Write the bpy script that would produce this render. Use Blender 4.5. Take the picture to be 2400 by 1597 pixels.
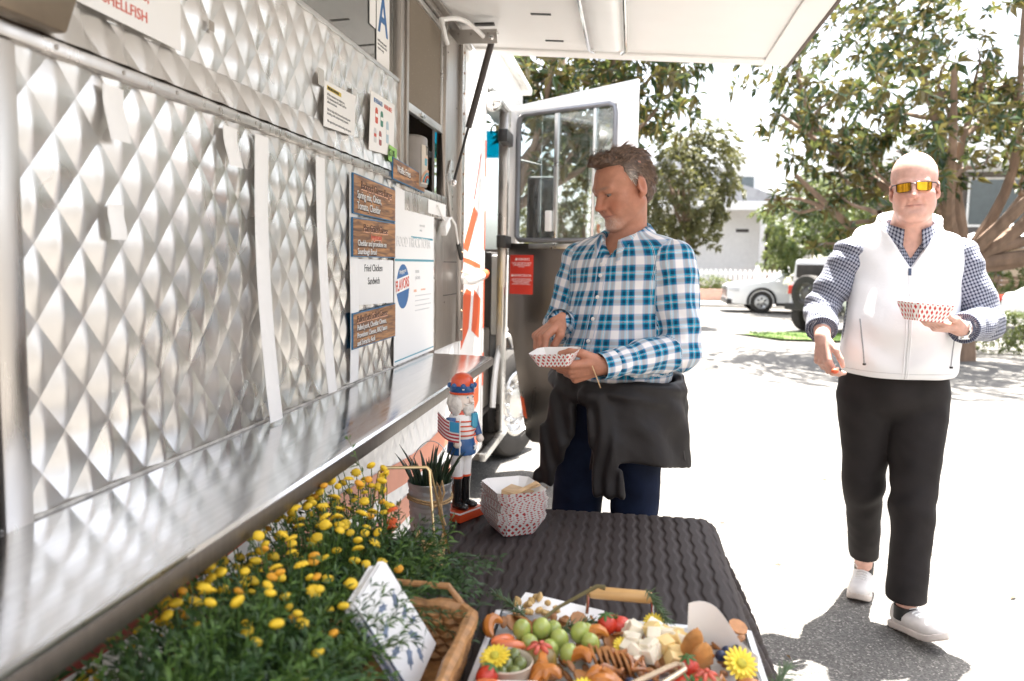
import bpy, bmesh, math, random
import numpy as np
from mathutils import Vector, Matrix, Euler, noise as mnoise

random.seed(7)
rng = np.random.default_rng(7)
PI = math.pi
scene = bpy.context.scene
COL = scene.collection
for _o in list(bpy.data.objects):
    bpy.data.objects.remove(_o)

# ------------------------------------------------------------------ camera
CAM_ROT = ((0.98872, -0.03225, 0.14624), (0.14901, 0.09253, -0.98442), (0.01821, 0.99520, 0.09630))
cam_data = bpy.data.cameras.new('camera')
cam = bpy.data.objects.new('camera', cam_data)
COL.objects.link(cam)
_m = Matrix(CAM_ROT).to_4x4()
_m.translation = (0, 0, 1.44)
cam.matrix_world = _m
cam_data.sensor_width = 36.0
cam_data.lens = 27.96
cam_data.clip_start = 0.05
cam_data.clip_end = 600
cam_data.dof.use_dof = True
cam_data.dof.focus_distance = 2.45
cam_data.dof.aperture_fstop = 3.4
scene.camera = cam

# ------------------------------------------------------------------ sky, sun, exposure
SUN = Vector((0.14, 0.27, 1.0)).normalized()       # towards the sun
world = bpy.data.worlds.new('World')
scene.world = world
world.use_nodes = True
_nt = world.node_tree
_bg = _nt.nodes['Background']
_sky = _nt.nodes.new('ShaderNodeTexSky')
_sky.sky_type = 'NISHITA'
_sky.sun_disc = False
_sky.sun_elevation = math.asin(SUN.z)
_sky.sun_rotation = math.atan2(SUN.x, SUN.y)
_sky.air_density = 1.0
_sky.dust_density = 4.0
_sky.ozone_density = 0.6
_hsv = _nt.nodes.new('ShaderNodeHueSaturation')      # hazy, pale midday sky
_hsv.inputs['Saturation'].default_value = 0.45
_nt.links.new(_sky.outputs[0], _hsv.inputs['Color'])
_nt.links.new(_hsv.outputs[0], _bg.inputs['Color'])
_bg.inputs['Strength'].default_value = 0.10
sun_data = bpy.data.lights.new('sun', 'SUN')
sun_data.energy = 5.0
sun_data.angle = math.radians(0.5)
sun_data.color = (1.0, 0.95, 0.88)
sun = bpy.data.objects.new('sun', sun_data)
COL.objects.link(sun)
sun.location = (3, 6, 20)
sun.rotation_euler = (-SUN).to_track_quat('-Z', 'Y').to_euler()
scene.view_settings.view_transform = 'Standard'
scene.view_settings.look = 'None'
scene.view_settings.exposure = 2.75
scene.view_settings.gamma = 1.0
scene.view_settings.use_curve_mapping = False
scene.cycles.use_denoising = True
scene.cycles.max_bounces = 8
scene.cycles.transparent_max_bounces = 12
scene.cycles.sample_clamp_indirect = 8

# ------------------------------------------------------------------ helpers
MATS = {}


def lin(r, g, b):
    def f(c):
        c /= 255.0
        return c / 12.92 if c <= 0.04045 else ((c + 0.055) / 1.055) ** 2.4
    return (f(r), f(g), f(b), 1.0)


def nd(nt, kind, **kw):
    n = nt.nodes.new(kind)
    for k, v in kw.items():
        setattr(n, k, v)
    return n


def mat(name, col, rough=0.5, metal=0.0, var=0.12, vscale=6.0, bump=0.0, bscale=60.0, stretch=None,
        spec=0.5, trans=0.0, coat=0.0, sheen=0.0, sub=0.0, rvar=0.0, emit=None):
    """Principled material with noise-driven colour variation, roughness variation and fine relief."""
    if name in MATS:
        return MATS[name]
    m = bpy.data.materials.new(name)
    m.use_nodes = True
    nt = m.node_tree
    b = nt.nodes['Principled BSDF']
    if len(col) == 3:
        col = (*col, 1.0)
    tc = nd(nt, 'ShaderNodeTexCoord')
    mp = nd(nt, 'ShaderNodeMapping')
    nt.links.new(tc.outputs['Object'], mp.inputs['Vector'])
    if stretch:
        mp.inputs['Scale'].default_value = stretch
    nz = nd(nt, 'ShaderNodeTexNoise')
    nz.inputs['Scale'].default_value = vscale
    nz.inputs['Detail'].default_value = 5
    nt.links.new(mp.outputs[0], nz.inputs['Vector'])
    rp = nd(nt, 'ShaderNodeValToRGB')
    c = np.array(col[:3])
    rp.color_ramp.elements[0].position = 0.28
    rp.color_ramp.elements[1].position = 0.72
    rp.color_ramp.elements[0].color = (*np.clip(c * (1 - var), 0, 1), 1)
    rp.color_ramp.elements[1].color = (*np.clip(c * (1 + var), 0, 1), 1)
    nt.links.new(nz.outputs['Fac'], rp.inputs[0])
    nt.links.new(rp.outputs[0], b.inputs['Base Color'])
    b.inputs['Roughness'].default_value = rough
    b.inputs['Metallic'].default_value = metal
    b.inputs['Specular IOR Level'].default_value = spec
    b.inputs['Transmission Weight'].default_value = trans
    b.inputs['Coat Weight'].default_value = coat
    b.inputs['Sheen Weight'].default_value = sheen
    if sub:
        b.inputs['Subsurface Weight'].default_value = sub
        b.inputs['Subsurface Radius'].default_value = (0.02, 0.008, 0.004)
        b.inputs['Subsurface Scale'].default_value = 0.4
    if rvar:
        mr = nd(nt, 'ShaderNodeMapRange')
        mr.inputs['From Min'].default_value = 0.3
        mr.inputs['From Max'].default_value = 0.7
        mr.inputs['To Min'].default_value = max(0.02, rough - rvar)
        mr.inputs['To Max'].default_value = min(1, rough + rvar)
        n3 = nd(nt, 'ShaderNodeTexNoise')
        n3.inputs['Scale'].default_value = vscale * 1.7
        nt.links.new(mp.outputs[0], n3.inputs['Vector'])
        nt.links.new(n3.outputs['Fac'], mr.inputs['Value'])
        nt.links.new(mr.outputs[0], b.inputs['Roughness'])
    if bump:
        n2 = nd(nt, 'ShaderNodeTexNoise')
        n2.inputs['Scale'].default_value = bscale
        n2.inputs['Detail'].default_value = 4
        nt.links.new(mp.outputs[0], n2.inputs['Vector'])
        bp = nd(nt, 'ShaderNodeBump')
        bp.inputs['Strength'].default_value = bump
        bp.inputs['Distance'].default_value = 0.004
        nt.links.new(n2.outputs['Fac'], bp.inputs['Height'])
        nt.links.new(bp.outputs[0], b.inputs['Normal'])
    if emit:
        b.inputs['Emission Color'].default_value = (*emit[:3], 1)
        b.inputs['Emission Strength'].default_value = emit[3]
    MATS[name] = m
    return m


def glass(name, tint=(0.9, 0.95, 0.95), alpha=0.25, rough=0.02, refl=0.12, dirt=0.0):
    """Thin pane: see-through, with a mirror share and a little dust."""
    if name in MATS:
        return MATS[name]
    m = bpy.data.materials.new(name)
    m.use_nodes = True
    nt = m.node_tree
    nt.nodes.clear()
    out = nd(nt, 'ShaderNodeOutputMaterial')
    tr = nd(nt, 'ShaderNodeBsdfTransparent')
    tr.inputs[0].default_value = (*tint, 1)
    gl = nd(nt, 'ShaderNodeBsdfGlossy')
    gl.inputs['Roughness'].default_value = rough
    gl.inputs['Color'].default_value = (0.9, 0.92, 0.92, 1)
    fr = nd(nt, 'ShaderNodeFresnel')
    fr.inputs['IOR'].default_value = 1.5
    ad = nd(nt, 'ShaderNodeMath', operation='ADD', use_clamp=True)
    ad.inputs[1].default_value = refl
    nt.links.new(fr.outputs[0], ad.inputs[0])
    mx = nd(nt, 'ShaderNodeMixShader')
    nt.links.new(ad.outputs[0], mx.inputs[0])
    nt.links.new(tr.outputs[0], mx.inputs[1])
    nt.links.new(gl.outputs[0], mx.inputs[2])
    last = mx
    if dirt:
        df = nd(nt, 'ShaderNodeBsdfDiffuse')
        df.inputs[0].default_value = (0.6, 0.57, 0.52, 1)
        nz = nd(nt, 'ShaderNodeTexNoise')
        nz.inputs['Scale'].default_value = 9
        nz.inputs['Detail'].default_value = 8
        mr = nd(nt, 'ShaderNodeMapRange')
        mr.inputs['From Min'].default_value = 0.35
        mr.inputs['From Max'].default_value = 0.75
        mr.inputs['To Max'].default_value = dirt
        nt.links.new(nz.outputs['Fac'], mr.inputs['Value'])
        m2 = nd(nt, 'ShaderNodeMixShader')
        nt.links.new(mr.outputs[0], m2.inputs[0])
        nt.links.new(mx.outputs[0], m2.inputs[1])
        nt.links.new(df.outputs[0], m2.inputs[2])
        last = m2
    nt.links.new(last.outputs[0], out.inputs['Surface'])
    MATS[name] = m
    return m


class MB:
    """Collects shapes into one mesh."""

    def __init__(self):
        self.v = []
        self.f = []
        self.mi = []
        self.cur = 0

    def add(self, verts, faces):
        o = len(self.v)
        self.v.extend([tuple(p) for p in verts])
        self.f.extend([tuple(i + o for i in f) for f in faces])
        self.mi.extend([self.cur] * len(faces))
        return self

    def box(self, c, s, rot=None):
        x, y, z = s[0] / 2, s[1] / 2, s[2] / 2
        p = [(-x, -y, -z), (x, -y, -z), (x, y, -z), (-x, y, -z), (-x, -y, z), (x, -y, z), (x, y, z), (-x, y, z)]
        if rot is not None:
            r = Euler(rot).to_matrix() if not isinstance(rot, Matrix) else rot
            p = [r @ Vector(q) for q in p]
        p = [(q[0] + c[0], q[1] + c[1], q[2] + c[2]) for q in p]
        return self.add(p, [(0, 3, 2, 1), (4, 5, 6, 7), (0, 1, 5, 4), (1, 2, 6, 5), (2, 3, 7, 6), (3, 0, 4, 7)])

    def bx(self, x0, x1, y0, y1, z0, z1):
        return self.box(((x0 + x1) / 2, (y0 + y1) / 2, (z0 + z1) / 2), (abs(x1 - x0), abs(y1 - y0), abs(z1 - z0)))

    def tube(self, pts, rad, n=8, closed=False, caps=True):
        pts = [Vector(p) for p in pts]
        k = len(pts)
        if not hasattr(rad, '__len__'):
            rad = [rad] * k
        vs, fs = [], []
        up = None
        for i, p in enumerate(pts):
            if closed:
                t = pts[(i + 1) % k] - pts[i - 1]
            else:
                t = pts[min(i + 1, k - 1)] - pts[max(i - 1, 0)]
            if t.length < 1e-9:
                t = Vector((0, 0, 1))
            t.normalize()
            if up is None:
                up = t.orthogonal().normalized()
            up = (up - t * up.dot(t))
            if up.length < 1e-6:
                up = t.orthogonal()
            up.normalize()
            sd = t.cross(up)
            for j in range(n):
                a = 2 * PI * j / n
                vs.append(p + (up * math.cos(a) + sd * math.sin(a)) * rad[i])
        m = k if closed else k - 1
        for i in range(m):
            for j in range(n):
                a, b = i * n + j, i * n + (j + 1) % n
                c, d = ((i + 1) % k) * n + (j + 1) % n, ((i + 1) % k) * n + j
                fs.append((a, b, c, d))
        if caps and not closed:
            fs.append(tuple(range(n - 1, -1, -1)))
            fs.append(tuple((k - 1) * n + j for j in range(n)))
        return self.add(vs, fs)

    def lathe(self, prof, n=24, c=(0, 0, 0), rot=None, caps=True):
        vs, fs = [], []
        for r, z in prof:
            for j in range(n):
                a = 2 * PI * j / n
                vs.append(Vector((r * math.cos(a), r * math.sin(a), z)))
        k = len(prof)
        for i in range(k - 1):
            for j in range(n):
                fs.append((i * n + j, i * n + (j + 1) % n, (i + 1) * n + (j + 1) % n, (i + 1) * n + j))
        if caps:
            fs.append(tuple(range(n - 1, -1, -1)))
            fs.append(tuple((k - 1) * n + j for j in range(n)))
        if rot is not None:
            r_ = rot if isinstance(rot, Matrix) else Euler(rot).to_matrix()
            vs = [r_ @ v for v in vs]
        return self.add([(v[0] + c[0], v[1] + c[1], v[2] + c[2]) for v in vs], fs)

    def ball(self, c, r, n=12, m=8, rot=None, fn=None):
        if not hasattr(r, '__len__'):
            r = (r, r, r)
        vs, fs = [], []
        R_ = None if rot is None else (rot if isinstance(rot, Matrix) else Euler(rot).to_matrix())
        for i in range(m + 1):
            th = PI * i / m
            for j in range(n):
                ph = 2 * PI * j / n
                d = Vector((math.sin(th) * math.cos(ph), math.sin(th) * math.sin(ph), math.cos(th)))
                s = 1.0 if fn is None else fn(d)
                p = Vector((d.x * r[0] * s, d.y * r[1] * s, d.z * r[2] * s))
                if R_ is not None:
                    p = R_ @ p
                vs.append((p.x + c[0], p.y + c[1], p.z + c[2]))
        for i in range(m):
            for j in range(n):
                fs.append((i * n + j, (i + 1) * n + j, (i + 1) * n + (j + 1) % n, i * n + (j + 1) % n))
        return self.add(vs, fs)

    def grid(self, fn, nu, nv, flip=False):
        vs = [fn(i / nu, j / nv) for j in range(nv + 1) for i in range(nu + 1)]
        fs = []
        for j in range(nv):
            for i in range(nu):
                a = j * (nu + 1) + i
                q = (a, a + 1, a + nu + 2, a + nu + 1)
                fs.append(q[::-1] if flip else q)
        return self.add(vs, fs)

    def prism(self, outline, org, ux, uy, th):
        """Closed 2-D outline in the plane org+ux*a+uy*b, extruded by th along ux x uy."""
        ux, uy, org = Vector(ux), Vector(uy), Vector(org)
        nn = ux.cross(uy).normalized() * th
        k = len(outline)
        lo = [org + ux * a + uy * b for a, b in outline]
        hi = [p + nn for p in lo]
        fs = [tuple(range(k - 1, -1, -1)), tuple(range(k, 2 * k))]
        for i in range(k):
            j = (i + 1) % k
            fs.append((i, j, j + k, i + k))
        return self.add(lo + hi, fs)


def link(name, me, parent=None):
    o = bpy.data.objects.new(name, me)
    COL.objects.link(o)
    if parent is not None:
        o.parent = parent
        o.matrix_parent_inverse = PINV.get(parent.name, Matrix())
    return o


PINV = {}


def build(name, mb, m, parent=None, smooth=True, ang=40, bevel=0.0, seg=2, loc=None):
    """One mesh object. Parts of a thing are given in world coordinates and follow their parent."""
    me = bpy.data.meshes.new(name)
    me.from_pydata([tuple(v) for v in mb.v], [], mb.f)
    ms = m if isinstance(m, (list, tuple)) else [m]
    for k in ms:
        me.materials.append(k)
    if len(ms) > 1:
        me.polygons.foreach_set('material_index', mb.mi)
    if bevel:
        b = bmesh.new()
        b.from_mesh(me)
        bmesh.ops.remove_doubles(b, verts=b.verts, dist=1e-6)
        es = [e for e in b.edges if len(e.link_faces) == 2 and e.calc_face_angle(0) > math.radians(35)]
        bmesh.ops.bevel(b, geom=es, offset=bevel, segments=seg, affect='EDGES', profile=0.6, clamp_overlap=True)
        b.to_mesh(me)
        b.free()
    me.validate()
    if smooth:
        me.shade_smooth()
        me.set_sharp_from_angle(angle=math.radians(ang))
    else:
        me.shade_flat()
    o = link(name, me, parent)
    return o


def tag(o, label, cat, group=None):
    o['label'] = label
    o['category'] = cat
    if group:
        o['group'] = group
    return o


def thing(name, label, cat, loc=(0, 0, 0), group=None):
    o = bpy.data.objects.new(name, None)
    COL.objects.link(o)
    o.location = loc
    o.empty_display_size = 0.1
    tag(o, label, cat, group)
    PINV[o.name] = Matrix.Translation(-Vector(loc))
    return o


def struct(name, mb, m, **kw):
    o = build(name, mb, m, **kw)
    o['kind'] = 'structure'
    return o


def copy_to(o, name, parent, mw):
    """A copy of a part that shares its mesh, put at world matrix mw under parent."""
    c = o.copy()
    c.name = name
    COL.objects.link(c)
    c.parent = parent
    if parent is not None:
        c.matrix_parent_inverse = PINV.get(parent.name, Matrix())
    c.matrix_basis = mw
    return c


def frame(org, ux, uy):
    """Matrix whose x axis is ux, y axis uy, z their cross product."""
    ux, uy = Vector(ux).normalized(), Vector(uy).normalized()
    uz = ux.cross(uy)
    m = Matrix((ux, uy, uz)).transposed().to_4x4()
    m.translation = org
    return m


def text(name, s, size, m, parent, mw, sx=1.0, align='LEFT', ext=0.0005, bold=0.0, space=1.0, line=1.0):
    """Flat lettering as a mesh standing ext proud of the surface."""
    cu = bpy.data.curves.new(name, 'FONT')
    cu.body = s
    cu.size = size
    cu.extrude = ext
    cu.offset = bold
    cu.align_x = align
    cu.space_character = space
    cu.space_line = line
    cu.resolution_u = 3
    to = bpy.data.objects.new('tmp_text', cu)
    me = bpy.data.meshes.new_from_object(to)
    bpy.data.objects.remove(to)
    me.name = name
    me.materials.clear()
    me.materials.append(m)
    me.transform(mw @ Matrix.Diagonal((sx, 1, 1, 1)))
    return link(name, me, parent)

# ------------------------------------------------------------------ ground
def make_asphalt():
    m = bpy.data.materials.new('asphalt')
    m.use_nodes = True
    nt = m.node_tree
    b = nt.nodes['Principled BSDF']
    b.inputs['Roughness'].default_value = 0.9
    b.inputs['Specular IOR Level'].default_value = 0.25
    tc = nd(nt, 'ShaderNodeTexCoord')
    big = nd(nt, 'ShaderNodeTexNoise')
    big.inputs['Scale'].default_value = 1.3
    big.inputs['Detail'].default_value = 6
    vor = nd(nt, 'ShaderNodeTexVoronoi')
    vor.inputs['Scale'].default_value = 150
    fine = nd(nt, 'ShaderNodeTexNoise')
    fine.inputs['Scale'].default_value = 320
    fine.inputs['Detail'].default_value = 3
    for n in (big, vor, fine):
        nt.links.new(tc.outputs['Object'], n.inputs['Vector'])
    r1 = nd(nt, 'ShaderNodeValToRGB')
    r1.color_ramp.elements[0].color = (0.115, 0.112, 0.108, 1)
    r1.color_ramp.elements[1].color = (0.20, 0.195, 0.185, 1)
    nt.links.new(big.outputs['Fac'], r1.inputs[0])
    r2 = nd(nt, 'ShaderNodeValToRGB')
    e = r2.color_ramp.elements
    e[0].position, e[0].color = 0.0, (0.4, 0.39, 0.38, 1)
    e[1].position, e[1].color = 1.0, (2.4, 2.35, 2.25, 1)
    k = r2.color_ramp.elements.new(0.72)
    k.color = (0.9, 0.89, 0.87, 1)
    k = r2.color_ramp.elements.new(0.88)
    k.color = (1.6, 1.55, 1.5, 1)
    nt.links.new(vor.outputs['Color'], r2.inputs[0])
    mu = nd(nt, 'ShaderNodeMixRGB', blend_type='MULTIPLY')
    mu.inputs[0].default_value = 1
    nt.links.new(r1.outputs[0], mu.inputs[1])
    nt.links.new(r2.outputs[0], mu.inputs[2])
    nt.links.new(mu.outputs[0], b.inputs['Base Color'])
    bp = nd(nt, 'ShaderNodeBump')
    bp.inputs['Strength'].default_value = 0.6
    bp.inputs['Distance'].default_value = 0.004
    nt.links.new(fine.outputs['Fac'], bp.inputs['Height'])
    nt.links.new(bp.outputs[0], b.inputs['Normal'])
    return m


M_ASPH = make_asphalt()
struct('ground', MB().grid(lambda u, v: (-150 + 300 * u, -60 + 360 * v, 0), 12, 12), M_ASPH)

# ------------------------------------------------------------------ truck materials
def steel(name, col=(0.60, 0.575, 0.55), rough=0.27, streak=(1, 1, 60), vs=3.0, bump=0.04, var=0.08, rvar=0.07, aniso=0.0):
    m = mat(name, col, rough=rough, metal=1.0, var=var, vscale=vs, bump=bump, bscale=30, stretch=streak, rvar=rvar)
    if aniso:
        m.node_tree.nodes['Principled BSDF'].inputs['Anisotropic'].default_value = aniso
    return m


M_QUILT = steel('quilted_stainless', (0.72, 0.70, 0.675), 0.295, (1, 1, 1), 2.0, 0.012)
M_STEEL = steel('brushed_stainless', (0.56, 0.53, 0.5), 0.3, (1, 6, 1), bump=0.01)
M_STEELV = steel('brushed_stainless_upright', (0.42, 0.39, 0.36), 0.36, (40, 40, 1), 2.5)
M_SHELF = steel('shelf_stainless', (0.64, 0.64, 0.64), 0.15, (60, 1, 1), 2.0, 0.006, 0.08, 0.05)
M_ALU = mat('aluminium_frame', (0.62, 0.62, 0.61), 0.35, 1.0, rvar=0.1)
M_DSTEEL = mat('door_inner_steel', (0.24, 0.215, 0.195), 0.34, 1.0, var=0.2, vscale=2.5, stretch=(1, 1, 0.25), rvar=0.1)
M_PAINT = mat('white_body_paint', (0.80, 0.79, 0.77), 0.35, var=0.03, coat=0.3, rvar=0.08)
M_AWN = mat('white_awning_sheet', (0.82, 0.81, 0.79), 0.45, var=0.03, vscale=1.5, rvar=0.1)
M_ORANGE = mat('orange_red_vinyl', (0.62, 0.10, 0.035), 0.4, var=0.15, vscale=4)
M_DKRED = mat('dark_red_vinyl', (0.36, 0.045, 0.03), 0.4, var=0.15, vscale=4)
M_PINK = mat('faded_orange_vinyl', (0.66, 0.24, 0.14), 0.45, var=0.12)
M_TEALV = mat('teal_vinyl', (0.08, 0.36, 0.42), 0.4)
M_BLACK = mat('black_plastic', (0.018, 0.017, 0.016), 0.45, var=0.3)
M_DARK = mat('dark_cabin_trim', (0.035, 0.03, 0.027), 0.6, var=0.3)
M_BROWN = mat('kitchen_interior', (0.16, 0.12, 0.095), 0.6, var=0.2)
M_RUBBER = mat('tyre_rubber', (0.032, 0.029, 0.026), 0.85, var=0.2, bump=0.2, bscale=80)
M_CHROME = mat('polished_chrome', (0.8, 0.8, 0.8), 0.12, 1.0, var=0.03, rvar=0.05)
M_YEL = mat('yellow_handrail_paint', (0.75, 0.48, 0.02), 0.4)
M_GLASS = glass('window_glass', (0.88, 0.92, 0.92), refl=0.08, dirt=0.10)
M_GLASS2 = glass('serving_glass', (0.75, 0.74, 0.72), refl=0.22, dirt=0.10)
M_RIVET = mat('rusty_rivet', (0.32, 0.19, 0.11), 0.5, 0.7, var=0.3, vscale=40)
M_PAPER = mat('white_paper', (0.88, 0.87, 0.85), 0.7, var=0.02, vscale=3)
M_INK = mat('black_ink', (0.02, 0.02, 0.02), 0.6)
M_GREYINK = mat('grey_ink', (0.3, 0.3, 0.3), 0.6)
M_REDINK = mat('red_ink', (0.62, 0.09, 0.05), 0.6)
M_BLUEINK = mat('blue_ink', (0.03, 0.14, 0.36), 0.5)
M_TEALINK = mat('teal_ink', (0.08, 0.33, 0.42), 0.5)
M_WHITEINK = mat('white_ink', (0.85, 0.85, 0.84), 0.5)
M_GREENP = mat('green_note_paper', (0.28, 0.55, 0.12), 0.6)

WX = -0.88
TR = thing('food_truck', 'white food truck with quilted steel side, serving counter and raised awning', 'food truck', (-1.9, 4.0, 0))


def quilt(y0, y1, z0, z1, X, amp=0.0052, per=0.104, N=8, dx=None, ph=(0.03, 0.0), perz=None):
    """Sheet pressed into diamonds: every diamond a domed patch with sharp creases between."""
    pz = perz or per * 1.12
    vs, fs = [], []
    gi0, gi1 = int(math.floor((y0 - per) / per)), int(math.ceil((y1 + per) / per))
    gj0, gj1 = int(math.floor((z0 - pz) / pz)), int(math.ceil((z1 + pz) / pz))
    for i in range(2 * gi0, 2 * gi1 + 1):
        for j in range(2 * gj0, 2 * gj1 + 1):
            if (i + j) % 2:
                continue
            cy, cz = i * per / 2 + ph[0], j * pz / 2 + ph[1]
            if cy < y0 - per / 2 or cy > y1 + per / 2 or cz < z0 - pz / 2 or cz > z1 + pz / 2:
                continue
            a_ = amp * (0.85 + 0.3 * random.random())
            sk = (random.random() - 0.5) * 0.25
            o = len(vs)
            for a in range(N + 1):
                for b in range(N + 1):
                    u, v = -1 + 2 * a / N, -1 + 2 * b / N
                    pp, qq = (u + v) / 2, (u - v) / 2
                    h = a_ * ((1 - u * u) * (1 - v * v) * (1 + sk * (u + v)) * 0.75 + 0.45 * math.exp(-(pp / 0.16) ** 2) * (1 - abs(qq)) ** 0.8 * (1 - u * u) ** 0.3 * (1 - v * v) ** 0.3)
                    vs.append((X + h, cy + (u + v) * per / 4, cz + (u - v) * pz / 4))
            for a in range(N):
                for b in range(N):
                    k = o + a * (N + 1) + b
                    fs.append((k, k + N + 1, k + N + 2, k + 1))
    b = bmesh.new()
    bv = [b.verts.new(p) for p in vs]
    for f in fs:
        b.faces.new([bv[i] for i in f[::-1]])
    for co, no in (((0, y0, 0), (0, -1, 0)), ((0, y1, 0), (0, 1, 0)), ((0, 0, z0), (0, 0, -1)), ((0, 0, z1), (0, 0, 1))):
        bmesh.ops.bisect_plane(b, geom=b.verts[:] + b.edges[:] + b.faces[:], plane_co=co, plane_no=no, clear_outer=True)
    if dx:
        for v in b.verts:
            v.co.x += dx(v.co.z)
    b.normal_update()
    me = bpy.data.meshes.new('quilted_panel')
    b.to_mesh(me)
    b.free()
    me.shade_smooth()
    return me


def qpanel(name, *a, m=None, **k):
    me = quilt(*a, **k)
    me.materials.append(m or M_QUILT)
    return link(name, me, TR)


qpanel('quilted_panel', 1.035, 3.50, 1.045, 1.738, WX)
qpanel('quilted_panel', 0.35, 2.93, 1.83, 2.098, WX)
qpanel('quilted_strip', 0.35, 2.93, 1.762, 1.8285, WX + 0.002, dx=lambda z: 0.018 * (1.83 - z) / 0.07)
# backing walls and roof of the box body
b = MB()
b.bx(-0.93, -0.892, 0.2, 3.56, 1.0, 1.75)
b.bx(-0.93, -0.892, 0.2, 2.94, 1.75, 2.10)
b.bx(-0.93, -0.892, 0.2, 4.75, 2.52, 2.78)
b.bx(-3.0, -2.96, 0.2, 4.75, 0.5, 2.78)
b.bx(-3.0, -0.9, 0.16, 0.2, 0.35, 2.78)
b.bx(-2.96, -0.93, 0.2, 4.75, 0.86, 0.9)
build('kitchen_shell', b, M_BROWN, TR, smooth=False)
build('roof', MB().bx(-3.05, -0.84, 0.12, 6.5, 2.785, 2.84), M_PAINT, TR, bevel=0.01)
# fixed serving window over the quilted panel
build('window_pane', MB().bx(-0.905, -0.899, 0.35, 2.93, 2.10, 2.51), M_GLASS2, TR, smooth=False)
fr = MB()
fr.bx(-0.91, -0.872, 0.35, 2.925, 2.0985, 2.112)
fr.bx(-0.91, -0.872, 0.35, 2.925, 2.505, 2.535)
build('window_frame', fr, M_ALU, TR, bevel=0.002)
# mullion between fixed and sliding windows
mu = MB()
mu.bx(-0.90, -0.868, 2.925, 2.965, 1.745, 2.54)
mu.bx(-0.905, -0.880, 2.966, 3.02, 1.745, 2.54)
mu.bx(-0.90, -0.872, 3.021, 3.05, 1.745, 2.54)
build('mullion', mu, M_STEELV, TR, bevel=0.003)
# rail along the top of the lower panel
build('trim_rail', MB().bx(-0.884, -0.862, 0.3, 2.93, 1.7385, 1.7605), M_STEEL, TR, bevel=0.004)
sc_proto = None
for k in range(13):
    p = MB().lathe([(0.004, 0), (0.004, 0.0015), (0.002, 0.003)], 8, (-0.862, 0.95 + 0.16 * k, 1.7495), (0, PI / 2, 0))
    build('screw_head', p, M_STEELV, TR)
# left-hand jamb
j = MB()
j.bx(-0.885, -0.866, 0.98, 1.034, 1.042, 1.737)
build('jamb', j, M_STEEL, TR, bevel=0.003)
j = MB()
j.bx(-0.90, -0.876, 0.93, 0.979, 1.042, 1.45)
build('dark_channel', j, M_DARK, TR, bevel=0.003)
build('side_plate', MB().bx(-0.90, -0.87, 0.3, 0.93, 1.042, 1.737), M_STEEL, TR, bevel=0.004)
# counter
cs = MB()
prof = [(-0.892, 1.0455), (-0.60, 1.0400), (-0.588, 1.0385), (-0.582, 1.033), (-0.582, 1.012), (-0.588, 1.012),
        (-0.590, 1.030), (-0.60, 1.034), (-0.892, 1.039)]
n = len(prof)
ys = [0.2, 0.62, 0.62, 3.36]
vs = [(x, y, z) for y in (0.2, 3.36) for x, z in prof]
fs = [(i, i + n, (i + 1) % n + n, (i + 1) % n) for i in range(n)] + [tuple(range(n)), tuple(range(2 * n - 1, n - 1, -1))]
cs.add(vs, fs)
cs = build('counter_shelf', cs, M_SHELF, TR, ang=25)
build('shelf_lip', MB().bx(-0.5818, -0.5785, 0.2, 3.361, 1.004, 1.0345), steel('dark_reflection_lip_steel', (0.20, 0.18, 0.165), 0.42, (1, 30, 1), 4.0), cs, bevel=0.001)  # lip steel coloured dark to stand in for a dark reflection
fl = MB()
fl.bx(-0.5855, -0.5785, 0.25, 0.98, 1.041, 1.0445)
build('shelf_cap_strip', fl, M_ALU, cs)
for y in (0.55, 1.45, 2.35, 3.22):
    build('shelf_bracket', MB().prism([(0, 0), (0.24, 0), (0.24, -0.02), (0.03, -0.2), (0, -0.2)], (-0.87, y + 0.004, 1.033), (1, 0, 0), (0, 0, 1), 0.006), M_STEEL, cs)
build('caulk_bead', MB().tube([(-0.874, 0.98 + 0.05 * k, 1.0465 + 0.0006 * random.random()) for k in range(49)], 0.0035, 6), mat('grubby_caulk', (0.45, 0.43, 0.4), 0.7, var=0.4, vscale=30), TR)

# sliding window: opening, raised sash, sill
SW0, SW1 = 3.05, 3.66
s = MB()
s.bx(-0.915, -0.872, SW1, SW1 + 0.03, 1.70, 2.54)
s.bx(-0.915, -0.872, SW0, SW1, 2.515, 2.54)
build('window_frame', s, M_STEELV, TR, bevel=0.003)
s = MB()
s.bx(-0.905, -0.883, SW0 + 0.005, SW0 + 0.03, 2.03, 2.51)
s.bx(-0.905, -0.883, SW1 - 0.03, SW1 - 0.003, 2.03, 2.51)
s.bx(-0.905, -0.883, SW0 + 0.031, SW1 - 0.031, 2.03, 2.062)
s.bx(-0.905, -0.883, SW0 + 0.031, SW1 - 0.031, 2.485, 2.51)
sash = build('sash', s, M_ALU, TR, bevel=0.003)


def screen_mat():
    m = mat('insect_screen', (0.20, 0.165, 0.12), 0.8, var=0.15, vscale=5)
    nt = m.node_tree
    b_ = nt.nodes['Principled BSDF']
    v_ = nd(nt, 'ShaderNodeTexVoronoi')
    v_.inputs['Scale'].default_value = 70
    tc = nd(nt, 'ShaderNodeTexCoord')
    nt.links.new(tc.outputs['Object'], v_.inputs['Vector'])
    cr = nd(nt, 'ShaderNodeValToRGB')
    cr.color_ramp.elements[0].color = (0.6, 0.55, 0.45, 1)
    cr.color_ramp.elements[1].position = 0.13
    cr.color_ramp.elements[1].color = (0.19, 0.155, 0.115, 1)
    nt.links.new(v_.outputs['Distance'], cr.inputs[0])
    nt.links.new(cr.outputs[0], b_.inputs['Base Color'])
    return m


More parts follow.
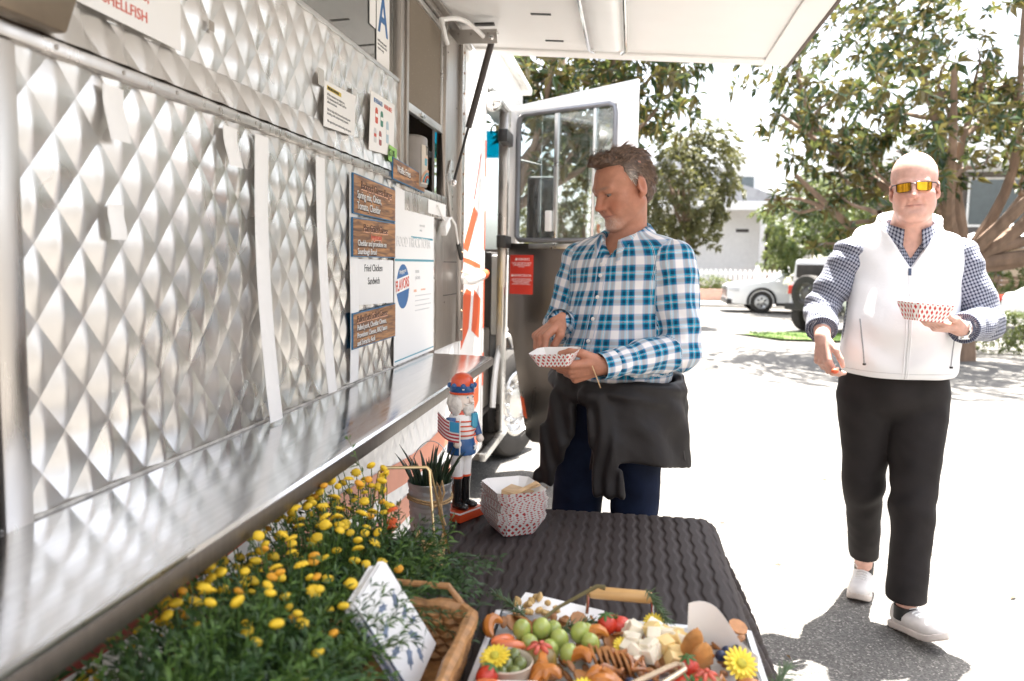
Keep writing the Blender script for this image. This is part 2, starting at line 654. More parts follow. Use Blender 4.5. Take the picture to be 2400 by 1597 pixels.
build('screen', MB().bx(-0.897, -0.893, SW0 + 0.02, SW1 - 0.02, 2.05, 2.5), screen_mat(), sash)
build('sash_pull', MB().bx(-0.884, -0.872, SW0 + 0.19, SW0 + 0.25, 2.035, 2.047), M_ALU, sash, bevel=0.002)
s = MB()
s.bx(-0.94, -0.866, 2.98, 3.68, 1.712, 1.742)
build('window_sill', s, M_STEEL, TR, bevel=0.003)
build('sill_apron', MB().bx(-0.889, -0.868, 2.98, 3.69, 1.635, 1.711), M_STEEL, TR, bevel=0.003)
build('blank_label', MB().bx(-0.8675, -0.866, 3.33, 3.655, 1.648, 1.706), M_PAPER, TR)

# steel end post with riveted strip
p = MB()
p.bx(-0.91, -0.882, 3.50, 3.56, 1.04, 1.634)
p.bx(-0.91, -0.886, 3.69, 3.99, 1.035, 2.54)
p.bx(-0.91, -0.886, 3.56, 3.69, 1.035, 1.634)
p.bx(-0.91, -0.874, 3.99, 4.0, 1.035, 2.54)
build('end_post', p, M_STEELV, TR, bevel=0.002)
p = MB()
p.bx(-0.91, -0.868, 4.0, 4.075, 1.035, 2.54)
post = build('rivet_strip', p, M_STEEL, TR, bevel=0.003)
for k in range(15):
    q = MB().lathe([(0.007, 0), (0.0065, 0.003), (0.003, 0.005)], 10, (-0.868, 4.035, 1.09 + 0.1 * k), (0, PI / 2, 0))
    build('rivet', q, M_RIVET, post)
for (y, z) in ((3.72, 1.25), (3.80, 1.62), (3.72, 1.92), (3.95, 2.2), (3.75, 2.42)):
    build('rivet', MB().lathe([(0.004, 0), (0.003, 0.002)], 8, (-0.886, y, z), (0, PI / 2, 0)), M_DARK, post)
for z in (1.28, 1.44):
    build('seam', MB().bx(-0.887, -0.8845, 3.70, 3.985, z, z + 0.004), M_DARK, post)

# white body skin: below the counter, end panel and cab header
sk = MB()
sk.bx(-0.935, -0.8935, 0.16, 4.078, 0.32, 1.03)
build('skirt_panel', sk, M_PAINT, TR, smooth=False)
qpanel('skirt_quilting', 0.2, 4.07, 0.45, 1.02, -0.8925, amp=0.004, m=M_PAINT)
build('end_panel', MB().bx(-0.95, -0.884, 4.079, 4.75, 0.30, 2.785), M_PAINT, TR, bevel=0.012, seg=3)
build('corner_flange', MB().bx(-0.905, -0.878, 4.67, 4.73, 0.32, 2.48), M_PAINT, TR, bevel=0.004)


def wave_band(ya, yb, lo, hi, X, m, name='flag_stripe', nseg=60, follow=False):
    g = MB()
    def fn(u, v):
        y = ya + (yb - ya) * u
        z = lo(y) * (1 - v) + hi(y) * v
        return (X, y, z)
    g.grid(fn, nseg, 6, flip=False)
    return build(name, g, m, TR)


w = lambda a, b, c, d: (lambda y: a + b * math.sin(c * y + d))
XS = -0.8868
wave_band(1.5, 3.5, w(0.80, 0.035, 2.4, 1.2), w(0.96, 0.035, 2.4, 1.4), XS, M_ORANGE)
wave_band(0.3, 1.5, w(0.78, 0.035, 2.4, 1.2), w(0.98, 0.035, 2.4, 1.4), XS, M_DKRED)
wave_band(1.2, 3.9, w(0.56, 0.04, 2.6, 2.0), w(0.67, 0.04, 2.6, 2.2), XS, M_PINK)
wave_band(0.3, 1.2, w(0.36, 0.03, 2.4, 1.2), w(0.62, 0.03, 2.4, 1.5), XS, M_DKRED)
wave_band(1.2, 3.9, w(0.36, 0.03, 2.4, 1.0), w(0.46, 0.03, 2.4, 1.2), XS, M_PINK)
wave_band(3.52, 3.95, w(0.84, 0.03, 3.4, 1.2), w(0.99, 0.02, 2.4, 1.4), XS, M_ORANGE)
# streaks on the end panel
def poly(name, pts, X, m, th=0.0012):
    return build(name, MB().prism([(p[0], p[1]) for p in pts], (X, 0, 0), (0, 1, 0), (0, 0, 1), th), m, TR, smooth=False)


XE = -0.8838
for pts, m in (
        ([(4.12, 1.52), (4.26, 1.50), (4.52, 1.72), (4.40, 1.76)], M_ORANGE),
        ([(4.10, 1.47), (4.30, 1.46), (4.62, 1.43), (4.62, 1.405), (4.30, 1.43), (4.10, 1.45)], M_ORANGE),
        ([(4.10, 1.395), (4.45, 1.375), (4.64, 1.37), (4.45, 1.35), (4.10, 1.37)], M_DKRED),
        ([(4.10, 0.98), (4.30, 1.08), (4.36, 1.28), (4.22, 1.30), (4.10, 1.24)], M_ORANGE),
        ([(4.38, 1.06), (4.60, 1.0), (4.64, 1.23), (4.44, 1.29)], M_ORANGE),
        ([(4.10, 0.86), (4.30, 0.80), (4.10, 0.76)], M_ORANGE),
        ([(4.30, 0.70), (4.62, 0.78), (4.62, 0.62), (4.40, 0.56)], M_ORANGE),
        ([(4.36, 0.50), (4.62, 0.55), (4.62, 0.46)], M_TEALV),
        ([(4.30, 0.44), (4.62, 0.44), (4.62, 0.36), (4.40, 0.36)], M_ORANGE),
        ([(4.40, 1.80), (4.425, 1.79), (4.60, 2.06), (4.585, 2.07)], M_DKRED)):
    poly('livery_stripe', pts, XE, m)
for z0, z1 in ((1.95, 2.16), (1.52, 1.75), (1.05, 1.36), (0.70, 0.90)):
    poly('livery_stripe', [(4.69, z0), (4.725, z0), (4.725, z1), (4.69, z1)], -0.8779, M_ORANGE)
# side marker / latch on the end panel
h = MB()
h.tube([(-0.87, 4.12, 1.345), (-0.845, 4.2, 1.35), (-0.84, 4.5, 1.375), (-0.86, 4.62, 1.38)], [0.02, 0.028, 0.028, 0.018], 10)
build('side_marker', h, M_PAINT, TR)
h = MB()
h.tube([(-0.8405, 4.42, 1.371), (-0.838, 4.5, 1.377), (-0.842, 4.56, 1.381)], [0.029, 0.03, 0.024], 10)
build('side_marker_lens', h, M_ORANGE, TR)
# cab header and roof edge
build('cab_header', MB().bx(-0.95, -0.886, 4.751, 6.3, 2.49, 2.785), M_PAINT, TR, bevel=0.01)
build('drip_rail', MB().tube([(-0.872, 4.78, 2.485), (-0.872, 5.62, 2.485)], 0.014, 8), M_ALU, TR)
build('header_underside', MB().bx(-1.02, -0.90, 4.76, 5.9, 2.465, 2.489), M_STEELV, TR)
# cab: floor, dash, far side posts, windscreen
c = MB()
c.bx(-2.95, -0.95, 5.0, 5.9, 0.42, 0.46)
c.bx(-2.95, -0.98, 5.55, 6.4, 0.46, 1.52)
build('dashboard', c, M_DARK, TR, bevel=0.02)
c = MB()
c.bx(-2.98, -2.94, 4.75, 6.3, 0.5, 1.55)
c.bx(-2.98, -2.94, 4.75, 5.0, 1.55, 2.5)
c.bx(-2.98, -2.94, 6.1, 6.3, 1.55, 2.5)
c.bx(-2.95, -1.2, 4.70, 4.76, 0.5, 2.5)
c.bx(-2.98, -0.9, 6.3, 6.42, 0.5, 1.55)
build('cab_shell', c, M_BROWN, TR)
build('windscreen', MB().bx(-2.9, -0.98, 6.33, 6.337, 1.55, 2.48), M_GLASS, TR)
build('windscreen_visor', MB().bx(-2.9, -0.98, 6.31, 6.326, 2.27, 2.48), glass('teal_tint_glass', (0.02, 0.45, 0.55), refl=0.05), TR)
build('windscreen_post', MB().bx(-0.98, -0.90, 6.25, 6.36, 1.5, 2.5), M_PAINT, TR, bevel=0.01)
build('grab_rail', MB().tube([(-1.0, 4.86, 0.98), (-1.0, 4.88, 1.36), (-1.0, 4.85, 1.42), (-1.0, 4.80, 1.44)], 0.016, 8), M_YEL, TR)
build('grab_rail_foot', MB().bx(-1.02, -0.98, 4.84, 4.92, 0.92, 1.1), M_YEL, TR, bevel=0.004)
build('engine_cover', MB().bx(-1.6, -0.96, 4.8, 5.4, 0.46, 1.0), M_STEELV, TR, bevel=0.02)
build('step_well', MB().bx(-1.4, -0.90, 4.76, 5.42, 0.22, 0.26), M_DSTEEL, TR)
build('step_edge', MB().bx(-0.90, -0.86, 4.752, 5.62, 0.215, 0.262), M_ALU, TR, bevel=0.004)
build('step_riser', MB().bx(-1.42, -1.40, 4.76, 5.42, 0.26, 0.9), M_STEELV, TR)
# hinge pillar
pl = MB()
pl.bx(-0.93, -0.868, 5.47, 5.555, 0.26, 2.47)
pil = build('hinge_pillar', pl, M_STEEL, TR, bevel=0.006)
pl = MB()
pl.bx(-0.884, -0.866, 5.40, 5.47, 0.27, 1.28)
build('pillar_kick_plate', pl, M_ALU, TR, bevel=0.004)
for z in (2.28, 1.585):
    build('door_hinge', MB().bx(-0.90, -0.838, 5.26, 5.55, z - 0.042, z + 0.042), M_BLACK, TR, bevel=0.006)
    build('hinge_pin', MB().tube([(-0.848, 5.53, z - 0.05), (-0.848, 5.53, z + 0.05)], 0.011, 8), M_CHROME, TR)
# round spot lamp by the header
build('spot_lamp', MB().ball((-0.84, 4.72, 2.385), (0.052, 0.052, 0.058), 18, 12), M_PAINT, TR)
build('spot_lamp_lens', MB().lathe([(0.042, 0), (0.036, 0.010), (0.02, 0.016), (0.005, 0.018)], 18, (-0.815, 4.68, 2.36), Vector((0.62, -0.5, -0.6)).to_track_quat('Z', 'Y').to_matrix()), M_CHROME, TR)

# open cab door: leaf swung out at right angles
DH = Vector((-0.845, 5.55, 0))
DU = Vector((0.80, -0.34, 0)).normalized()
DN = Vector((-DU.y, DU.x, 0)) * -1       # faces the camera
DW = 0.93
def dpt(a, z, off=0.0):
    return DH + DU * a + Vector((0, 0, z)) + DN * off
def dprism(name, outline, off, th, m, parent, bevel=0.0):
    return build(name, MB().prism(outline, DH + DN * off, DU, (0, 0, 1), th), m, parent, bevel=bevel)
def ztop(a):
    return 2.50 + 0.075 * a / DW
DO = lambda off: DH + DN * off
lower = [(0.0, 1.58), (0.0, 1.0), (0.04, 0.92), (0.17, 0.24), (0.22, 0.20), (DW, 0.20), (DW, 1.58)]
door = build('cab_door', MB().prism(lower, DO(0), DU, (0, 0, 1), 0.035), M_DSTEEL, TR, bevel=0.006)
f = MB()
f.prism([(0, 1.581), (0.055, 1.581), (0.055, ztop(0.05) - 0.05), (0.0, ztop(0))], DO(0), DU, (0, 0, 1), 0.035)
f.prism([(0.0, ztop(0) + .001), (0.056, ztop(0.05) - 0.048), (DW - 0.14, ztop(DW - .14) - 0.10), (DW, ztop(DW) - 0.1), (DW, ztop(DW) + 0.03), (0.05, ztop(0) + 0.015)], DO(0), DU, (0, 0, 1), 0.035)
f.prism([(DW - 0.14, 1.581), (DW, 1.581), (DW, ztop(DW) - 0.101), (DW - 0.14, ztop(DW - .14) - 0.101)], DO(0), DU, (0, 0, 1), 0.035)
build('door_frame', f, M_PAINT, door, bevel=0.005)
wt = lambda a: ztop(a) - 0.055 - 0.05 * a
f = MB()
ring = [dpt(0.065, 1.63, 0.034), dpt(0.085, 1.605, 0.034)] + [dpt(a, 1.60, 0.034) for a in (0.2, 0.5, 0.74)] + [dpt(0.775, 1.61, 0.034), dpt(0.785, 1.65, 0.034)]
ring += [dpt(0.785, wt(0.78) - 0.06, 0.034), dpt(0.775, wt(0.77) - 0.02, 0.034), dpt(0.74, wt(0.74), 0.034)] + [dpt(a, wt(a), 0.034) for a in (0.5, 0.3, 0.1)] + [dpt(0.075, wt(0.08) - 0.02, 0.034), dpt(0.065, wt(0.07) - 0.06, 0.034)]
f.tube(ring, 0.017, 8, closed=True)
build('window_gasket', f, mat('grey_window_channel', (0.26, 0.26, 0.27), 0.4, 0.8), door)
f = MB()
f.tube([r_ - DN * 0.022 for r_ in ring], 0.009, 6, closed=True)
build('window_seal', f, M_BLACK, door)
for a, wd in ((0.36, 0.014), (0.64, 0.010)):
    build('window_bar', MB().prism([(a - wd, 1.61), (a + wd, 1.61), (a + wd, wt(a) - 0.005), (a - wd, wt(a) - 0.005)], DO(0.014), DU, (0, 0, 1), 0.022), M_ALU, door, bevel=0.003)
build('window_pane', MB().prism([(0.07, 1.61), (0.34, 1.61), (0.34, wt(0.34)), (0.07, wt(0.07))], DO(0.004), DU, (0, 0, 1), 0.004), M_GLASS, door, smooth=False)
build('window_pane', MB().prism([(0.24, 1.612), (0.63, 1.612), (0.63, wt(0.63) - .004), (0.24, wt(0.24) - .006)], DO(0.012), DU, (0, 0, 1), 0.004), M_GLASS, door, smooth=False)
build('window_pane', MB().prism([(0.65, 1.61), (0.78, 1.61), (0.78, wt(0.78) - .01), (0.65, wt(0.65))], DO(0.004), DU, (0, 0, 1), 0.004), M_GLASS, door, smooth=False)
build('window_latch', MB().prism([(0.30, 1.66), (0.345, 1.66), (0.345, 1.80), (0.30, 1.80)], DO(0.032), DU, (0, 0, 1), 0.03), mat('clear_plastic_latch', (0.7, 0.7, 0.68), 0.15, spec=0.8), door, bevel=0.008)
build('door_ledge', MB().prism([(0.17, 1.545), (0.62, 1.545), (0.62, 1.578), (0.17, 1.578)], DO(0.0352), DU, (0, 0, 1), 0.012), M_ALU, door, bevel=0.002)
# red warning sticker inside the door
stk = build('warning_sticker', MB().prism([(0.018, 1.23), (0.205, 1.23), (0.205, 1.50), (0.018, 1.50)], DO(0.0352), DU, (0, 0, 1), 0.002), mat('red_sticker', (0.56, 0.035, 0.02), 0.45), door, bevel=0.0008)
def dtext(s, a, z, size, m=M_WHITEINK, **k):
    return text('lettering', s, size, m, stk, frame(dpt(a, z, 0.0375), DU, (0, 0, 1)), align='CENTER', ext=0.0003, **k)
dtext('WARNING', 0.12, 1.463, 0.023)
dtext('ADVERTENCIA', 0.118, 1.352, 0.022)
dtext('IN CASE OF APPLIANCE FIRE, USE THIS\nEXTINGUISHER ONLY AFTER FIXED\nSUPPRESSION SYSTEM HAS BEEN\nACTUATED', 0.112, 1.444, 0.0092)
dtext('EN CASO DE INCENDIO DE ALGUN\nAPARATO, UTILICE ESTE EXTINGUIDOR\nSOLAMENTE DESPUES DE QUE EL\nSISTEMA FIJO DE SUPRESION\nAUTOMATICO HA SIDO ACTIVADO.', 0.112, 1.333, 0.0092)
for a, z in ((0.058, 1.463), (0.028, 1.352)):
    build('warning_triangle', MB().prism([(a, z), (a + 0.018, z), (a + 0.009, z + 0.018)], DO(0.0374), DU, (0, 0, 1), 0.0003), M_WHITEINK, stk, smooth=False)
build('warm_reflector', MB().prism([(0.12, 0.52), (0.15, 0.50), (0.18, 0.36), (0.15, 0.38)], DO(0.0352), DU, (0, 0, 1), 0.002), M_ORANGE, door)

# wing mirror beyond the door window
mr = MB().box((-0.70, 6.16, 1.86), (0.235, 0.07, 0.50))
mir = build('wing_mirror', mr, M_BLACK, TR, bevel=0.03, seg=4)
build('mirror_glass', MB().box((-0.70, 6.122, 1.86), (0.195, 0.006, 0.45)), mat('dark_reflection_mirror', (0.06, 0.06, 0.065), 0.03, 1.0, var=0.01), mir, bevel=0.002)  # near-black glass colour stands in for the dark surroundings it would mirror
mr = MB().box((-0.70, 6.16, 1.50), (0.235, 0.07, 0.16))
mi2 = build('wing_mirror', mr, M_BLACK, TR, bevel=0.03, seg=4)
build('mirror_glass', MB().ball((-0.70, 6.128, 1.50), (0.10, 0.012, 0.065), 16, 8), MATS['dark_reflection_mirror'], mi2)
build('mirror_arm', MB().tube([(-0.92, 6.25, 2.25), (-0.72, 6.2, 2.2), (-0.70, 6.2, 1.4), (-0.92, 6.25, 1.35)], 0.012, 8), M_BLACK, TR)

# front wheel, turned a little outwards
def wheel(name, parent, c, r, wd, yaw, rimm, hubs=8, side=1):
    """Wheel whose axle is +x of its own frame, turned by yaw."""
    Rz = Matrix.Rotation(yaw, 3, 'Z') @ Matrix.Rotation(PI / 2 * side, 3, 'Y')
    ty = MB()
    ri = r * 0.60
    ty.lathe([(ri, -wd / 2 + 0.02), (ri + 0.02, -wd / 2), (r * 0.85, -wd / 2 - 0.006), (r * 0.96, -wd / 2 + 0.012), (r, -wd / 2 + 0.035),
              (r, wd / 2 - 0.035), (r * 0.96, wd / 2 - 0.012), (r * 0.85, wd / 2 + 0.006), (ri + 0.02, wd / 2), (ri, wd / 2 - 0.02)], 40, c, Rz, caps=False)
    w_ = build(name, ty, M_RUBBER, parent, ang=30)
    rm = MB()
    rm.lathe([(0.01, -wd * 0.3), (ri, -wd * 0.3), (ri + 0.004, wd / 2 - 0.008), (ri - 0.012, wd / 2 - 0.002), (ri - 0.03, wd * 0.28), (ri * 0.72, wd * 0.20), (ri * 0.5, wd * 0.30), (ri * 0.46, wd * 0.42), (ri * 0.30, wd * 0.46), (0.004, wd * 0.5)], 32, c, Rz)
    rim = build('rim', rm, rimm, w_, ang=30)
    for k in range(hubs):
        a = 2 * PI * k / hubs
        q = Vector(c) + Rz @ Vector((math.cos(a) * ri * 0.62, math.sin(a) * ri * 0.62, wd * 0.22))
        build('lug_nut', MB().lathe([(0.019, 0), (0.019, 0.05), (0.012, 0.062), (0.004, 0.065)], 10, q, Rz), M_CHROME, rim)
    return w_


wheel('front_wheel', TR, (-0.905, 5.84, 0.405), 0.405, 0.22, math.radians(-20), mat('polished_rim', (0.62, 0.61, 0.59), 0.25, 1.0, var=0.05), 8)
wa = MB()
wa.tube([(-0.9, 5.72 + 0.50 * math.cos(a), 0.42 + 0.50 * math.sin(a)) for a in np.linspace(0.1, PI - 0.1, 18)], 0.02, 6)
build('wheel_arch', wa, M_PAINT, TR)
build('front_wing', MB().bx(-1.0, -0.90, 5.56, 6.9, 0.93, 1.5), M_PAINT, TR, bevel=0.03)
build('cab_front_panel', MB().bx(-2.98, -0.95, 6.43, 6.95, 0.45, 1.45), M_PAINT, TR, bevel=0.08, seg=4)
build('chassis', MB().bx(-2.6, -1.25, 0.4, 6.6, 0.35, 0.55), M_BLACK, TR)

# raised awning
AY0, AY1 = 0.3, 4.30
def az(x):
    return 2.565 - 0.058 * (x + 0.88)
def awn_box(mb, x0, x1, y0, y1, d0, d1):
    v_ = [(x, y, az(x) + d) for d in (d0, d1) for (x, y) in ((x0, y0), (x1, y0), (x1, y1), (x0, y1))]
    mb.add(v_, [(0, 3, 2, 1), (4, 5, 6, 7), (0, 1, 5, 4), (1, 2, 6, 5), (2, 3, 7, 6), (3, 0, 4, 7)])
    return mb
aw = build('awning_panel', awn_box(MB(), -0.86, 0.735, AY0, AY1, 0.0, 0.05), M_AWN, TR, bevel=0.004)
build('awning_edge_frame', awn_box(awn_box(MB(), 0.62, 0.738, AY0, AY1 + 0.003, -0.012, -0.0005), -0.85, 0.619, AY1 - 0.10, AY1 + 0.004, -0.012, -0.0005), M_AWN, aw, bevel=0.002)
build('awning_seal', awn_box(MB(), 0.739, 0.752, AY0, AY1 + 0.004, -0.016, 0.045), mat('brown_rubber_seal', (0.10, 0.07, 0.055), 0.7), aw)
build('awning_hinge', MB().tube([(-0.872, 0.3, 2.555), (-0.872, 4.2, 2.555)], 0.013, 8), M_STEELV, aw)
for k in range(3):
    build('awning_slot', awn_box(MB(), -0.50 + 0.02 * k, -0.41 + 0.02 * k, 3.18 + k * 0.42, 3.20 + k * 0.42, -0.003, 0.0), M_BLACK, aw)
build('awning_slot', awn_box(MB(), -0.82, -0.74, 3.30, 3.315, -0.003, 0.0), M_BLACK, aw)
# light fitting under the awning
l = MB()
for x in (-0.245, -0.065):
    l.tube([(x, 2.5, az(x) - 0.03), (x, 4.04, az(x) - 0.03), (x + (0.02 if x < -0.1 else -0.02), 4.12, az(x) - 0.025)], 0.010, 8)
lamp = build('light_fitting_rail', l, M_CHROME, aw)
def lens(u, v):
    x = -0.24 + 0.17 * u
    y = 2.5 + 1.62 * v
    z = az(x) - 0.008 - 0.04 * (1 - (2 * u - 1) ** 4) * min(1, (1 - v) * 14) ** 0.5
    return (x, y, z)
build('light_fitting_lens', MB().grid(lens, 12, 30, flip=True), mat('frosted_lens', (0.85, 0.85, 0.84), 0.3, var=0.02), lamp)
# lift bracket, gas strut and conduit at the near hinge
SY = 3.80
br = MB()
br.prism([(-0.90, 2.528), (-0.66, 2.522), (-0.655, 2.46), (-0.84, 2.46)], (0, SY - 0.03, 0), (1, 0, 0), (0, 0, 1), 0.006)
br.bx(-0.88, -0.66, SY - 0.03, SY + 0.03, 2.52, 2.527)
brk = build('lift_bracket', br, M_STEEL, TR)
for x in (-0.84, -0.78, -0.70):
    build('bolt', MB().lathe([(0.006, 0), (0.006, 0.004)], 8, (x, SY - 0.036, 2.505), (PI / 2, 0, 0)), M_STEELV, brk)
build('bolt', MB().lathe([(0.012, 0), (0.012, 0.008), (0.006, 0.01)], 10, (-0.682, SY - 0.037, 2.485), (PI / 2, 0, 0)), M_CHROME, brk)
A = Vector((-0.69, SY, 2.47))
B = Vector((-0.86, SY - 0.02, 1.82))
D = B - A
st = MB().tube([A, A + D * 0.60], 0.0155, 12)
st = build('gas_strut', st, mat('brown_strut_sleeve', (0.055, 0.045, 0.042), 0.5, var=0.2), TR)
build('strut_rod', MB().tube([A + D * 0.60, B], 0.0065, 10), M_BLACK, st)
build('strut_end', MB().ball(B, 0.016, 12, 8), M_CHROME, st)
bp_ = MB().prism([(3.72, 1.84), (3.80, 1.93), (3.86, 1.93), (3.86, 1.66), (3.80, 1.66)], (-0.885, 0, 0), (0, 1, 0), (0, 0, 1), 0.008)
bkt = build('strut_plate', bp_, M_STEEL, TR, bevel=0.002)
for z in (1.70, 1.76, 1.82, 1.88):
    build('bolt', MB().lathe([(0.008, 0), (0.007, 0.003)], 8, (-0.876, 3.835, z), (0, PI / 2, 0)), M_STEELV, bkt)
cd = []
for t in np.linspace(0, 1, 15):
    cd.append((-0.86 + 0.14 * t, 3.52 + 0.24 * t, 2.50 + 0.035 * math.sin(t * PI) - 0.01 * t))
build('conduit', MB().tube(cd, 0.011, 8), M_PAINT, TR)
build('conduit', MB().tube([(-0.86, 3.50, 2.50), (-0.85, 3.50, 2.46), (-0.845, 3.53, 2.42), (-0.85, 3.58, 2.415)], 0.011, 8), M_PAINT, TR)
build('conduit_clip', MB().box((-0.70, 3.68, 2.522), (0.09, 0.03, 0.008)), M_BLACK, TR)
build('awning_top_channel', MB().bx(-0.905, -0.845, 0.3, 3.98, 2.541, 2.556), M_STEELV, TR, bevel=0.003)
# corner fitting at the near top left
build('corner_fitting', MB().prism([(0.80, 1.765), (1.10, 1.765), (1.16, 1.90), (0.8, 1.94)], (-0.865, 0, 0), (0, 1, 0), (0, 0, 1), 0.03), mat('bronze_fitting', (0.22, 0.17, 0.12), 0.4, 0.9, var=0.25), TR, bevel=0.006)

# ------------------------------------------------------------------ papers and boards on the truck side
def wood_mat(name, c0, c1, axis=(1, 0.12, 1), sc=18):
    m = bpy.data.materials.new(name)
    m.use_nodes = True
    nt = m.node_tree
    b = nt.nodes['Principled BSDF']
    b.inputs['Roughness'].default_value = 0.45
    tc = nd(nt, 'ShaderNodeTexCoord')
    mp = nd(nt, 'ShaderNodeMapping')
    mp.inputs['Scale'].default_value = axis
    nt.links.new(tc.outputs['Object'], mp.inputs['Vector'])
    nz = nd(nt, 'ShaderNodeTexNoise')
    nz.inputs['Scale'].default_value = sc
    nz.inputs['Detail'].default_value = 8
    nz.inputs['Distortion'].default_value = 0.8
    nt.links.new(mp.outputs[0], nz.inputs['Vector'])
    cr = nd(nt, 'ShaderNodeValToRGB')
    e = cr.color_ramp.elements
    e[0].position, e[0].color = 0.32, (*c0, 1)
    e[1].position, e[1].color = 0.66, (*c1, 1)
    k = e.new(0.5)
    k.color = (*[(a + d) / 2 * 0.95 for a, d in zip(c0, c1)], 1)
    nt.links.new(nz.outputs['Fac'], cr.inputs[0])
    nt.links.new(cr.outputs[0], b.inputs['Base Color'])
    return m


M_BOARD = wood_mat('printed_wood_grain', (0.10, 0.032, 0.012), (0.50, 0.24, 0.085), (1, 0.9, 9), 9)
M_BOARDB = mat('blue_board_edge', (0.02, 0.13, 0.27), 0.4)
M_OUTL = mat('dark_brown_ink', (0.05, 0.02, 0.012), 0.6)
M_PALEINK = mat('washed_out_ink', (0.60, 0.60, 0.60), 0.6)
M_CREAM = mat('pale_orange_ink', (0.78, 0.45, 0.30), 0.6)


def wtext(s, y, z, size, m, parent, X, sx=1.0, slope=0.0, **k):
    return text('lettering', s, size, m, parent, frame((X, y, z), (0, 1, slope), (0, -slope, 1)), sx=sx, **k)


def panel(name, label, cat, pts, X, th, m, bevel=0.0006, group=None):
    """Flat sheet on the wall: pts are (y, z) corners; curls are left to the sheet's own outline."""
    o = build(name, MB().prism(pts, (X, 0, 0), (0, 1, 0), (0, 0, 1), th), m, None, bevel=bevel)
    return tag(o, label, cat, group)


def board(label, y0, y1, zl0, zl1, zr0, zr1, X):
    """Menu board: left edge z zl0..zl1, right edge zr0..zr1."""
    o = build('menu_board', MB().prism([(y0, zl0), (y1, zr0), (y1, zr1), (y0, zl1)], (X, 0, 0), (0, 1, 0), (0, 0, 1), 0.006), M_BOARDB, None, bevel=0.0008)
    e = 0.004
    build('board_face', MB().prism([(y0 + e, zl0 + e), (y1 - e, zr0 + e), (y1 - e, zr1 - e), (y0 + e, zl1 - e)], (X + 0.006, 0, 0), (0, 1, 0), (0, 0, 1), 0.0008), M_BOARD, o, smooth=False)
    return tag(o, label, 'menu board', 'menu boards on the truck')


def outlined(s, y, z, size, o, X, sx, slope=0.0, face=M_WHITEINK, line=M_OUTL, **k):
    wtext(s, y + 0.002, z - 0.002, size, line, o, X, sx, slope, bold=0.0016, **k)
    wtext(s, y, z, size, face, o, X + 0.0008, sx, slope, **k)


XB = -0.8675
b1 = board('printed wood menu board reading Backyard Cheese Burger, below the rail', 2.395, 2.838, 1.586, 1.712, 1.582, 1.700, XB)
outlined('Backyard Cheese Burger', 2.46, 1.668, 0.036, b1, XB + 0.0072, 0.92, -0.02, face=M_OUTL, line=M_CREAM)
outlined('Spring mix, Onion,\nTomato, Cheddar', 2.425, 1.637, 0.034, b1, XB + 0.0072, 0.95, -0.015)
b2 = board('printed wood menu board reading Plain Grilled Cheese, second from top', 2.39, 2.840, 1.452, 1.575, 1.452, 1.5795, XB)
outlined('Plain Grilled Cheese', 2.485, 1.535, 0.034, b2, XB + 0.0072, 0.92, face=M_OUTL, line=M_CREAM)
outlined('(vegetarian)', 2.56, 1.512, 0.024, b2, XB + 0.0072, 1.0, face=M_REDINK, line=M_CREAM)
outlined('Cheddar and provolone on\nSourdough Bread', 2.43, 1.488, 0.027, b2, XB + 0.0072, 1.0)
b3 = board('printed wood menu board reading Pulled Pork Grilled Cheese, lowest of all', 2.39, 2.845, 1.160, 1.275, 1.163, 1.287, XB)
outlined('Pulled Pork Grilled Cheese', 2.425, 1.243, 0.032, b3, XB + 0.0072, 0.90, 0.02, face=M_OUTL, line=M_CREAM)
outlined('Pulled pork, Cheddar Cheese,\nProvolone Cheese, BBQ Sauce\nand Sriracha Aioli', 2.425, 1.218, 0.025, b3, XB + 0.0072, 1.0, 0.018)
b4 = board('printed wood menu board reading Waffle Fries, under the tip jar', 2.79, 3.23, 1.733, 1.812, 1.722, 1.794, -0.862)
outlined('Waffle Fries', 2.835, 1.764, 0.036, b4, -0.862 + 0.0072, 1.0, -0.02)
pf = panel('menu_paper', 'white sheet reading Fried Chicken Sandwich between two wood boards', 'paper sign', [(2.461, 1.297), (2.839, 1.289), (2.837, 1.444), (2.441, 1.446)], -0.8690, 0.0012, M_PAPER)
wtext('Fried Chicken', 2.515, 1.405, 0.034, M_INK, pf, -0.8676, 1.0)
wtext('Sandwich', 2.55, 1.362, 0.034, M_INK, pf, -0.8676, 1.0)

# tall poster
po = panel('menu_poster', 'tall white poster with round blue Flavors logo beside the menu boards', 'poster', [(2.850, 1.05), (3.452, 1.05), (3.437, 1.685), (2.857, 1.716)], -0.8695, 0.0012, M_PAPER)
XP = -0.8681
wtext('FOOD TRUCK TOPIA', 2.875, 1.497, 0.055, M_PALEINK, po, XP, 0.95)
wtext('FOOD TRUCK TOPIA', 2.879, 1.500, 0.055, M_PAPER, po, XP + 0.0004, 0.95, bold=-0.0006)
for (a, c, d, e, m) in ((3.075, 3.42, 1.533, 1.541, M_TEALINK), (2.86, 3.44, 1.441, 1.450, M_TEALINK), (2.86, 3.45, 1.062, 1.067, M_TEALINK)):
    build('printed_rule', MB().bx(XP - 0.0005, XP + 0.0003, a, c, d, e), m, po)
for k, (y, z) in enumerate(((3.20, 1.640), (3.20, 1.585), (3.20, 1.565))):
    wtext(['call or text', 'scan to order', 'online'][k], y, z, 0.016, M_PALEINK, po, XP)
lg = build('logo_disc', MB().lathe([(0.085, 0), (0.085, 0.0006)], 36, (XP - 0.0002, 2.965, 1.345), (0, PI / 2, 0)), M_BLUEINK, po)
build('logo_band', MB().prism([(2.87, 1.318), (3.06, 1.338), (3.06, 1.392), (2.87, 1.372)], (XP + 0.0005, 0, 0), (0, 1, 0), (0, 0, 1), 0.0004), M_WHITEINK, lg)
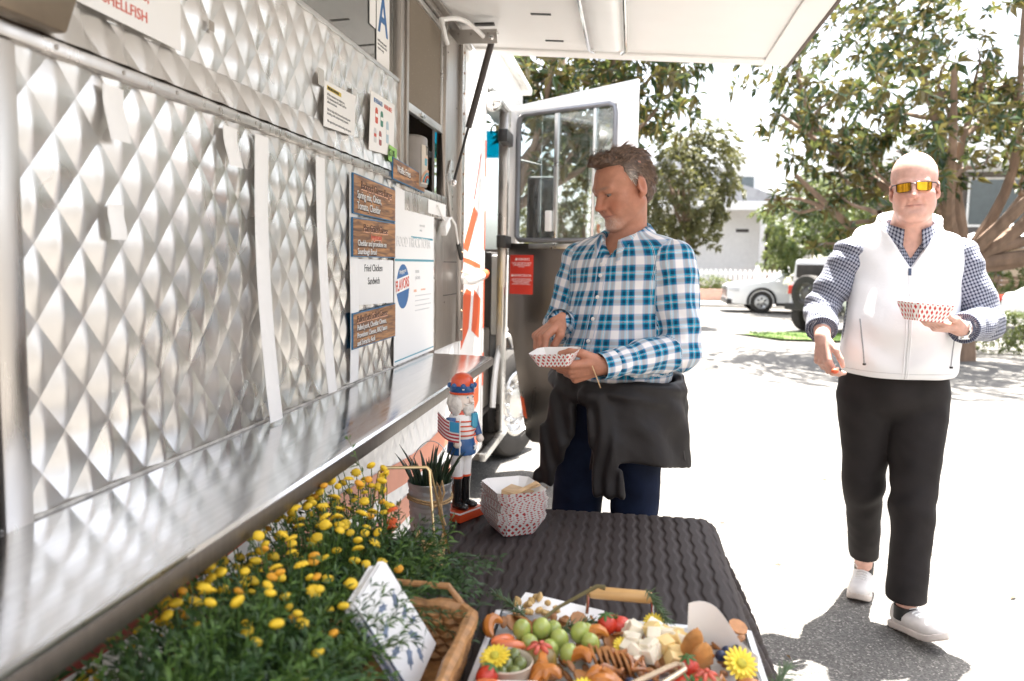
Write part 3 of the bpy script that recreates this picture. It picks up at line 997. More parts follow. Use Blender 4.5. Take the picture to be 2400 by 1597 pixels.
text('lettering', 'FLAVORS', 0.056, M_REDINK, lg, frame((XP + 0.0012, 2.868, 1.326), (0, 1, 0.11), (0, -0.11, 1)), sx=0.78, ext=0.0003, bold=0.0012)
text('lettering', 'Bringing you', 0.022, M_WHITEINK, lg, frame((XP + 0.0012, 2.915, 1.392), (0, 1, 0.11), (0, -0.11, 1)), sx=0.8, ext=0.0003)
wtext('menu\npicante', 3.14, 1.395, 0.026, M_PALEINK, po, XP)
for k in range(4):
    build('printed_rule', MB().bx(XP - 0.0005, XP + 0.0003, 3.14, 3.40 - 0.03 * (k % 2), 1.30 - 0.02 * k, 1.304 - 0.02 * k), M_PALEINK, po)
build('printed_rule', MB().bx(XP - 0.0005, XP + 0.0003, 3.12, 3.16, 1.318, 1.328), M_CREAM, po)
build('printed_rule', MB().bx(XP - 0.0005, XP + 0.0003, 3.23, 3.30, 1.322, 1.328), M_CREAM, po)

# papers on the upper panel
pn = panel('notice_paper', 'white notice with a yellow heading in a clear sleeve on quilted steel', 'notice', [(2.165, 1.813), (2.415, 1.823), (2.427, 1.948), (2.172, 1.940)], -0.866, 0.0012, M_PAPER)
build('highlight_bar', MB().bx(-0.8648, -0.8642, 2.19, 2.30, 1.918, 1.930), mat('yellow_highlighter', (0.65, 0.5, 0.08), 0.6), pn)
wtext('PRICING UPDATES', 2.193, 1.920, 0.0105, M_INK, pn, -0.8638)
wtext('All the customers are subject to a\n3% Administrative & Credit Card Fee\nadded at checkout.\n\nThis fee helps offset increased operating costs\nincluding credit card processing expenses.\n\nWe appreciate your understanding and support.', 2.19, 1.903, 0.0105, M_GREYINK, pn, -0.8644, 0.95, line=1.0)
build('tape', MB().bx(-0.8662, -0.8652, 2.13, 2.17, 1.92, 1.965), mat('clear_tape', (0.55, 0.53, 0.5), 0.15), pn)
build('tape', MB().bx(-0.8662, -0.8652, 2.405, 2.44, 1.93, 1.97), MATS['clear_tape'], pn)
pb = panel('beverage_poster', 'white beverage poster with coloured cans beside the window post', 'poster', [(2.552, 1.803), (2.822, 1.815), (2.836, 2.000), (2.572, 1.997)], -0.866, 0.0016, M_PAPER)
wtext('BEVERAGES', 2.60, 1.966, 0.021, M_BLUEINK, pb, -0.8640, 0.85)
wtext('AVAILABLE:', 2.71, 1.966, 0.021, M_REDINK, pb, -0.8640, 0.85)
for (y, z, h_, m) in ((2.615, 1.900, 0.052, M_REDINK), (2.672, 1.898, 0.052, mat('green_can_ink', (0.03, 0.2, 0.13), 0.5)), (2.600, 1.835, 0.048, M_PALEINK), (2.655, 1.833, 0.048, M_DKRED), (2.735, 1.852, 0.075, mat('bottle_ink', (0.45, 0.58, 0.66), 0.5))):
    o_ = build('printed_can', MB().prism([(y, z + .003), (y + 0.006, z), (y + 0.022, z), (y + 0.028, z + .003), (y + 0.028, z + h_ - 0.008), (y + 0.022, z + h_), (y + 0.006, z + h_), (y, z + h_ - .008)], (-0.8644, 0, 0), (0, 1, 0), (0, 0, 1), 0.0004), m, pb, smooth=False)
    build('printed_band', MB().bx(-0.864, -0.8636, y + 0.002, y + 0.026, z + h_ * 0.4, z + h_ * 0.62), M_PAPER if m is not M_PALEINK else M_REDINK, o_)
gn = panel('price_note', 'small green note reading three dollars at the poster corner', 'note', [(2.745, 1.795), (2.845, 1.79), (2.85, 1.845), (2.76, 1.85)], -0.8605, 0.0008, M_GREENP)
wtext('$3.00', 2.752, 1.812, 0.034, M_INK, gn, -0.8594, 0.9)
pa = panel('allergy_sign', 'white allergy sign with red capitals at the upper left', 'sign', [(0.62, 1.838), (1.456, 1.832), (1.456, 2.06), (0.62, 2.06)], -0.868, 0.0014, M_PAPER)
wtext('FISH AND SHELLFISH', 1.10, 1.853, 0.027, M_REDINK, pa, -0.8662, 1.0)
wtext('PEANUTS, TREE NUTS,', 1.085, 1.890, 0.027, M_REDINK, pa, -0.8662, 1.0)
wtext('WHEAT, MILK, SOYBEAN,', 1.095, 1.927, 0.026, M_BLUEINK, pa, -0.8662, 1.0)
wtext('MAY CONTAIN: EGGS,', 1.095, 1.964, 0.026, M_REDINK, pa, -0.8662, 1.0)
build('tape', MB().bx(-0.8725, -0.8715, 1.57, 1.59, 1.905, 1.925), mat('old_tape', (0.35, 0.31, 0.27), 0.5), TR)


def strip(label, y0, y1, z0, z1, curl, X=-0.8675, bend=0.0):
    g = MB()
    def fn(u, v):
        z = z0 + (z1 - z0) * v
        return (X + curl * (1 - v) ** 3 + 0.004 * math.sin(5 * v) * (1 - v) + 0.002 * math.sin(3.0 * u), y0 + (y1 - y0) * u + bend * math.sin(PI * v), z)
    g.grid(fn, 4, 24)
    g.grid(lambda u, v: tuple(np.array(fn(u, v)) - np.array((0.0008, 0, 0))), 4, 24, flip=True)
    return tag(build('paper_strip', g, M_PAPER, None), label, 'paper strip', 'blank paper strips taped to the steel')


strip('short white paper tab under the rail near the left jamb', 1.222, 1.276, 1.632, 1.722, 0.012)
strip('small white paper tab low on the steel, lower of two', 1.226, 1.268, 1.468, 1.527, 0.004)
strip('short white paper tab just left of the long strips', 1.613, 1.672, 1.637, 1.722, 0.014)
strip('long white paper strip reaching the counter, leftmost of the long ones', 1.757, 1.825, 1.052, 1.727, 0.03, bend=-0.008)
strip('long white paper strip in the middle, its foot curled off the steel', 2.113, 2.176, 1.066, 1.724, 0.035, bend=0.008)
strip('long white paper strip running down behind the menu boards', 2.385, 2.462, 1.055, 1.712, 0.0, X=-0.8698)

# grade card and sticker on the serving glass
gc = panel('grade_card', 'white grade card with a large blue letter A on the glass', 'card', [(2.722, 2.125), (2.868, 2.125), (2.868, 2.50), (2.722, 2.50)], -0.896, 0.001, M_PAPER)
text('lettering', 'A', 0.19, M_BLUEINK, gc, frame((-0.8945, 2.738, 2.235), (0, 1, 0), (0, 0, 1)), sx=0.85, bold=0.002)
wtext('SANITARY INSPECTION GRADE', 2.732, 2.40, 0.010, M_GREYINK, gc, -0.8946, 0.8)
wtext('health permit posted\nscore and date on file\nrequest a copy', 2.732, 2.20, 0.013, M_GREYINK, gc, -0.8946, 0.9)
cs2 = panel('payment_sticker', 'small white payment sticker with orange dot above the grade card', 'sticker', [(2.648, 2.232), (2.712, 2.232), (2.712, 2.40), (2.648, 2.40)], -0.896, 0.001, M_PAPER)
build('orange_dot', MB().lathe([(0.018, 0), (0.018, 0.0005)], 20, (-0.8952, 2.68, 2.36), (0, PI / 2, 0)), M_ORANGE, cs2)

# tip jar on the sill
tj = thing('tip_jar', 'grey tin tip jar with a drawn flag and rainbow label in the window', 'tip jar', (-0.915, 3.19, 1.742))
jc = (-0.915, 3.19, 1.742)
jar = build('jar_body', MB().lathe([(0.075, 0.0), (0.078, 0.004), (0.078, 0.19), (0.074, 0.198), (0.06, 0.205)], 28, jc), mat('grey_tin', (0.30, 0.28, 0.26), 0.5, 0.5, var=0.15), tj)
def jarcurve(a0, a1, z0, z1, r=0.0790):
    g = MB()
    g.grid(lambda u, v: (jc[0] + r * math.cos(a0 + (a1 - a0) * u), jc[1] + r * math.sin(a0 + (a1 - a0) * u), jc[2] + z0 + (z1 - z0) * v), 10, 4)
    return g
lab = build('jar_label', jarcurve(-0.55, 0.75, 0.01, 0.165), mat('kraft_label', (0.62, 0.56, 0.48), 0.7), jar)
text('lettering', 'Tips', 0.052, M_INK, lab, frame((-0.834, 3.165, 1.868), (0, 1, 0), (0, 0, 1)), sx=1.0)
build('flag_canton', jarcurve(-0.30, 0.0, 0.085, 0.12, 0.0796), M_TEALINK, lab)
for k in range(4):
    build('flag_stripe', jarcurve(-0.30 if k > 2 else 0.0, 0.5, 0.078 + 0.012 * k, 0.084 + 0.012 * k, 0.0797), M_CREAM, lab)
for k, m in enumerate((M_CREAM, M_TEALINK, M_ORANGE, M_TEALINK)):
    r_ = 0.052 - 0.011 * k
    pts = [(jc[0] + 0.0805 * math.cos(0.1 + r_ * math.cos(t) / 0.079), jc[1] + 0.0805 * math.sin(0.1 + r_ * math.cos(t) / 0.079), jc[2] + 0.015 + r_ * math.sin(t)) for t in np.linspace(0.05, PI - 0.05, 14)]
    build('rainbow_arc', MB().tube(pts, 0.0035, 5), m, lab)
build('lid_knob', MB().tube([(jc[0], jc[1] - 0.02, jc[2] + 0.2), (jc[0], jc[1] - 0.02, jc[2] + 0.225)], 0.004, 6), M_STEEL, jar)
# plug-in adapter hanging on its wire
ad = thing('power_adapter', 'white plug adapter hanging from a looped wire beside the poster', 'adapter', (-0.86, 3.62, 1.60))
build('adapter_body', MB().box((-0.855, 3.60, 1.605), (0.03, 0.10, 0.05), (0.5, 0, 0)), M_PAPER, ad, bevel=0.006)
build('wire', MB().tube([(-0.86, 3.47, 1.69), (-0.855, 3.53, 1.65), (-0.852, 3.57, 1.63)], 0.005, 6), M_PAPER, ad)
build('wire', MB().tube([(-0.855, 3.64, 1.63), (-0.85, 3.70, 1.65), (-0.85, 3.79, 1.62), (-0.852, 3.85, 1.55), (-0.855, 3.92, 1.49)], 0.0055, 6), M_PAPER, ad)
build('wire_joint', MB().tube([(-0.853, 3.87, 1.53), (-0.855, 3.96, 1.46)], 0.011, 8), M_BLACK, ad)

# ------------------------------------------------------------------ table and cloth
TZ = 0.74
TX0, TX1, TY0, TY1 = -0.565, 0.262, 0.45, 2.265
tb = thing('folding_table', 'folding table hidden under the dark rippled cloth', 'table', ((TX0 + TX1) / 2, 1.35, 0))
build('table_top', MB().bx(TX0 + 0.06, TX1 - 0.06, TY0, TY1 - 0.06, TZ - 0.05, TZ - 0.010), M_PAPER, tb, bevel=0.008)
for x in (TX0 + 0.08, TX1 - 0.08):
    for y in (TY0 + 0.1, TY1 - 0.12):
        build('leg', MB().tube([(x, y, 0), (x, y, TZ - 0.046)], 0.014, 8), M_STEELV, tb)


def cloth_mesh():
    dt = 0.0085
    drop = 0.42
    pitch = 0.0335
    fr = np.array([0.0, 0.150, 0.172, 0.194, 0.35, 0.65, 0.806, 0.828, 0.850])
    hf = np.array([0.0, 0.0, 0.5, 1.0, 1.0, 1.0, 1.0, 0.5, 0.0])
    n0, n1 = int(math.floor((TX0 - 0.10) / pitch)), int(math.ceil((TX1 + drop) / pitch))
    S = (np.arange(n0, n1)[:, None] + fr[None]).ravel() * pitch
    HF = np.tile(hf, n1 - n0)
    T = np.arange(TY0 - 0.02, TY1 + drop, dt)
    s, t = np.meshgrid(S, T, indexing='ij')
    rib = np.tile(HF[:, None], (1, len(T)))
    s = s + 0.0031 * np.sin(2 * PI * t / 0.082)          # the ribs waver along the cloth
    rc = 0.055                      # table corner and edge rounding
    cx = np.clip(s, TX0 + rc, TX1 - rc)
    cy = np.clip(t, TY0, TY1 - rc)
    dx, dy = s - cx, t - cy
    d = np.hypot(dx, dy) + 1e-9
    ux, uy = dx / d, dy / d
    # along the outline: folds grow with the drop
    per = np.where(np.abs(uy) > np.abs(ux), s, t) + np.arctan2(uy, ux + 1e-9) * 0.10
    a = np.minimum(d / rc, PI / 2)
    over = np.maximum(0, d - rc * PI / 2)
    fold = 0.030 * np.sin(per * 26 + 0.6 * np.sin(per * 11)) * np.clip(over / 0.25, 0, 1)
    fold += 0.012 * np.sin(per * 61 + 1.0) * np.clip(over / 0.15, 0, 1)
    out = rc * np.sin(a) + 0.34 * over + fold
    zz = TZ - rc * (1 - np.cos(a)) - over * 0.98
    inside = d < 1e-6
    x = np.where(inside, s, cx + ux * out)
    y = np.where(inside, t, cy + uy * out)
    z = np.where(inside, TZ, zz)
    # pressed wavy ribs
    h = 0.0021 * rib
    soft = 0.0022 * np.sin(s * 9 + 1.3 * np.sin(t * 4)) * np.sin(t * 7 + 2 * s)
    flat = np.cos(a)
    x = x + ux * h * np.sin(a)
    y = y + uy * h * np.sin(a)
    z = z + h * flat + soft * flat
    v = np.stack([x, y, z], -1).reshape(-1, 3)
    ni, nj = s.shape
    idx = np.arange(ni * nj).reshape(ni, nj)
    f = np.stack([idx[:-1, :-1], idx[1:, :-1], idx[1:, 1:], idx[:-1, 1:]], -1).reshape(-1, 4)
    me = bpy.data.meshes.new('tablecloth')
    me.from_pydata(v.tolist(), [], f.tolist())
    me.shade_smooth()
    return me


M_CLOTH = mat('black_rippled_cloth', (0.036, 0.0285, 0.0275), 0.65, var=0.15, vscale=4, sheen=0.0, bump=0.15, bscale=400, spec=0.22)
me = cloth_mesh()
me.materials.append(M_CLOTH)
tag(link('tablecloth', me), 'charcoal tablecloth with wavy pressed ribs draped over the table', 'tablecloth')
T0 = TZ + 0.003


def on(name, label, cat, x, y, z=T0, group=None):
    return thing(name, label, cat, (x, y, z), group)


# ------------------------------------------------------------------ nutcracker
M_NRED = mat('nutcracker_red', (0.62, 0.075, 0.02), 0.3, var=0.08, coat=0.3)
M_NBLUE = mat('nutcracker_blue', (0.015, 0.085, 0.24), 0.35, var=0.1, coat=0.2)
M_NWHITE = mat('nutcracker_white', (0.82, 0.80, 0.77), 0.35, var=0.03)
M_NBLACK = mat('nutcracker_black', (0.012, 0.011, 0.011), 0.2, coat=0.5)
M_NSKIN = mat('nutcracker_face', (0.80, 0.70, 0.62), 0.35, var=0.04)
M_FUR = mat('nutcracker_fur', (0.66, 0.63, 0.58), 0.9, var=0.2, vscale=60, bump=1.0, bscale=120)
nx, ny = -0.447, 2.10
nut = on('nutcracker_figure', 'painted wooden nutcracker soldier holding a small flag on a red base', 'figurine', nx, ny)
z0 = T0
RN = Matrix.Rotation(math.radians(62), 4, 'Z')          # turned towards the table's right
def npt(p):
    q = RN @ Vector((p[0], p[1], p[2]))
    return (q.x + nx, q.y + ny, q.z + z0)
def nb(name, mb, m, parent=nut, **k):
    mb.v = [npt(v) for v in mb.v]
    return build(name, mb, m, parent, **k)
base = nb('base', MB().box((0, 0, 0.011), (0.105, 0.085, 0.022)), M_NRED, bevel=0.002)
nb('base_edge', MB().box((0, 0, 0.0235), (0.1045, 0.0845, 0.003)), M_NWHITE, base)
nb('base_top', MB().box((0, 0, 0.0255), (0.096, 0.076, 0.002)), M_NRED, base)
# the figure's own front is -y
for sx in (-1, 1):
    nb('boot', MB().tube([(sx * 0.017, 0.0, 0.03), (sx * 0.017, 0.0, 0.09), (sx * 0.017, 0.0, 0.112)], [0.013, 0.014, 0.0155], 14), M_NBLACK)
    nb('shoe', MB().ball((sx * 0.019, -0.016, 0.035), (0.0145, 0.027, 0.010), 14, 8), M_NBLACK)
    nb('boot_cuff', MB().tube([(sx * 0.017, 0, 0.112), (sx * 0.017, 0, 0.117)], 0.017, 14), M_NRED)
    nb('trouser_leg', MB().tube([(sx * 0.017, 0, 0.117), (sx * 0.018, 0, 0.18)], [0.0155, 0.019], 14), M_NWHITE)
nb('coat_skirt', MB().lathe([(0.039, 0.178), (0.041, 0.182), (0.036, 0.216), (0.034, 0.222)], 24), M_NBLUE)
star = []
for k in range(10):
    r_ = 0.011 if k % 2 == 0 else 0.0045
    star.append((r_ * math.sin(k * PI / 5), r_ * math.cos(k * PI / 5)))
nb('star', MB().prism(star, (0.010, -0.0405, 0.200), (1, 0, 0), (0, 0, 1), 0.0025), M_NWHITE)
nb('torso', MB().lathe([(0.033, 0.222), (0.036, 0.24), (0.037, 0.275), (0.030, 0.29), (0.018, 0.296)], 24), M_NWHITE)
for k in range(4):
    nb('coat_stripe', MB().tube([(-0.0375 * math.cos(t), -0.0375 * math.sin(t), 0.232 + 0.013 * k) for t in np.linspace(0.1, PI - 0.1, 12)], 0.0022, 6), M_NRED)
nb('scarf', MB().tube([(0, 0, 0.289), (0, 0, 0.298)], [0.031, 0.027], 20), M_NRED)
nb('cravat', MB().prism([(-0.008, 0.0), (0.010, 0.0), (0.013, -0.036), (0.002, -0.042), (-0.010, -0.034)], (0.004, -0.037, 0.293), (1, 0, 0), (0, 0, 1), 0.006), mat('cravat_teal', (0.05, 0.30, 0.45), 0.4), bevel=0.001)
for sx in (-1, 1):
    arm = nb('arm', MB().tube([(sx * 0.045, 0, 0.282), (sx * 0.052, -0.002, 0.25), (sx * 0.050, -0.018, 0.222)], [0.0135, 0.0145, 0.012], 12), M_NBLUE)
    nb('hand', MB().ball((sx * 0.048, -0.026, 0.214), 0.0115, 12, 8), M_NSKIN, arm)
nb('head', MB().lathe([(0.020, 0.297), (0.027, 0.303), (0.029, 0.325), (0.029, 0.348), (0.027, 0.352)], 24), M_NSKIN)
nb('nose', MB().tube([(0, -0.027, 0.334), (0, -0.037, 0.323), (0, -0.028, 0.320)], [0.0035, 0.006, 0.004], 8), M_NSKIN)
for sx in (-1, 1):
    eye = nb('eye', MB().ball((sx * 0.011, -0.0275, 0.336), (0.0045, 0.0025, 0.0045), 10, 8), M_NWHITE)
    nb('iris', MB().ball((sx * 0.011, -0.0298, 0.336), (0.0026, 0.0013, 0.0026), 8, 6), mat('iris_teal', (0.02, 0.16, 0.22), 0.2), eye)
    nb('moustache', MB().tube([(sx * 0.002, -0.031, 0.317), (sx * 0.012, -0.030, 0.315), (sx * 0.02, -0.024, 0.319)], [0.003, 0.0035, 0.001], 8), M_FUR)
nb('hair', MB().ball((0, 0.014, 0.318), (0.036, 0.027, 0.036), 22, 14, fn=lambda d: 1 + 0.09 * mnoise.noise(d * 7)), M_FUR)
for sx in (-1, 1):
    nb('hair', MB().ball((sx * 0.027, -0.002, 0.312), (0.012, 0.018, 0.03), 14, 10, fn=lambda d: 1 + 0.16 * mnoise.noise(d * 5 + Vector((sx, 0, 0)))), M_FUR)
nb('beard', MB().ball((0, -0.024, 0.300), (0.020, 0.012, 0.022), 16, 10, fn=lambda d: 1 + 0.14 * mnoise.noise(d * 6)), M_FUR)
crown = nb('crown_band', MB().lathe([(0.0315, 0.346), (0.0335, 0.349), (0.0345, 0.366)], 28, caps=False), M_NBLUE)
nb('crown_brim', MB().lathe([(0.028, 0.342), (0.0345, 0.343), (0.0355, 0.347), (0.0325, 0.3495)], 28), M_NRED, crown)
for k in range(8):
    a = 2 * PI * k / 8
    nb('crown_point', MB().ball((0.0335 * math.cos(a), 0.0335 * math.sin(a), 0.366), (0.0075, 0.0075, 0.008), 10, 6), M_NBLUE, crown)
    if k % 2:
        nb('crown_pearl', MB().ball((0.0352 * math.cos(a), 0.0352 * math.sin(a), 0.359), 0.0035, 8, 6), M_NWHITE, crown)
nb('cap', MB().lathe([(0.031, 0.350), (0.0325, 0.368), (0.029, 0.385), (0.019, 0.396), (0.004, 0.400)], 26), M_NRED)
# little flag
fg = MB()
def flagfn(u, v):
    return (-0.064 - 0.008 * math.sin(3.4 * u), -0.046 + 0.078 * u, 0.222 + 0.055 * v + 0.018 * u - 0.004 * math.sin(4 * u))
fg.grid(flagfn, 14, 6)
flag = nb('flag', fg, M_NWHITE)
for k in range(6):
    g = MB().grid(lambda u, v: tuple(np.array(flagfn(u if k < 3 else 0.36 + 0.64 * u, (k + 0.08) / 6 + v * 0.5 / 6)) + np.array((-0.0012, 0, 0))), 14, 2)
    g2 = MB().grid(lambda u, v: tuple(np.array(flagfn(u if k < 3 else 0.36 + 0.64 * u, (k + 0.08) / 6 + v * 0.5 / 6)) + np.array((0.0012, 0, 0))), 14, 2)
    g.add(g2.v, g2.f)
    nb('flag_stripe', g, mat('flag_crimson', (0.45, 0.03, 0.05), 0.5), flag)
nb('flag_canton', MB().grid(lambda u, v: tuple(np.array(flagfn(0.34 * u, 0.5 + 0.5 * v)) + np.array((-0.0014, 0, 0))), 6, 4), mat('canton_blue', (0.04, 0.28, 0.50), 0.5), flag)
nb('flag_stick', MB().tube([(-0.063, -0.047, 0.150), (-0.063, -0.047, 0.29)], 0.0018, 6), M_NWHITE)

# ------------------------------------------------------------------ spiky plant in a galvanised can
cx, cy = -0.500, 1.965
can = on('plant_can', 'ribbed galvanised can of dark spiky plants with a twine bow', 'plant pot', cx, cy)
prof = [(0.0005, 0.002), (0.050, 0.0)]
for k in range(26):
    prof.append((0.0505 + 0.0012 * math.sin(k * 2.1) + 0.00022 * k, 0.003 + k * 0.0048))
prof += [(0.0575, 0.128), (0.0585, 0.131), (0.0575, 0.134), (0.054, 0.131), (0.053, 0.10), (0.0005, 0.10)]
M_GALV = mat('galvanised_tin', (0.50, 0.52, 0.54), 0.42, 0.85, var=0.2, vscale=25, rvar=0.12)
cb = build('can_body', MB().lathe(prof, 40, (cx, cy, T0), caps=False), M_GALV, can, ang=60)
build('bail_handle', MB().tube([(cx + 0.058 * math.cos(t), cy + 0.012, T0 + 0.125 + 0.11 * math.sin(t)) for t in np.linspace(0, PI, 22)], 0.0011, 6), M_GALV, can)
M_SPIKE = mat('dark_green_spike', (0.020, 0.034, 0.017), 0.35, var=0.35, vscale=20)
for k in range(46):
    a, r_ = random.uniform(0, 2 * PI), 0.045 * math.sqrt(random.random())
    bx_, by_ = cx + r_ * math.cos(a), cy + r_ * math.sin(a)
    ln = random.uniform(0.07, 0.13) * (1.25 if k < 3 else 1)
    out = 0.5 * r_ / 0.045 * ln
    pts = [(bx_ + math.cos(a) * out * t * t + 0.004 * math.sin(k + 3 * t), by_ + math.sin(a) * out * t * t, T0 + 0.098 + ln * t) for t in np.linspace(0, 1, 6)]
    build('spiky_leaf', MB().tube(pts, [0.0038, 0.0050, 0.0050, 0.0042, 0.0026, 0.0004], 6), M_SPIKE, can)
M_TWINE = mat('jute_twine', (0.42, 0.27, 0.13), 0.9, var=0.25, vscale=80, bump=0.8, bscale=200)
for dz in (0.0, 0.006):
    build('twine', MB().tube([(cx + 0.0575 * math.cos(t), cy + 0.0575 * math.sin(t), T0 + 0.088 + dz + 0.004 * math.sin(t * 2)) for t in np.linspace(0, 2 * PI, 28)[:-1]], 0.0028, 6, closed=True), M_TWINE, can)
kx, ky, kz = cx + 0.040, cy - 0.046, T0 + 0.090
for pts in ([(0, 0, 0), (0.010, -0.006, 0.03), (0.004, -0.004, 0.058), (-0.004, -0.002, 0.03), (0, 0, 0)],
            [(0, 0, 0), (-0.012, -0.008, 0.028), (-0.010, -0.006, 0.056), (0.0, -0.004, 0.03), (0, 0, 0)],
            [(0, 0, 0), (-0.02, -0.012, -0.012), (-0.028, -0.010, -0.004), (-0.016, -0.008, 0.004), (0, 0, 0)],
            [(0, 0, 0), (0.006, -0.008, -0.03), (0.014, -0.006, -0.055)],
            [(0, 0, 0), (-0.002, -0.008, -0.025), (0.004, -0.006, -0.045)]):
    build('twine_bow', MB().tube([(kx + p[0], ky + p[1], kz + p[2]) for p in pts], 0.0033, 6), M_TWINE, can)

# ------------------------------------------------------------------ paper food trays
def boat_mesh():
    """Paper food boat with folded corners, open at the top, uv for the check print."""
    w0, l0, w1, l1, hh, th = 0.044, 0.062, 0.064, 0.086, 0.042, 0.0011
    def loop(w, l, z, cut):
        return [(l - cut, -w, z), (l, -w + cut, z), (l, w - cut, z), (l - cut, w, z), (-l + cut, w, z), (-l, w - cut, z), (-l, -w + cut, z), (-l + cut, -w, z)]
    lo, hi = loop(w0 * 0.92, l0 * 0.92, 0, 0.008), loop(w1, l1, hh, 0.020)
    for k in (0, 3, 4, 7):                      # rim dips slightly between corners
        pass
    li = [(x * 0.975, y * 0.965, z + th) for x, y, z in lo]
    hi2 = [(x * 0.993, y * 0.990, z) for x, y, z in hi]
    v = lo + hi + hi2 + li
    f, uv = [], []
    n = 8
    per = [0]
    for k in range(n):
        a, b_ = np.array(hi[k]), np.array(hi[(k + 1) % n])
        per.append(per[-1] + float(np.linalg.norm(b_ - a)))
    for k in range(n):
        j = (k + 1) % n
        f.append((k, j, n + j, n + k))
        uv.append([(per[k], 0), (per[k + 1], 0), (per[k + 1], 0.046), (per[k], 0.046)])
    for k in range(n):
        j = (k + 1) % n
        f.append((n + k, n + j, 2 * n + j, 2 * n + k))
        uv.append([(-9, -9)] * 4)
    for k in range(n):
        j = (k + 1) % n
        f.append((2 * n + k, 2 * n + j, 3 * n + j, 3 * n + k))
        uv.append([(-9, -9)] * 4)
    f.append(tuple(range(n - 1, -1, -1)))
    uv.append([(-9, -9)] * n)
    f.append(tuple(3 * n + k for k in range(n)))
    uv.append([(-9, -9)] * n)
    me = bpy.data.meshes.new('paper_tray')
    me.from_pydata(v, [], f)
    ul = me.uv_layers.new(name='UVMap')
    flat = [c for u in uv for c in u]
    for i, c in enumerate(flat):
        ul.data[i].uv = c
    me.shade_flat()
    return me


def check_mat():
    m = bpy.data.materials.new('red_check_paper')
    m.use_nodes = True
    nt = m.node_tree
    b = nt.nodes['Principled BSDF']
    b.inputs['Roughness'].default_value = 0.6
    uv = nd(nt, 'ShaderNodeUVMap')
    sp = nd(nt, 'ShaderNodeSeparateXYZ')
    nt.links.new(uv.outputs[0], sp.inputs[0])
    def mth(op, a, b_=None):
        n = nd(nt, 'ShaderNodeMath', operation=op)
        for i, x in enumerate((a, b_)):
            if x is None:
                continue
            if isinstance(x, (int, float)):
                n.inputs[i].default_value = x
            else:
                nt.links.new(x, n.inputs[i])
        return n.outputs[0]
    def tri(x):
        return mth('ABSOLUTE', mth('SUBTRACT', mth('FRACT', x), 0.5))
    a = mth('MULTIPLY', sp.outputs[0], 1 / 0.019)
    c = mth('MULTIPLY', sp.outputs[1], 1 / 0.0235)
    s1 = mth('FRACT', mth('ADD', mth('ADD', a, c), 40))
    s2 = mth('FRACT', mth('ADD', mth('SUBTRACT', a, c), 40))
    red = mth('MULTIPLY', mth('GREATER_THAN', s1, 0.45), mth('GREATER_THAN', s2, 0.45))
    ok = mth('MULTIPLY', red, mth('GREATER_THAN', sp.outputs[1], -1))
    mx = nd(nt, 'ShaderNodeMixRGB')
    nt.links.new(ok, mx.inputs[0])
    mx.inputs[1].default_value = (0.82, 0.80, 0.77, 1)
    mx.inputs[2].default_value = (0.50, 0.022, 0.02, 1)
    nt.links.new(mx.outputs[0], b.inputs['Base Color'])
    return m


ME_BOAT = boat_mesh()
ME_BOAT.materials.append(check_mat())
NST = 16
stx, sty = -0.290, 2.020
for k in range(NST):
    o = bpy.data.objects.new('paper_tray', ME_BOAT)
    COL.objects.link(o)
    band = min(2, k // 6)
    jr = (0.0, 0.05, -0.03)[band]
    o.matrix_basis = Matrix.Translation((stx + 0.0028 * random.uniform(-1, 1) + (0.003 if band == 1 else 0), sty + 0.0022 * random.uniform(-1, 1), T0 + 0.0052 * k)) @ Matrix.Rotation(math.radians(-58) + jr + random.uniform(-.03, .03), 4, 'Z') @ Matrix.Diagonal((0.94, 1.06, 1, 1))
    if k == NST - 1:
        tag(o, 'red checked paper tray on top of the stack, holding wooden forks', 'paper tray', 'paper trays stacked on the table')
    elif k == 0:
        tag(o, 'red checked paper tray at the bottom of the stack', 'paper tray', 'paper trays stacked on the table')
    else:
        tag(o, 'red checked paper tray nested inside the stack', 'paper tray', 'paper trays stacked on the table')
tz = T0 + 0.0052 * NST
M_PWOOD = wood_mat('pale_wood', (0.42, 0.25, 0.11), (0.66, 0.46, 0.26), (1, 6, 6), 12)
fo = MB().box((stx + 0.012, sty + 0.012, tz + 0.012), (0.075, 0.05, 0.014), (0.1, 0.1, -0.4))
bx2 = tag(build('cutlery_box', fo, M_PWOOD, None, bevel=0.001), 'small open tan box lying in the top paper tray', 'box')
for k, a in enumerate((0.5, 0.8)):
    w_ = build('wooden_fork', MB().box((stx + 0.035, sty - 0.004 - 0.012 * k, tz + 0.028 + 0.006 * k), (0.08, 0.014, 0.0025), (0.15, -0.25, a)), M_PWOOD, None, bevel=0.0008)
    tag(w_, ['pale wooden fork leaning against the tray rim', 'pale wooden fork lying over another fork'][k], 'fork', 'wooden forks in the tray')

# ------------------------------------------------------------------ flower planter
pl = on('flower_planter', 'long planter box full of yellow button flowers beside the counter', 'flower planter', -0.53, 1.25)
t = MB()
t.bx(-0.625, -0.43, 0.80, 0.815, T0, 0.845)
t.bx(-0.625, -0.43, 1.60, 1.615, T0, 0.845)
t.bx(-0.625, -0.612, 0.815, 1.60, T0, 0.845)
t.bx(-0.443, -0.43, 0.815, 1.60, T0, 0.845)
t.bx(-0.612, -0.443, 0.815, 1.60, T0, 0.80)
build('trough', t, mat('dark_planter', (0.03, 0.026, 0.027), 0.4), pl)
M_LEAF = mat('feathery_leaf', (0.075, 0.145, 0.024), 0.5, var=0.45, vscale=30)
M_LEAF2 = mat('feathery_leaf_dark', (0.032, 0.075, 0.018), 0.5, var=0.45, vscale=30)


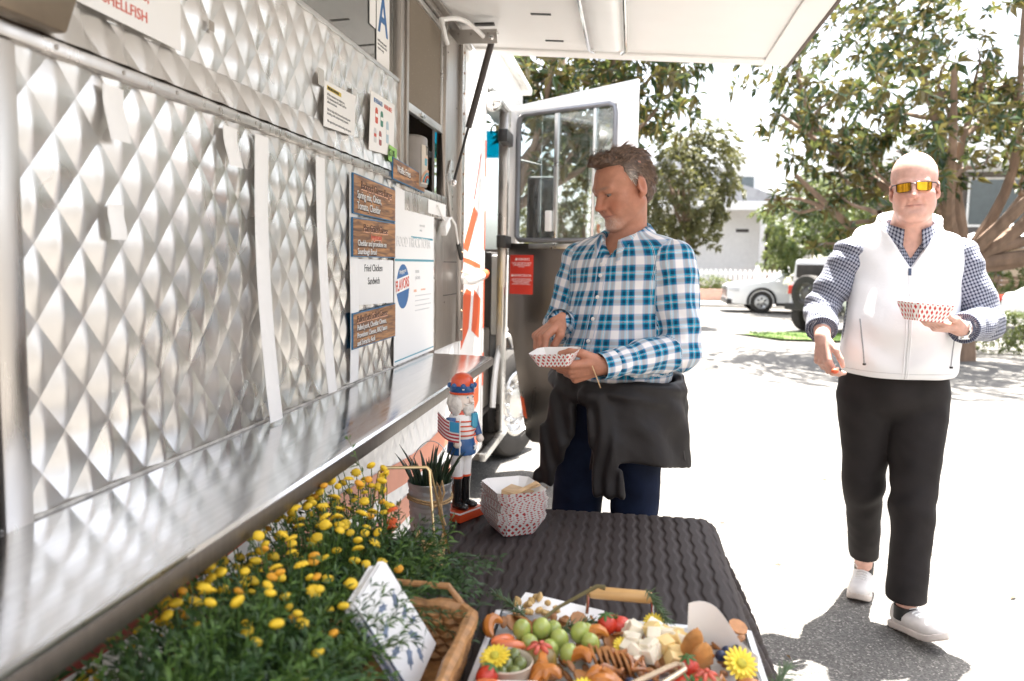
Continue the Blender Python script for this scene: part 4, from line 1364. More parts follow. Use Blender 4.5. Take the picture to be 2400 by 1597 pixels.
def feather(mb, p, d, ln, n=10, lw=0.0016, ll=0.022):
    """One leafy stem: thin stalk with narrow leaflets to both sides."""
    p, d = Vector(p), Vector(d).normalized()
    q = [p]
    for k in range(n):
        d = (d + Vector((random.uniform(-.12, .12), random.uniform(-.12, .12), random.uniform(-.12, .05)))).normalized()
        q.append(q[-1] + d * ln / n)
    mb.tube(q, [0.0016 * (1 - 0.7 * k / n) for k in range(n + 1)], 3, caps=False)
    for k in range(1, n + 1):
        for _ in range(3):
            e = (d * 0.7 + Vector((random.uniform(-1, 1), random.uniform(-1, 1), random.uniform(-0.5, 0.8)))).normalized()
            L = ll * random.uniform(0.6, 1.3)
            s = e.orthogonal().normalized() * lw * random.uniform(0.7, 1.4)
            a = q[k]
            mid = a + e * L * 0.5 + s * 0.4
            tip = a + e * L + Vector((0, 0, -0.2 * L))
            o = len(mb.v)
            mb.add([a, mid + s, tip, mid - s], [(0, 1, 2, 3)])
    return q[-1]


def headpos():
    y = random.uniform(0.97, 1.66)
    x = random.gauss(-0.585, 0.10)
    x = max(-0.755, min(-0.40 - max(0, y - 1.35) * 0.42, x))
    z = 0.965 - 0.9 * (x + 0.555) ** 2 * 3.0 + random.uniform(-0.055, 0.045)
    return Vector((x, y, z))


fmb, fmb2 = MB(), MB()
heads = []
for k in range(290):
    h_ = headpos()
    if all((h_ - q).length > 0.012 for q in heads):
        heads.append(h_)
for h_ in heads:
    root = Vector((-0.53 + 0.5 * (h_.x + 0.53) * 0.8, h_.y + random.uniform(-.05, .05), 0.80))
    pts = [root.lerp(h_, t_) + Vector((random.uniform(-.004, .004), random.uniform(-.004, .004), 0)) for t_ in np.linspace(0, 1, 6)]
    pts[-1] = h_
    fmb.tube(pts, 0.0012, 3, caps=False)
for k in range(900):
    y = random.uniform(0.83, 1.57) if k % 3 else random.uniform(0.83, 1.15)
    x = random.uniform(-0.615, -0.44)
    s = (x + 0.53) / 0.09
    d = ((s * 0.75 if s > 0 else s * 0.30) + random.uniform(-.3, .4), random.uniform(-.4, .4), random.uniform(0.6, 1.1))
    feather(fmb if k % 2 else fmb2, (x, y, 0.79), d, random.uniform(0.10, 0.19), n=9)
for k in range(46):                 # loose sprigs hanging over the planter's sides
    y = random.uniform(1.30, 1.55) if k > 3 else random.uniform(0.95, 1.2)
    sd = 1 if k > 3 else -1
    feather(fmb2, (-0.53 + sd * 0.09, y, 0.82), (sd * 1.0, random.uniform(-.5, .5), random.uniform(-0.1, 0.5)), random.uniform(0.10, 0.20), n=9)
for (x, y) in ((-0.52, 1.56),):
    feather(fmb, (x, y, 0.85), (-0.02, 0.05, 1), 0.23, n=12)
for (y, e) in ((0.95, -0.9), (0.90, -0.6), (1.0, -0.3)):
    feather(fmb2, (-0.60, y, 0.86), (-1, e * .4, 0.1), 0.24, n=12, ll=0.03, lw=0.003)
fo1 = build('foliage', fmb, M_LEAF, pl)
fo2 = build('foliage', fmb2, M_LEAF2, pl)
for o in (fo1, fo2):
    o['kind'] = 'stuff'
M_FY = mat('yellow_petals', (0.80, 0.53, 0.025), 0.65, var=0.2, vscale=60)
M_FO = mat('orange_petals', (0.76, 0.35, 0.02), 0.65, var=0.2, vscale=60)
M_FR = mat('red_orange_petals', (0.65, 0.10, 0.02), 0.65, var=0.2, vscale=60)


def head_proto(m, full):
    mb = MB()
    mb.ball((0, 0, 0.002), (0.0125, 0.0125, 0.0078 if full else 0.005), 18, 8, fn=lambda d: 1 + 0.10 * math.sin(math.atan2(d.y, d.x) * 9) * math.sin(math.acos(max(-1, min(1, d.z)))) + 0.10 * mnoise.noise(d * 4))
    if not full:
        for k in range(9):
            a = 2 * PI * k / 9
            mb.ball((0.0105 * math.cos(a), 0.0105 * math.sin(a), 0.0), (0.0052, 0.004, 0.0016), 6, 4, rot=(0, 0.2, a))
    me_ = bpy.data.meshes.new('flower_head')
    me_.from_pydata(mb.v, [], mb.f)
    me_.materials.append(m)
    me_.shade_smooth()
    return me_


protos = [head_proto(M_FY, True), head_proto(M_FY, False), head_proto(M_FY, True), head_proto(M_FO, True), head_proto(M_FY, False)]
redp = head_proto(M_FR, False)
protos += [protos[0], protos[1], protos[2]]
for k, h_ in enumerate(heads):
    me_ = protos[k % 8] if not (h_.y > 1.42 and h_.x > -0.46) else redp
    o = bpy.data.objects.new('flower_head', me_)
    COL.objects.link(o)
    o.parent = pl
    o.matrix_parent_inverse = PINV[pl.name]
    tilt = Euler((random.uniform(-.6, .6), random.uniform(-.6, .6), random.uniform(0, 6))).to_matrix().to_4x4()
    s = random.uniform(0.55, 0.85)
    o.matrix_basis = Matrix.Translation(h_) @ tilt @ Matrix.Scale(s, 4)

# ------------------------------------------------------------------ wooden caddy with wire handle
cd_ = on('wire_caddy', 'small wooden tray caddy with tall brass wire handle beside the planter', 'caddy', -0.44, 1.72)
w_ = MB()
Rw = Matrix.Rotation(math.radians(10), 4, 'Z')
for (a, b2, c2, d2) in ((-0.425, 0.006, 1.60, 1.87), (-0.49, 0.006, 1.60, 1.87)):
    pass
def cpt(x, y, z):
    q = Rw @ Vector((x, y, 0))
    return (q.x - 0.448, q.y + 1.735, T0 + z)
def cbox(name, x0, x1, y0, y1, z0_, z1_, m):
    g = MB().bx(x0, x1, y0, y1, z0_, z1_)
    g.v = [cpt(*v) for v in g.v]
    return build(name, g, m, cd_, bevel=0.001)
M_CAD = wood_mat('honey_wood', (0.40, 0.23, 0.09), (0.62, 0.42, 0.2), (5, 0.6, 5), 14)
cbox('tray_floor', -0.028, 0.028, -0.135, 0.135, 0.004, 0.010, M_CAD)
cbox('tray_side', 0.028, 0.034, -0.14, 0.14, 0.0, 0.034, M_CAD)
cbox('tray_side', -0.034, -0.028, -0.14, 0.14, 0.0, 0.034, M_CAD)
cbox('tray_side', 0.0345, 0.039, -0.14, 0.14, 0.010, 0.016, M_CAD)
M_BRASS = mat('brass_wire', (0.62, 0.46, 0.24), 0.3, 1.0, var=0.1)
top0, top1 = Vector((-0.548, 1.70, 0.985)), Vector((-0.442, 1.725, 0.985))
for (a, b2) in (((-0.565, 1.60, T0), (-0.405, 1.66, T0)), ((-0.555, 1.79, T0), (-0.408, 1.80, T0))):
    a, b2 = Vector(a), Vector(b2)
    off = (a + b2 - top0 - top1) * 0.02
    pts = [a, a.lerp(top0, 0.93), top0 + off + Vector((0.006, 0, 0)), top0.lerp(top1, 0.5) + off, top1 + off - Vector((0.006, 0, 0)), b2.lerp(top1, 0.93), b2]
    build('wire_handle', MB().tube(pts, 0.0028, 8), M_BRASS, cd_)

# ------------------------------------------------------------------ napkin basket
bk = on('wicker_basket', 'open woven wicker basket at the near edge of the table', 'basket', -0.325, 1.2)
M_WICK = mat('wicker', (0.40, 0.20, 0.075), 0.5, var=0.45, vscale=45, bump=0.5, bscale=90)
bx0, bx1, by0, by1, bz1 = -0.450, -0.272, 1.03, 1.300, 0.832
strand_list = []
rows = 7
for r_ in range(rows):
    z_ = T0 + 0.010 + r_ * (bz1 - T0 - 0.02) / (rows - 1)
    fl_ = 0.018 * r_ / rows
    ring_pts = []
    cs_ = [(bx0 - fl_, by0 - fl_), (bx1 + fl_, by0 - fl_), (bx1 + fl_, by1 + fl_), (bx0 - fl_, by1 + fl_)]
    cnt = 0
    for k in range(4):
        a, b2 = Vector((*cs_[k], 0)), Vector((*cs_[(k + 1) % 4], 0))
        nrm = Vector(((b2 - a).y, -(b2 - a).x, 0)).normalized()
        m_ = int((b2 - a).length / 0.0115)
        for i in range(m_):
            ph = 1 if (cnt + r_) % 2 else -1
            ring_pts.append(a.lerp(b2, i / m_) + nrm * 0.0045 * ph + Vector((0, 0, z_)))
            cnt += 1
    sm = []
    L_ = len(ring_pts)
    for i in range(L_):
        sm.append(ring_pts[i])
        sm.append((ring_pts[i] + ring_pts[(i + 1) % L_]) / 2)
    build('wicker_strand', MB().tube(sm, 0.0085, 5, closed=True), M_WICK, bk)
for k in range(4):
    pass
rim_pts = []
f2 = 0.020
cs_ = [(bx0 - f2, by0 - f2), (bx1 + f2, by0 - f2), (bx1 + f2, by1 + f2), (bx0 - f2, by1 + f2)]
for k in range(4):
    a, b2 = Vector((*cs_[k], 0)), Vector((*cs_[(k + 1) % 4], 0))
    for i in range(1, 10):
        rim_pts.append(a.lerp(b2, i / 10) + Vector((0, 0, bz1 + 0.004 + 0.0015 * math.sin(i * 2.2 + k))))
build('basket_rim', MB().tube(rim_pts, [0.0125 + 0.002 * math.sin(i * 1.7) for i in range(len(rim_pts))], 8, closed=True), M_WICK, bk)
build('basket_floor', MB().bx(bx0, bx1, by0, by1, T0 + 0.001, T0 + 0.006), M_WICK, bk)
build('basket_handle', MB().tube([(bx0 + 0.02, by1 + 0.022, bz1 + 0.01), (bx0 + 0.04, by1 + 0.024, bz1 + 0.040), (bx1 - 0.03, by1 + 0.024, bz1 + 0.040), (bx1 - 0.005, by1 + 0.022, bz1 + 0.01)], 0.006, 8), M_WICK, bk)

# stack of printed napkins leaning in the basket
M_NAP = mat('napkin_white', (0.84, 0.83, 0.81), 0.75, var=0.03, bump=0.2, bscale=150)
M_NPR = mat('napkin_print', (0.16, 0.20, 0.28), 0.75, var=0.4, vscale=60)
M_NPB = mat('napkin_band', (0.22, 0.30, 0.48), 0.75, var=0.2)
ncen = Vector((-0.351, 1.180, 0.862))
# the stack's plane: one edge down in the basket, leaning back; ux along the short edge, uy up the long edge
nux = Vector((0.008, 0.110, 0.029)).normalized()
nuy = Vector((-0.077, -0.030, 0.147))
nuy = (nuy - nux * nuy.dot(nux)).normalized()
nnz = nux.cross(nuy)
if nnz.x < 0 and False:
    nnz = -nnz
for k in range(9):
    off = nnz * (-0.0030 * k)
    j1, j2 = random.uniform(-.003, .003), random.uniform(-.003, .003)
    g = MB().prism([(-0.058 + j1, -0.088 + j2), (0.058 + j1, -0.088 + j2), (0.058 + j1, 0.082 + j2), (0.046 + j1, 0.090 + j2), (-0.058 + j1, 0.088 + j2)], ncen + off, nux, nuy, 0.0023)
    o = build('napkin', g, M_NAP, None, bevel=0.0007)
    tag(o, 'white printed napkin at the front of the leaning stack' if k == 0 else 'white folded napkin in the leaning stack, behind the front one', 'napkin', 'paper napkins in the basket')
    if k == 0:
        front = o
    build('napkin_border', MB().prism([(-0.0585 + j1, -0.08), (-0.0582 + j1, -0.08), (-0.0582 + j1, 0.06), (-0.0585 + j1, 0.06)], ncen + off + nnz * 0.0004, nux, nuy, 0.0014), M_NPB, o)
for (u, v, a, s) in ((-0.034, 0.018, 0.5, 1.0), (-0.012, 0.044, -0.3, 0.9), (0.024, 0.030, 0.9, 1.1), (0.030, 0.002, 0.3, 1.0), (-0.040, -0.018, -0.2, 1.0), (-0.020, -0.048, 0.8, 1.2), (0.018, -0.036, 2.2, 1.1), (0.006, -0.064, 1.2, 0.9), (0.036, -0.020, 2.9, 0.8)):
    out = []
    for k in range(12):
        t_ = 2 * PI * k / 12
        r_ = s * (0.013 if k % 2 == 0 else 0.008)
        px_, py_ = r_ * math.cos(t_) * 1.3, r_ * math.sin(t_) * 0.6
        out.append((u + px_ * math.cos(a) - py_ * math.sin(a), v + px_ * math.sin(a) + py_ * math.cos(a)))
    build('printed_leaf', MB().prism(out, ncen + nnz * 0.0024, nux, nuy, 0.0003), M_NPR, front, smooth=False)

# ------------------------------------------------------------------ serving platter and food
M_ENAM = mat('white_enamel', (0.78, 0.79, 0.80), 0.2, var=0.02)
PX0, PX1, PY0, PY1 = -0.232, 0.232, 1.02, 1.475
pt = on('serving_platter', 'white serving platter with a wooden bar handle, full of food', 'platter', 0.0, 1.25)
g = MB()
g.bx(PX0, PX1, PY0, PY1, T0, T0 + 0.006)
for (a, b, c, d) in ((PX0 - 0.012, PX0, PY0 - 0.012, PY1 + 0.012), (PX1, PX1 + 0.012, PY0 - 0.012, PY1 + 0.012), (PX0, PX1, PY0 - 0.012, PY0), (PX0, PX1, PY1, PY1 + 0.012)):
    g.bx(a, b, c, d, T0 + 0.001, T0 + 0.020)
build('tray_body', g, M_ENAM, pt, bevel=0.004)
M_HAND = wood_mat('honey_handle', (0.50, 0.27, 0.08), (0.68, 0.42, 0.17), (0.4, 6, 6), 10)
hd = build('handle_bar', MB().tube([(-0.060, 1.500, 0.806), (-0.052, 1.500, 0.807), (0.048, 1.497, 0.807), (0.056, 1.497, 0.806)], [0.0105, 0.012, 0.012, 0.0105], 16), M_HAND, pt)
for x in (-0.064, 0.060):
    build('handle_bracket', MB().tube([(x, 1.500, 0.806), (x, 1.497, 0.790), (x * 1.02, 1.488, 0.760)], 0.004, 8), M_CHROME, pt)

ZP = T0 + 0.030       # top of the bed of small things


def item(name, mb, m, label, cat, group=None, **k):
    return tag(build(name, mb, m, None, **k), label, cat, group)


rf = random.Random(11)
# bed of nuts and crackers under everything, one by one
M_NUT = mat('toasted_nut', (0.34, 0.15, 0.055), 0.5, var=0.35, vscale=60)
M_CRACK = mat('brown_cracker', (0.40, 0.17, 0.05), 0.55, var=0.3, vscale=50)
for k in range(190):
    x, y = rf.uniform(-0.215, 0.215), rf.uniform(1.12, 1.460)
    z = T0 + 0.014 + rf.uniform(0, 0.026)
    rot = (rf.uniform(-.8, .8), rf.uniform(-.8, .8), rf.uniform(0, 6))
    if k % 3:
        item('almond', MB().ball((x, y, z), (0.013, 0.0075, 0.005), 8, 6, rot=rot), M_NUT, 'brown toasted nut among the food on the platter', 'nut', 'nuts on the platter')
    else:
        item('cracker', MB().lathe([(0.004, 0), (0.018, 0.0), (0.0185, 0.002), (0.018, 0.004), (0.004, 0.005)], 10, (x, y, z), rot), M_CRACK, 'round brown cracker tucked among the food on the platter', 'cracker', 'crackers on the platter')
# crackers standing in a row and curved crisps in the middle
for k in range(6):
    item('cracker', MB().lathe([(0.003, 0), (0.021, 0.0), (0.0215, 0.002), (0.021, 0.004), (0.003, 0.0045)], 14, (-0.045 + 0.011 * k, 1.288 - 0.004 * k, ZP + 0.012), (0.2, PI / 2 - 0.35, 0.5)), M_CRACK, 'brown cracker standing in the row beside the green grapes', 'cracker', 'row of crackers')
M_DRIED = mat('dried_fruit', (0.50, 0.17, 0.025), 0.35, var=0.3, vscale=40, coat=0.3)
for k, (x, y) in enumerate(((-0.075, 1.262), (-0.035, 1.345), (-0.10, 1.245), (0.00, 1.225), (-0.03, 1.215), (-0.06, 1.225), (-0.14, 1.20), (-0.11, 1.19), (-0.21, 1.36), (0.15, 1.36), (0.205, 1.24))):
    pts = [(x + 0.026 * math.cos(t + k), y + 0.020 * math.sin(t + k), ZP + 0.014 + 0.010 * math.sin(t * 2)) for t in np.linspace(0, 2.4, 8)]
    item('dried_fruit', MB().tube(pts, [0.003, 0.008, 0.010, 0.011, 0.011, 0.010, 0.008, 0.003], 8), M_DRIED, 'curled orange piece of dried fruit in the middle of the platter', 'dried fruit', 'dried fruit pieces')
# grapes with their stalk
M_GRAPE = mat('green_grape', (0.36, 0.42, 0.10), 0.18, var=0.15, vscale=30, sub=0.2, coat=0.2)
for (x, y, dz) in ((-0.172, 1.338, 0.012), (-0.138, 1.345, 0.014), (-0.104, 1.322, 0.008), (-0.070, 1.342, 0.014), (-0.084, 1.288, 0.0), (-0.050, 1.322, 0.006), (-0.118, 1.305, -0.004), (-0.155, 1.318, -0.004), (-0.060, 1.365, 0.002), (-0.120, 1.370, 0.0)):
    item('grape', MB().ball((x, y, ZP + 0.012 + dz), (0.0165, 0.0165, 0.0195), 14, 10, rot=(rf.uniform(-.4, .4), rf.uniform(-.4, .4), 0)), M_GRAPE, 'plump green grape at the back left of the platter', 'grape', 'green grapes on the platter')
item('grape_stalk', MB().tube([(-0.140, 1.375, ZP + 0.028), (-0.115, 1.40, ZP + 0.042), (-0.080, 1.425, ZP + 0.055), (-0.045, 1.44, ZP + 0.072), (-0.03, 1.44, ZP + 0.070)], [0.003, 0.0032, 0.0036, 0.004, 0.0052], 7), mat('grape_stalk_wood', (0.16, 0.13, 0.05), 0.7, var=0.3), 'bare brown grape stalk arching up behind the grapes', 'stalk')
# cut fig with a red heart
M_FIG = mat('fig_skin', (0.20, 0.13, 0.03), 0.4, var=0.4, vscale=25)
M_FIGR = mat('fig_flesh', (0.55, 0.10, 0.06), 0.4, var=0.4, vscale=70)
for k, (x, y, r) in enumerate(((-0.132, 1.262, 0.030), (0.135, 1.225, 0.027))):
    fg_ = on('cut_fig', ['cut fig with a red heart in front of the grapes', 'cut fig with a red heart beside the upright bread'][k], 'fig', x, y, ZP)
    build('fruit', MB().ball((x, y, ZP + 0.010), (r, r, r * 1.05), 20, 12, fn=lambda d: 1 - 0.32 * max(0, d.z - 0.45)), M_FIG, fg_)
    for j in range(6):
        a = j * PI / 3 + 0.3
        build('red_wedge', MB().ball((x + r * 0.42 * math.cos(a), y + r * 0.42 * math.sin(a), ZP + 0.010 + r * 0.80), (r * 0.36, r * 0.16, r * 0.16), 8, 6, rot=(0, 0.45, a)), M_FIGR, fg_)
# cup of olives
cup = on('olive_cup', 'small pale cup of green olives at the near left of the platter', 'cup', -0.180, 1.215, ZP - 0.02)
build('cup_wall', MB().lathe([(0.030, 0.0), (0.033, 0.002), (0.042, 0.045), (0.0435, 0.047), (0.042, 0.049), (0.0395, 0.046), (0.032, 0.010), (0.002, 0.008)], 30, (-0.180, 1.215, ZP - 0.018)), mat('kraft_cup', (0.62, 0.52, 0.40), 0.6, var=0.06), cup)
M_OLIVE_F = mat('green_olive', (0.17, 0.20, 0.055), 0.25, var=0.25, vscale=30, coat=0.3)
for (a, r, dz) in ((0.2, 0.022, 0.040), (1.2, 0.024, 0.044), (2.2, 0.022, 0.046), (3.2, 0.020, 0.038), (5.4, 0.022, 0.036), (4.4, 0.018, 0.034), (0.0, 0.0, 0.040)):
    item('olive', MB().ball((-0.180 + r * math.cos(a), 1.215 + r * math.sin(a), ZP - 0.018 + dz), (0.0115, 0.0115, 0.0135), 12, 8, rot=(rf.uniform(-1, 1), rf.uniform(-1, 1), 0)), M_OLIVE_F, 'green olive heaped in the small pale cup', 'olive', 'olives in the cup')


def daisy(x, y, z, label, tilt, s=1.0):
    d_ = thing('yellow_blossom', label, 'flower', (x, y, z))
    R_ = Euler(tilt).to_matrix()
    for ring, (n, r, L) in enumerate(((18, 0.006, 0.020), (14, 0.005, 0.014))):
        for k in range(n):
            a = 2 * PI * k / n + 0.1 * ring
            c = R_ @ (Vector((math.cos(a) * (r + L * 0.5), math.sin(a) * (r + L * 0.5), 0.002 + 0.003 * ring)) * s) + Vector((x, y, z))
            build('petal', MB().ball(c, (L * 0.55 * s, 0.0034 * s, 0.0012 * s), 8, 5, rot=R_ @ Euler((0, -0.12 - 0.2 * ring, a)).to_matrix()), mat('lemon_petal', (0.82, 0.62, 0.05), 0.6, var=0.12, vscale=60), d_)
    build('disc', MB().ball(R_ @ Vector((0, 0, 0.005 * s)) + Vector((x, y, z)), (0.0075 * s, 0.0075 * s, 0.005 * s), 12, 8, rot=R_, fn=lambda d: 1 + 0.15 * mnoise.noise(d * 9)), mat('flower_disc', (0.50, 0.45, 0.05), 0.8, var=0.3, vscale=90), d_)


daisy(-0.196, 1.200, ZP + 0.040, 'yellow blossom laid on the olives in the cup', (0.35, -0.2, 0))
daisy(0.196, 1.290, ZP + 0.020, 'big yellow blossom at the right edge of the platter', (0.75, 0.1, 0.3), 1.15)
daisy(-0.050, 1.180, ZP + 0.012, 'yellow blossom among the nuts at the near edge', (0.3, 0.0, 0.2), 0.9)
daisy(0.008, 1.335, ZP + 0.010, 'yellow blossom half hidden left of the cheese', (0.4, 0.2, 0.0), 0.8)
daisy(0.062, 1.450, ZP + 0.006, 'yellow blossom behind the cheese by the handle', (0.5, 0.0, 0.0), 0.8)
# strawberries
M_BERRY = mat('strawberry_red', (0.58, 0.045, 0.02), 0.28, var=0.2, vscale=60, bump=0.5, bscale=300, coat=0.3)
M_CALYX = mat('berry_leaf', (0.06, 0.15, 0.03), 0.6, var=0.3)
for k, (x, y, dz, lab) in enumerate(((-0.024, 1.395, 0.018, 'red strawberry right of the grapes at the back'), (0.004, 1.405, 0.014, 'red strawberry tucked behind the cheese cubes'), (0.112, 1.262, 0.018, 'red strawberry in front of the upright bread'), (0.125, 1.215, 0.010, 'red strawberry near the tongs at the near right'), (0.095, 1.225, 0.012, 'red strawberry between tongs and cut fig'), (-0.205, 1.170, 0.02, 'red strawberry half at the near left edge'))):
    sb2 = thing('strawberry', lab, 'strawberry', (x, y, ZP), 'strawberries on the platter')
    R_ = Euler((rf.uniform(-1.2, 1.2), rf.uniform(-1.0, 1.0), rf.uniform(0, 6))).to_matrix()
    build('fruit', MB().ball((x, y, ZP + dz), (0.0175, 0.0175, 0.023), 16, 12, rot=R_, fn=lambda d: 1 - 0.25 * max(0, -d.z)), M_BERRY, sb2)
    for j in range(6):
        a = j * PI / 3
        c = Vector((x, y, ZP + dz)) + R_ @ Vector((0.009 * math.cos(a), 0.009 * math.sin(a), 0.021))
        build('calyx_leaf', MB().ball(c, (0.009, 0.0032, 0.001), 6, 4, rot=R_ @ Euler((0, 0.35, a)).to_matrix()), M_CALYX, sb2)
# cheese cubes
M_CH1 = mat('pale_cheese', (0.80, 0.72, 0.56), 0.45, var=0.06, vscale=40, sub=0.1)
M_CH2 = mat('yellow_cheese', (0.76, 0.56, 0.24), 0.45, var=0.06, vscale=40, sub=0.1)
for k in range(40):
    a, r = rf.uniform(0, 6.28), math.sqrt(rf.random())
    x, y = 0.062 + 0.082 * r * math.cos(a), 1.350 + 0.070 * r * math.sin(a)
    z = ZP + 0.004 + 0.034 * (1 - r) + rf.uniform(-.004, .006)
    s = rf.uniform(0.020, 0.027)
    pale = x < 0.055 or rf.random() < 0.3
    item('cheese_cube', MB().box((x, y, z), (s, s, s * 0.95), (rf.uniform(-.5, .5), rf.uniform(-.5, .5), rf.uniform(0, 3))), M_CH1 if pale else M_CH2,
         'pale white cheese cube in the heap on the platter' if pale else 'yellow cheese cube in the heap on the platter', 'cheese cube', 'white cheese cubes' if pale else 'yellow cheese cubes', bevel=0.002)
# pretzels
M_PRET = mat('pretzel_brown', (0.36, 0.14, 0.045), 0.3, var=0.35, vscale=50, coat=0.3)
for k, (x, y, rt) in enumerate(((0.005, 1.292, (0.5, 0.2, 0.4)), (0.030, 1.278, (0.3, -0.3, 2.0)), (0.165, 1.232, (0.4, 0.2, 1.0)), (0.185, 1.205, (0.2, 0.3, 2.6)), (-0.01, 1.250, (0.6, 0, 3.0)), (0.155, 1.190, (0.5, 0.2, 0.2)))):
    R_ = Euler(rt).to_matrix()
    pts = []
    for t in np.linspace(0, 2 * PI, 29)[:-1]:
        pts.append(Vector((x, y, ZP + 0.012)) + R_ @ Vector((0.021 * math.sin(t) * (1 + 0.25 * math.cos(2 * t)), 0.017 * math.cos(t) - 0.006 * math.cos(3 * t), 0.003 * math.sin(3 * t))))
    p_ = MB().tube(pts, 0.0036, 7, closed=True)
    p_.tube([pts[10], Vector((x, y, ZP + 0.013)), pts[2]], 0.0034, 6)
    p_.tube([pts[18], Vector((x, y, ZP + 0.015)), pts[26]], 0.0034, 6)
    right = x > 0.1
    item('pretzel', p_, M_PRET, 'small glazed pretzel at the near right of the platter' if right else 'small glazed pretzel left of the cheese heap', 'pretzel', 'pretzels at the right' if right else 'pretzels at the middle')
# toasted bread
M_CRUST = mat('bread_crust', (0.48, 0.22, 0.06), 0.6, var=0.4, vscale=35, bump=0.6, bscale=120)
for k, (x, y, h_, lab) in enumerate(((0.118, 1.318, 0.046, 'toasted bread slice standing upright by the paper'), (0.132, 1.290, 0.034, 'shorter toasted bread slice in front of the upright one'))):
    item('bread_slice', MB().ball((x, y, ZP + 0.022), (0.020, 0.009, h_), 16, 12, rot=(0.25, 0.10, 0.3), fn=lambda d: 1 + 0.10 * mnoise.noise(d * 4)), M_CRUST, lab, 'bread', 'bread slices')
# blueberries
M_BLUE = mat('blueberry', (0.018, 0.030, 0.075), 0.4, var=0.3, vscale=60)
for k, (x, y) in enumerate(((0.182, 1.352), (0.196, 1.338), (0.170, 1.335), (0.186, 1.325), (0.200, 1.36), (-0.078, 1.178), (-0.092, 1.165), (-0.105, 1.180), (0.045, 1.222), (0.058, 1.205), (0.030, 1.205), (0.018, 1.215))):
    item('blueberry', MB().ball((x, y, ZP + 0.010), 0.0095, 12, 8), M_BLUE, 'dark blueberry by the upright white paper' if x > 0.15 else 'dark blueberry among the nuts near the tongs', 'blueberry', 'blueberries by the paper' if x > 0.15 else 'blueberries near the tongs')
# upright parchment and card packet
pc = MB()
def parch(u, v):
    return (0.120 + 0.112 * u, 1.415 - 0.070 * u + 0.010 * math.sin(5 * u), ZP - 0.018 + v * (0.060 + 0.030 * math.sin(PI * min(1, 0.25 + u)) - 0.052 * max(0, u - 0.45)))
pc.grid(parch, 12, 6)
pc.grid(lambda u, v: tuple(np.array(parch(u, v)) + np.array((0.0006, 0.0012, 0))), 12, 6, flip=True)
item('parchment', pc, M_PAPER, 'white parchment sheet standing up behind the bread', 'paper')
pkt = item('card_packet', MB().box((-0.120, 1.492, T0 + 0.016), (0.165, 0.070, 0.024), (0.10, 0.06, -0.22)), M_PAPER, 'white card packet lying behind the grapes', 'packet', bevel=0.002)
M_GRAN = mat('granola_gold', (0.55, 0.36, 0.14), 0.5, var=0.35, vscale=70)
for k in range(16):
    x, y = -0.205 + rf.uniform(0, 0.085), 1.478 + rf.uniform(-0.03, 0.05) - 0.0
    item('granola_piece', MB().ball((x, y, T0 + 0.028 + rf.uniform(0, 0.016)), (rf.uniform(.007, .012), rf.uniform(.005, .009), 0.006), 8, 6, rot=(rf.random(), rf.random(), rf.random() * 6), fn=lambda d: 1 + 0.25 * mnoise.noise(d * 4)), M_GRAN, 'golden granola piece heaped on the white card packet', 'granola', 'granola on the packet')
# salmon-coloured slices and small card at the near left
M_SALM = mat('papaya_flesh', (0.66, 0.16, 0.05), 0.35, var=0.2, vscale=40, coat=0.2)
for k, (x, y, a) in enumerate(((-0.19, 1.150, 0.2), (-0.165, 1.145, 0.5), (-0.20, 1.30, 1.0), (-0.185, 1.285, 0.4))):
    item('fruit_slice', MB().ball((x, y, ZP + 0.020), (0.030, 0.012, 0.010), 12, 8, rot=(0.3, 0.2, a), fn=lambda d: 1 + 0.1 * mnoise.noise(d * 3)), M_SALM, 'orange fruit slice near the olive cup' if k < 2 else 'orange fruit slice beside the cut fig', 'fruit slice', 'fruit slices by the cup' if k < 2 else 'fruit slices by the fig')
item('name_card', MB().box((-0.150, 1.128, ZP + 0.028), (0.062, 0.004, 0.040), (0.35, 0, 0.15)), M_PAPER, 'blank white card leaning at the near edge of the platter', 'card', bevel=0.001)
# tongs
tgm = MB()
arm1 = [(-0.02, 1.13, ZP + 0.030), (0.03, 1.18, ZP + 0.034), (0.075, 1.225, ZP + 0.036), (0.090, 1.238, ZP + 0.037), (0.100, 1.236, ZP + 0.037), (0.102, 1.225, ZP + 0.036), (0.088, 1.208, ZP + 0.034), (0.05, 1.165, ZP + 0.030), (0.01, 1.115, ZP + 0.026)]
tgm.tube(arm1, 0.0048, 8)
item('serving_tongs', tgm, mat('champagne_tongs', (0.66, 0.52, 0.36), 0.22, 0.6, var=0.06), 'champagne-coloured tongs lying across the near part of the platter', 'tongs')


def rosemary(pts, label, n=70, L=0.020):
    r_ = thing('rosemary_sprig', label, 'herb sprig', pts[0], 'rosemary sprigs')
    pts = [Vector(p) for p in pts]
    build('stem', MB().tube(pts, 0.0015, 5), mat('rosemary_stem', (0.12, 0.11, 0.05), 0.7), r_)
    g_ = MB()
    for k in range(n):
        t = rf.random() * (len(pts) - 1.001)
        i = int(t)
        p = pts[i].lerp(pts[i + 1], t - i)
        ax = (pts[i + 1] - pts[i]).normalized()
        d = (ax * 0.9 + Vector((rf.uniform(-1, 1), rf.uniform(-1, 1), rf.uniform(-1, 1))) * 0.8).normalized()
        g_.tube([p, p + d * L * 0.5, p + d * L * rf.uniform(0.8, 1.2)], [0.0009, 0.0013, 0.0003], 4, caps=False)
    o_ = build('needles', g_, mat('rosemary_green', (0.075, 0.125, 0.055), 0.5, var=0.3, vscale=60), r_)
    o_['kind'] = 'stuff'


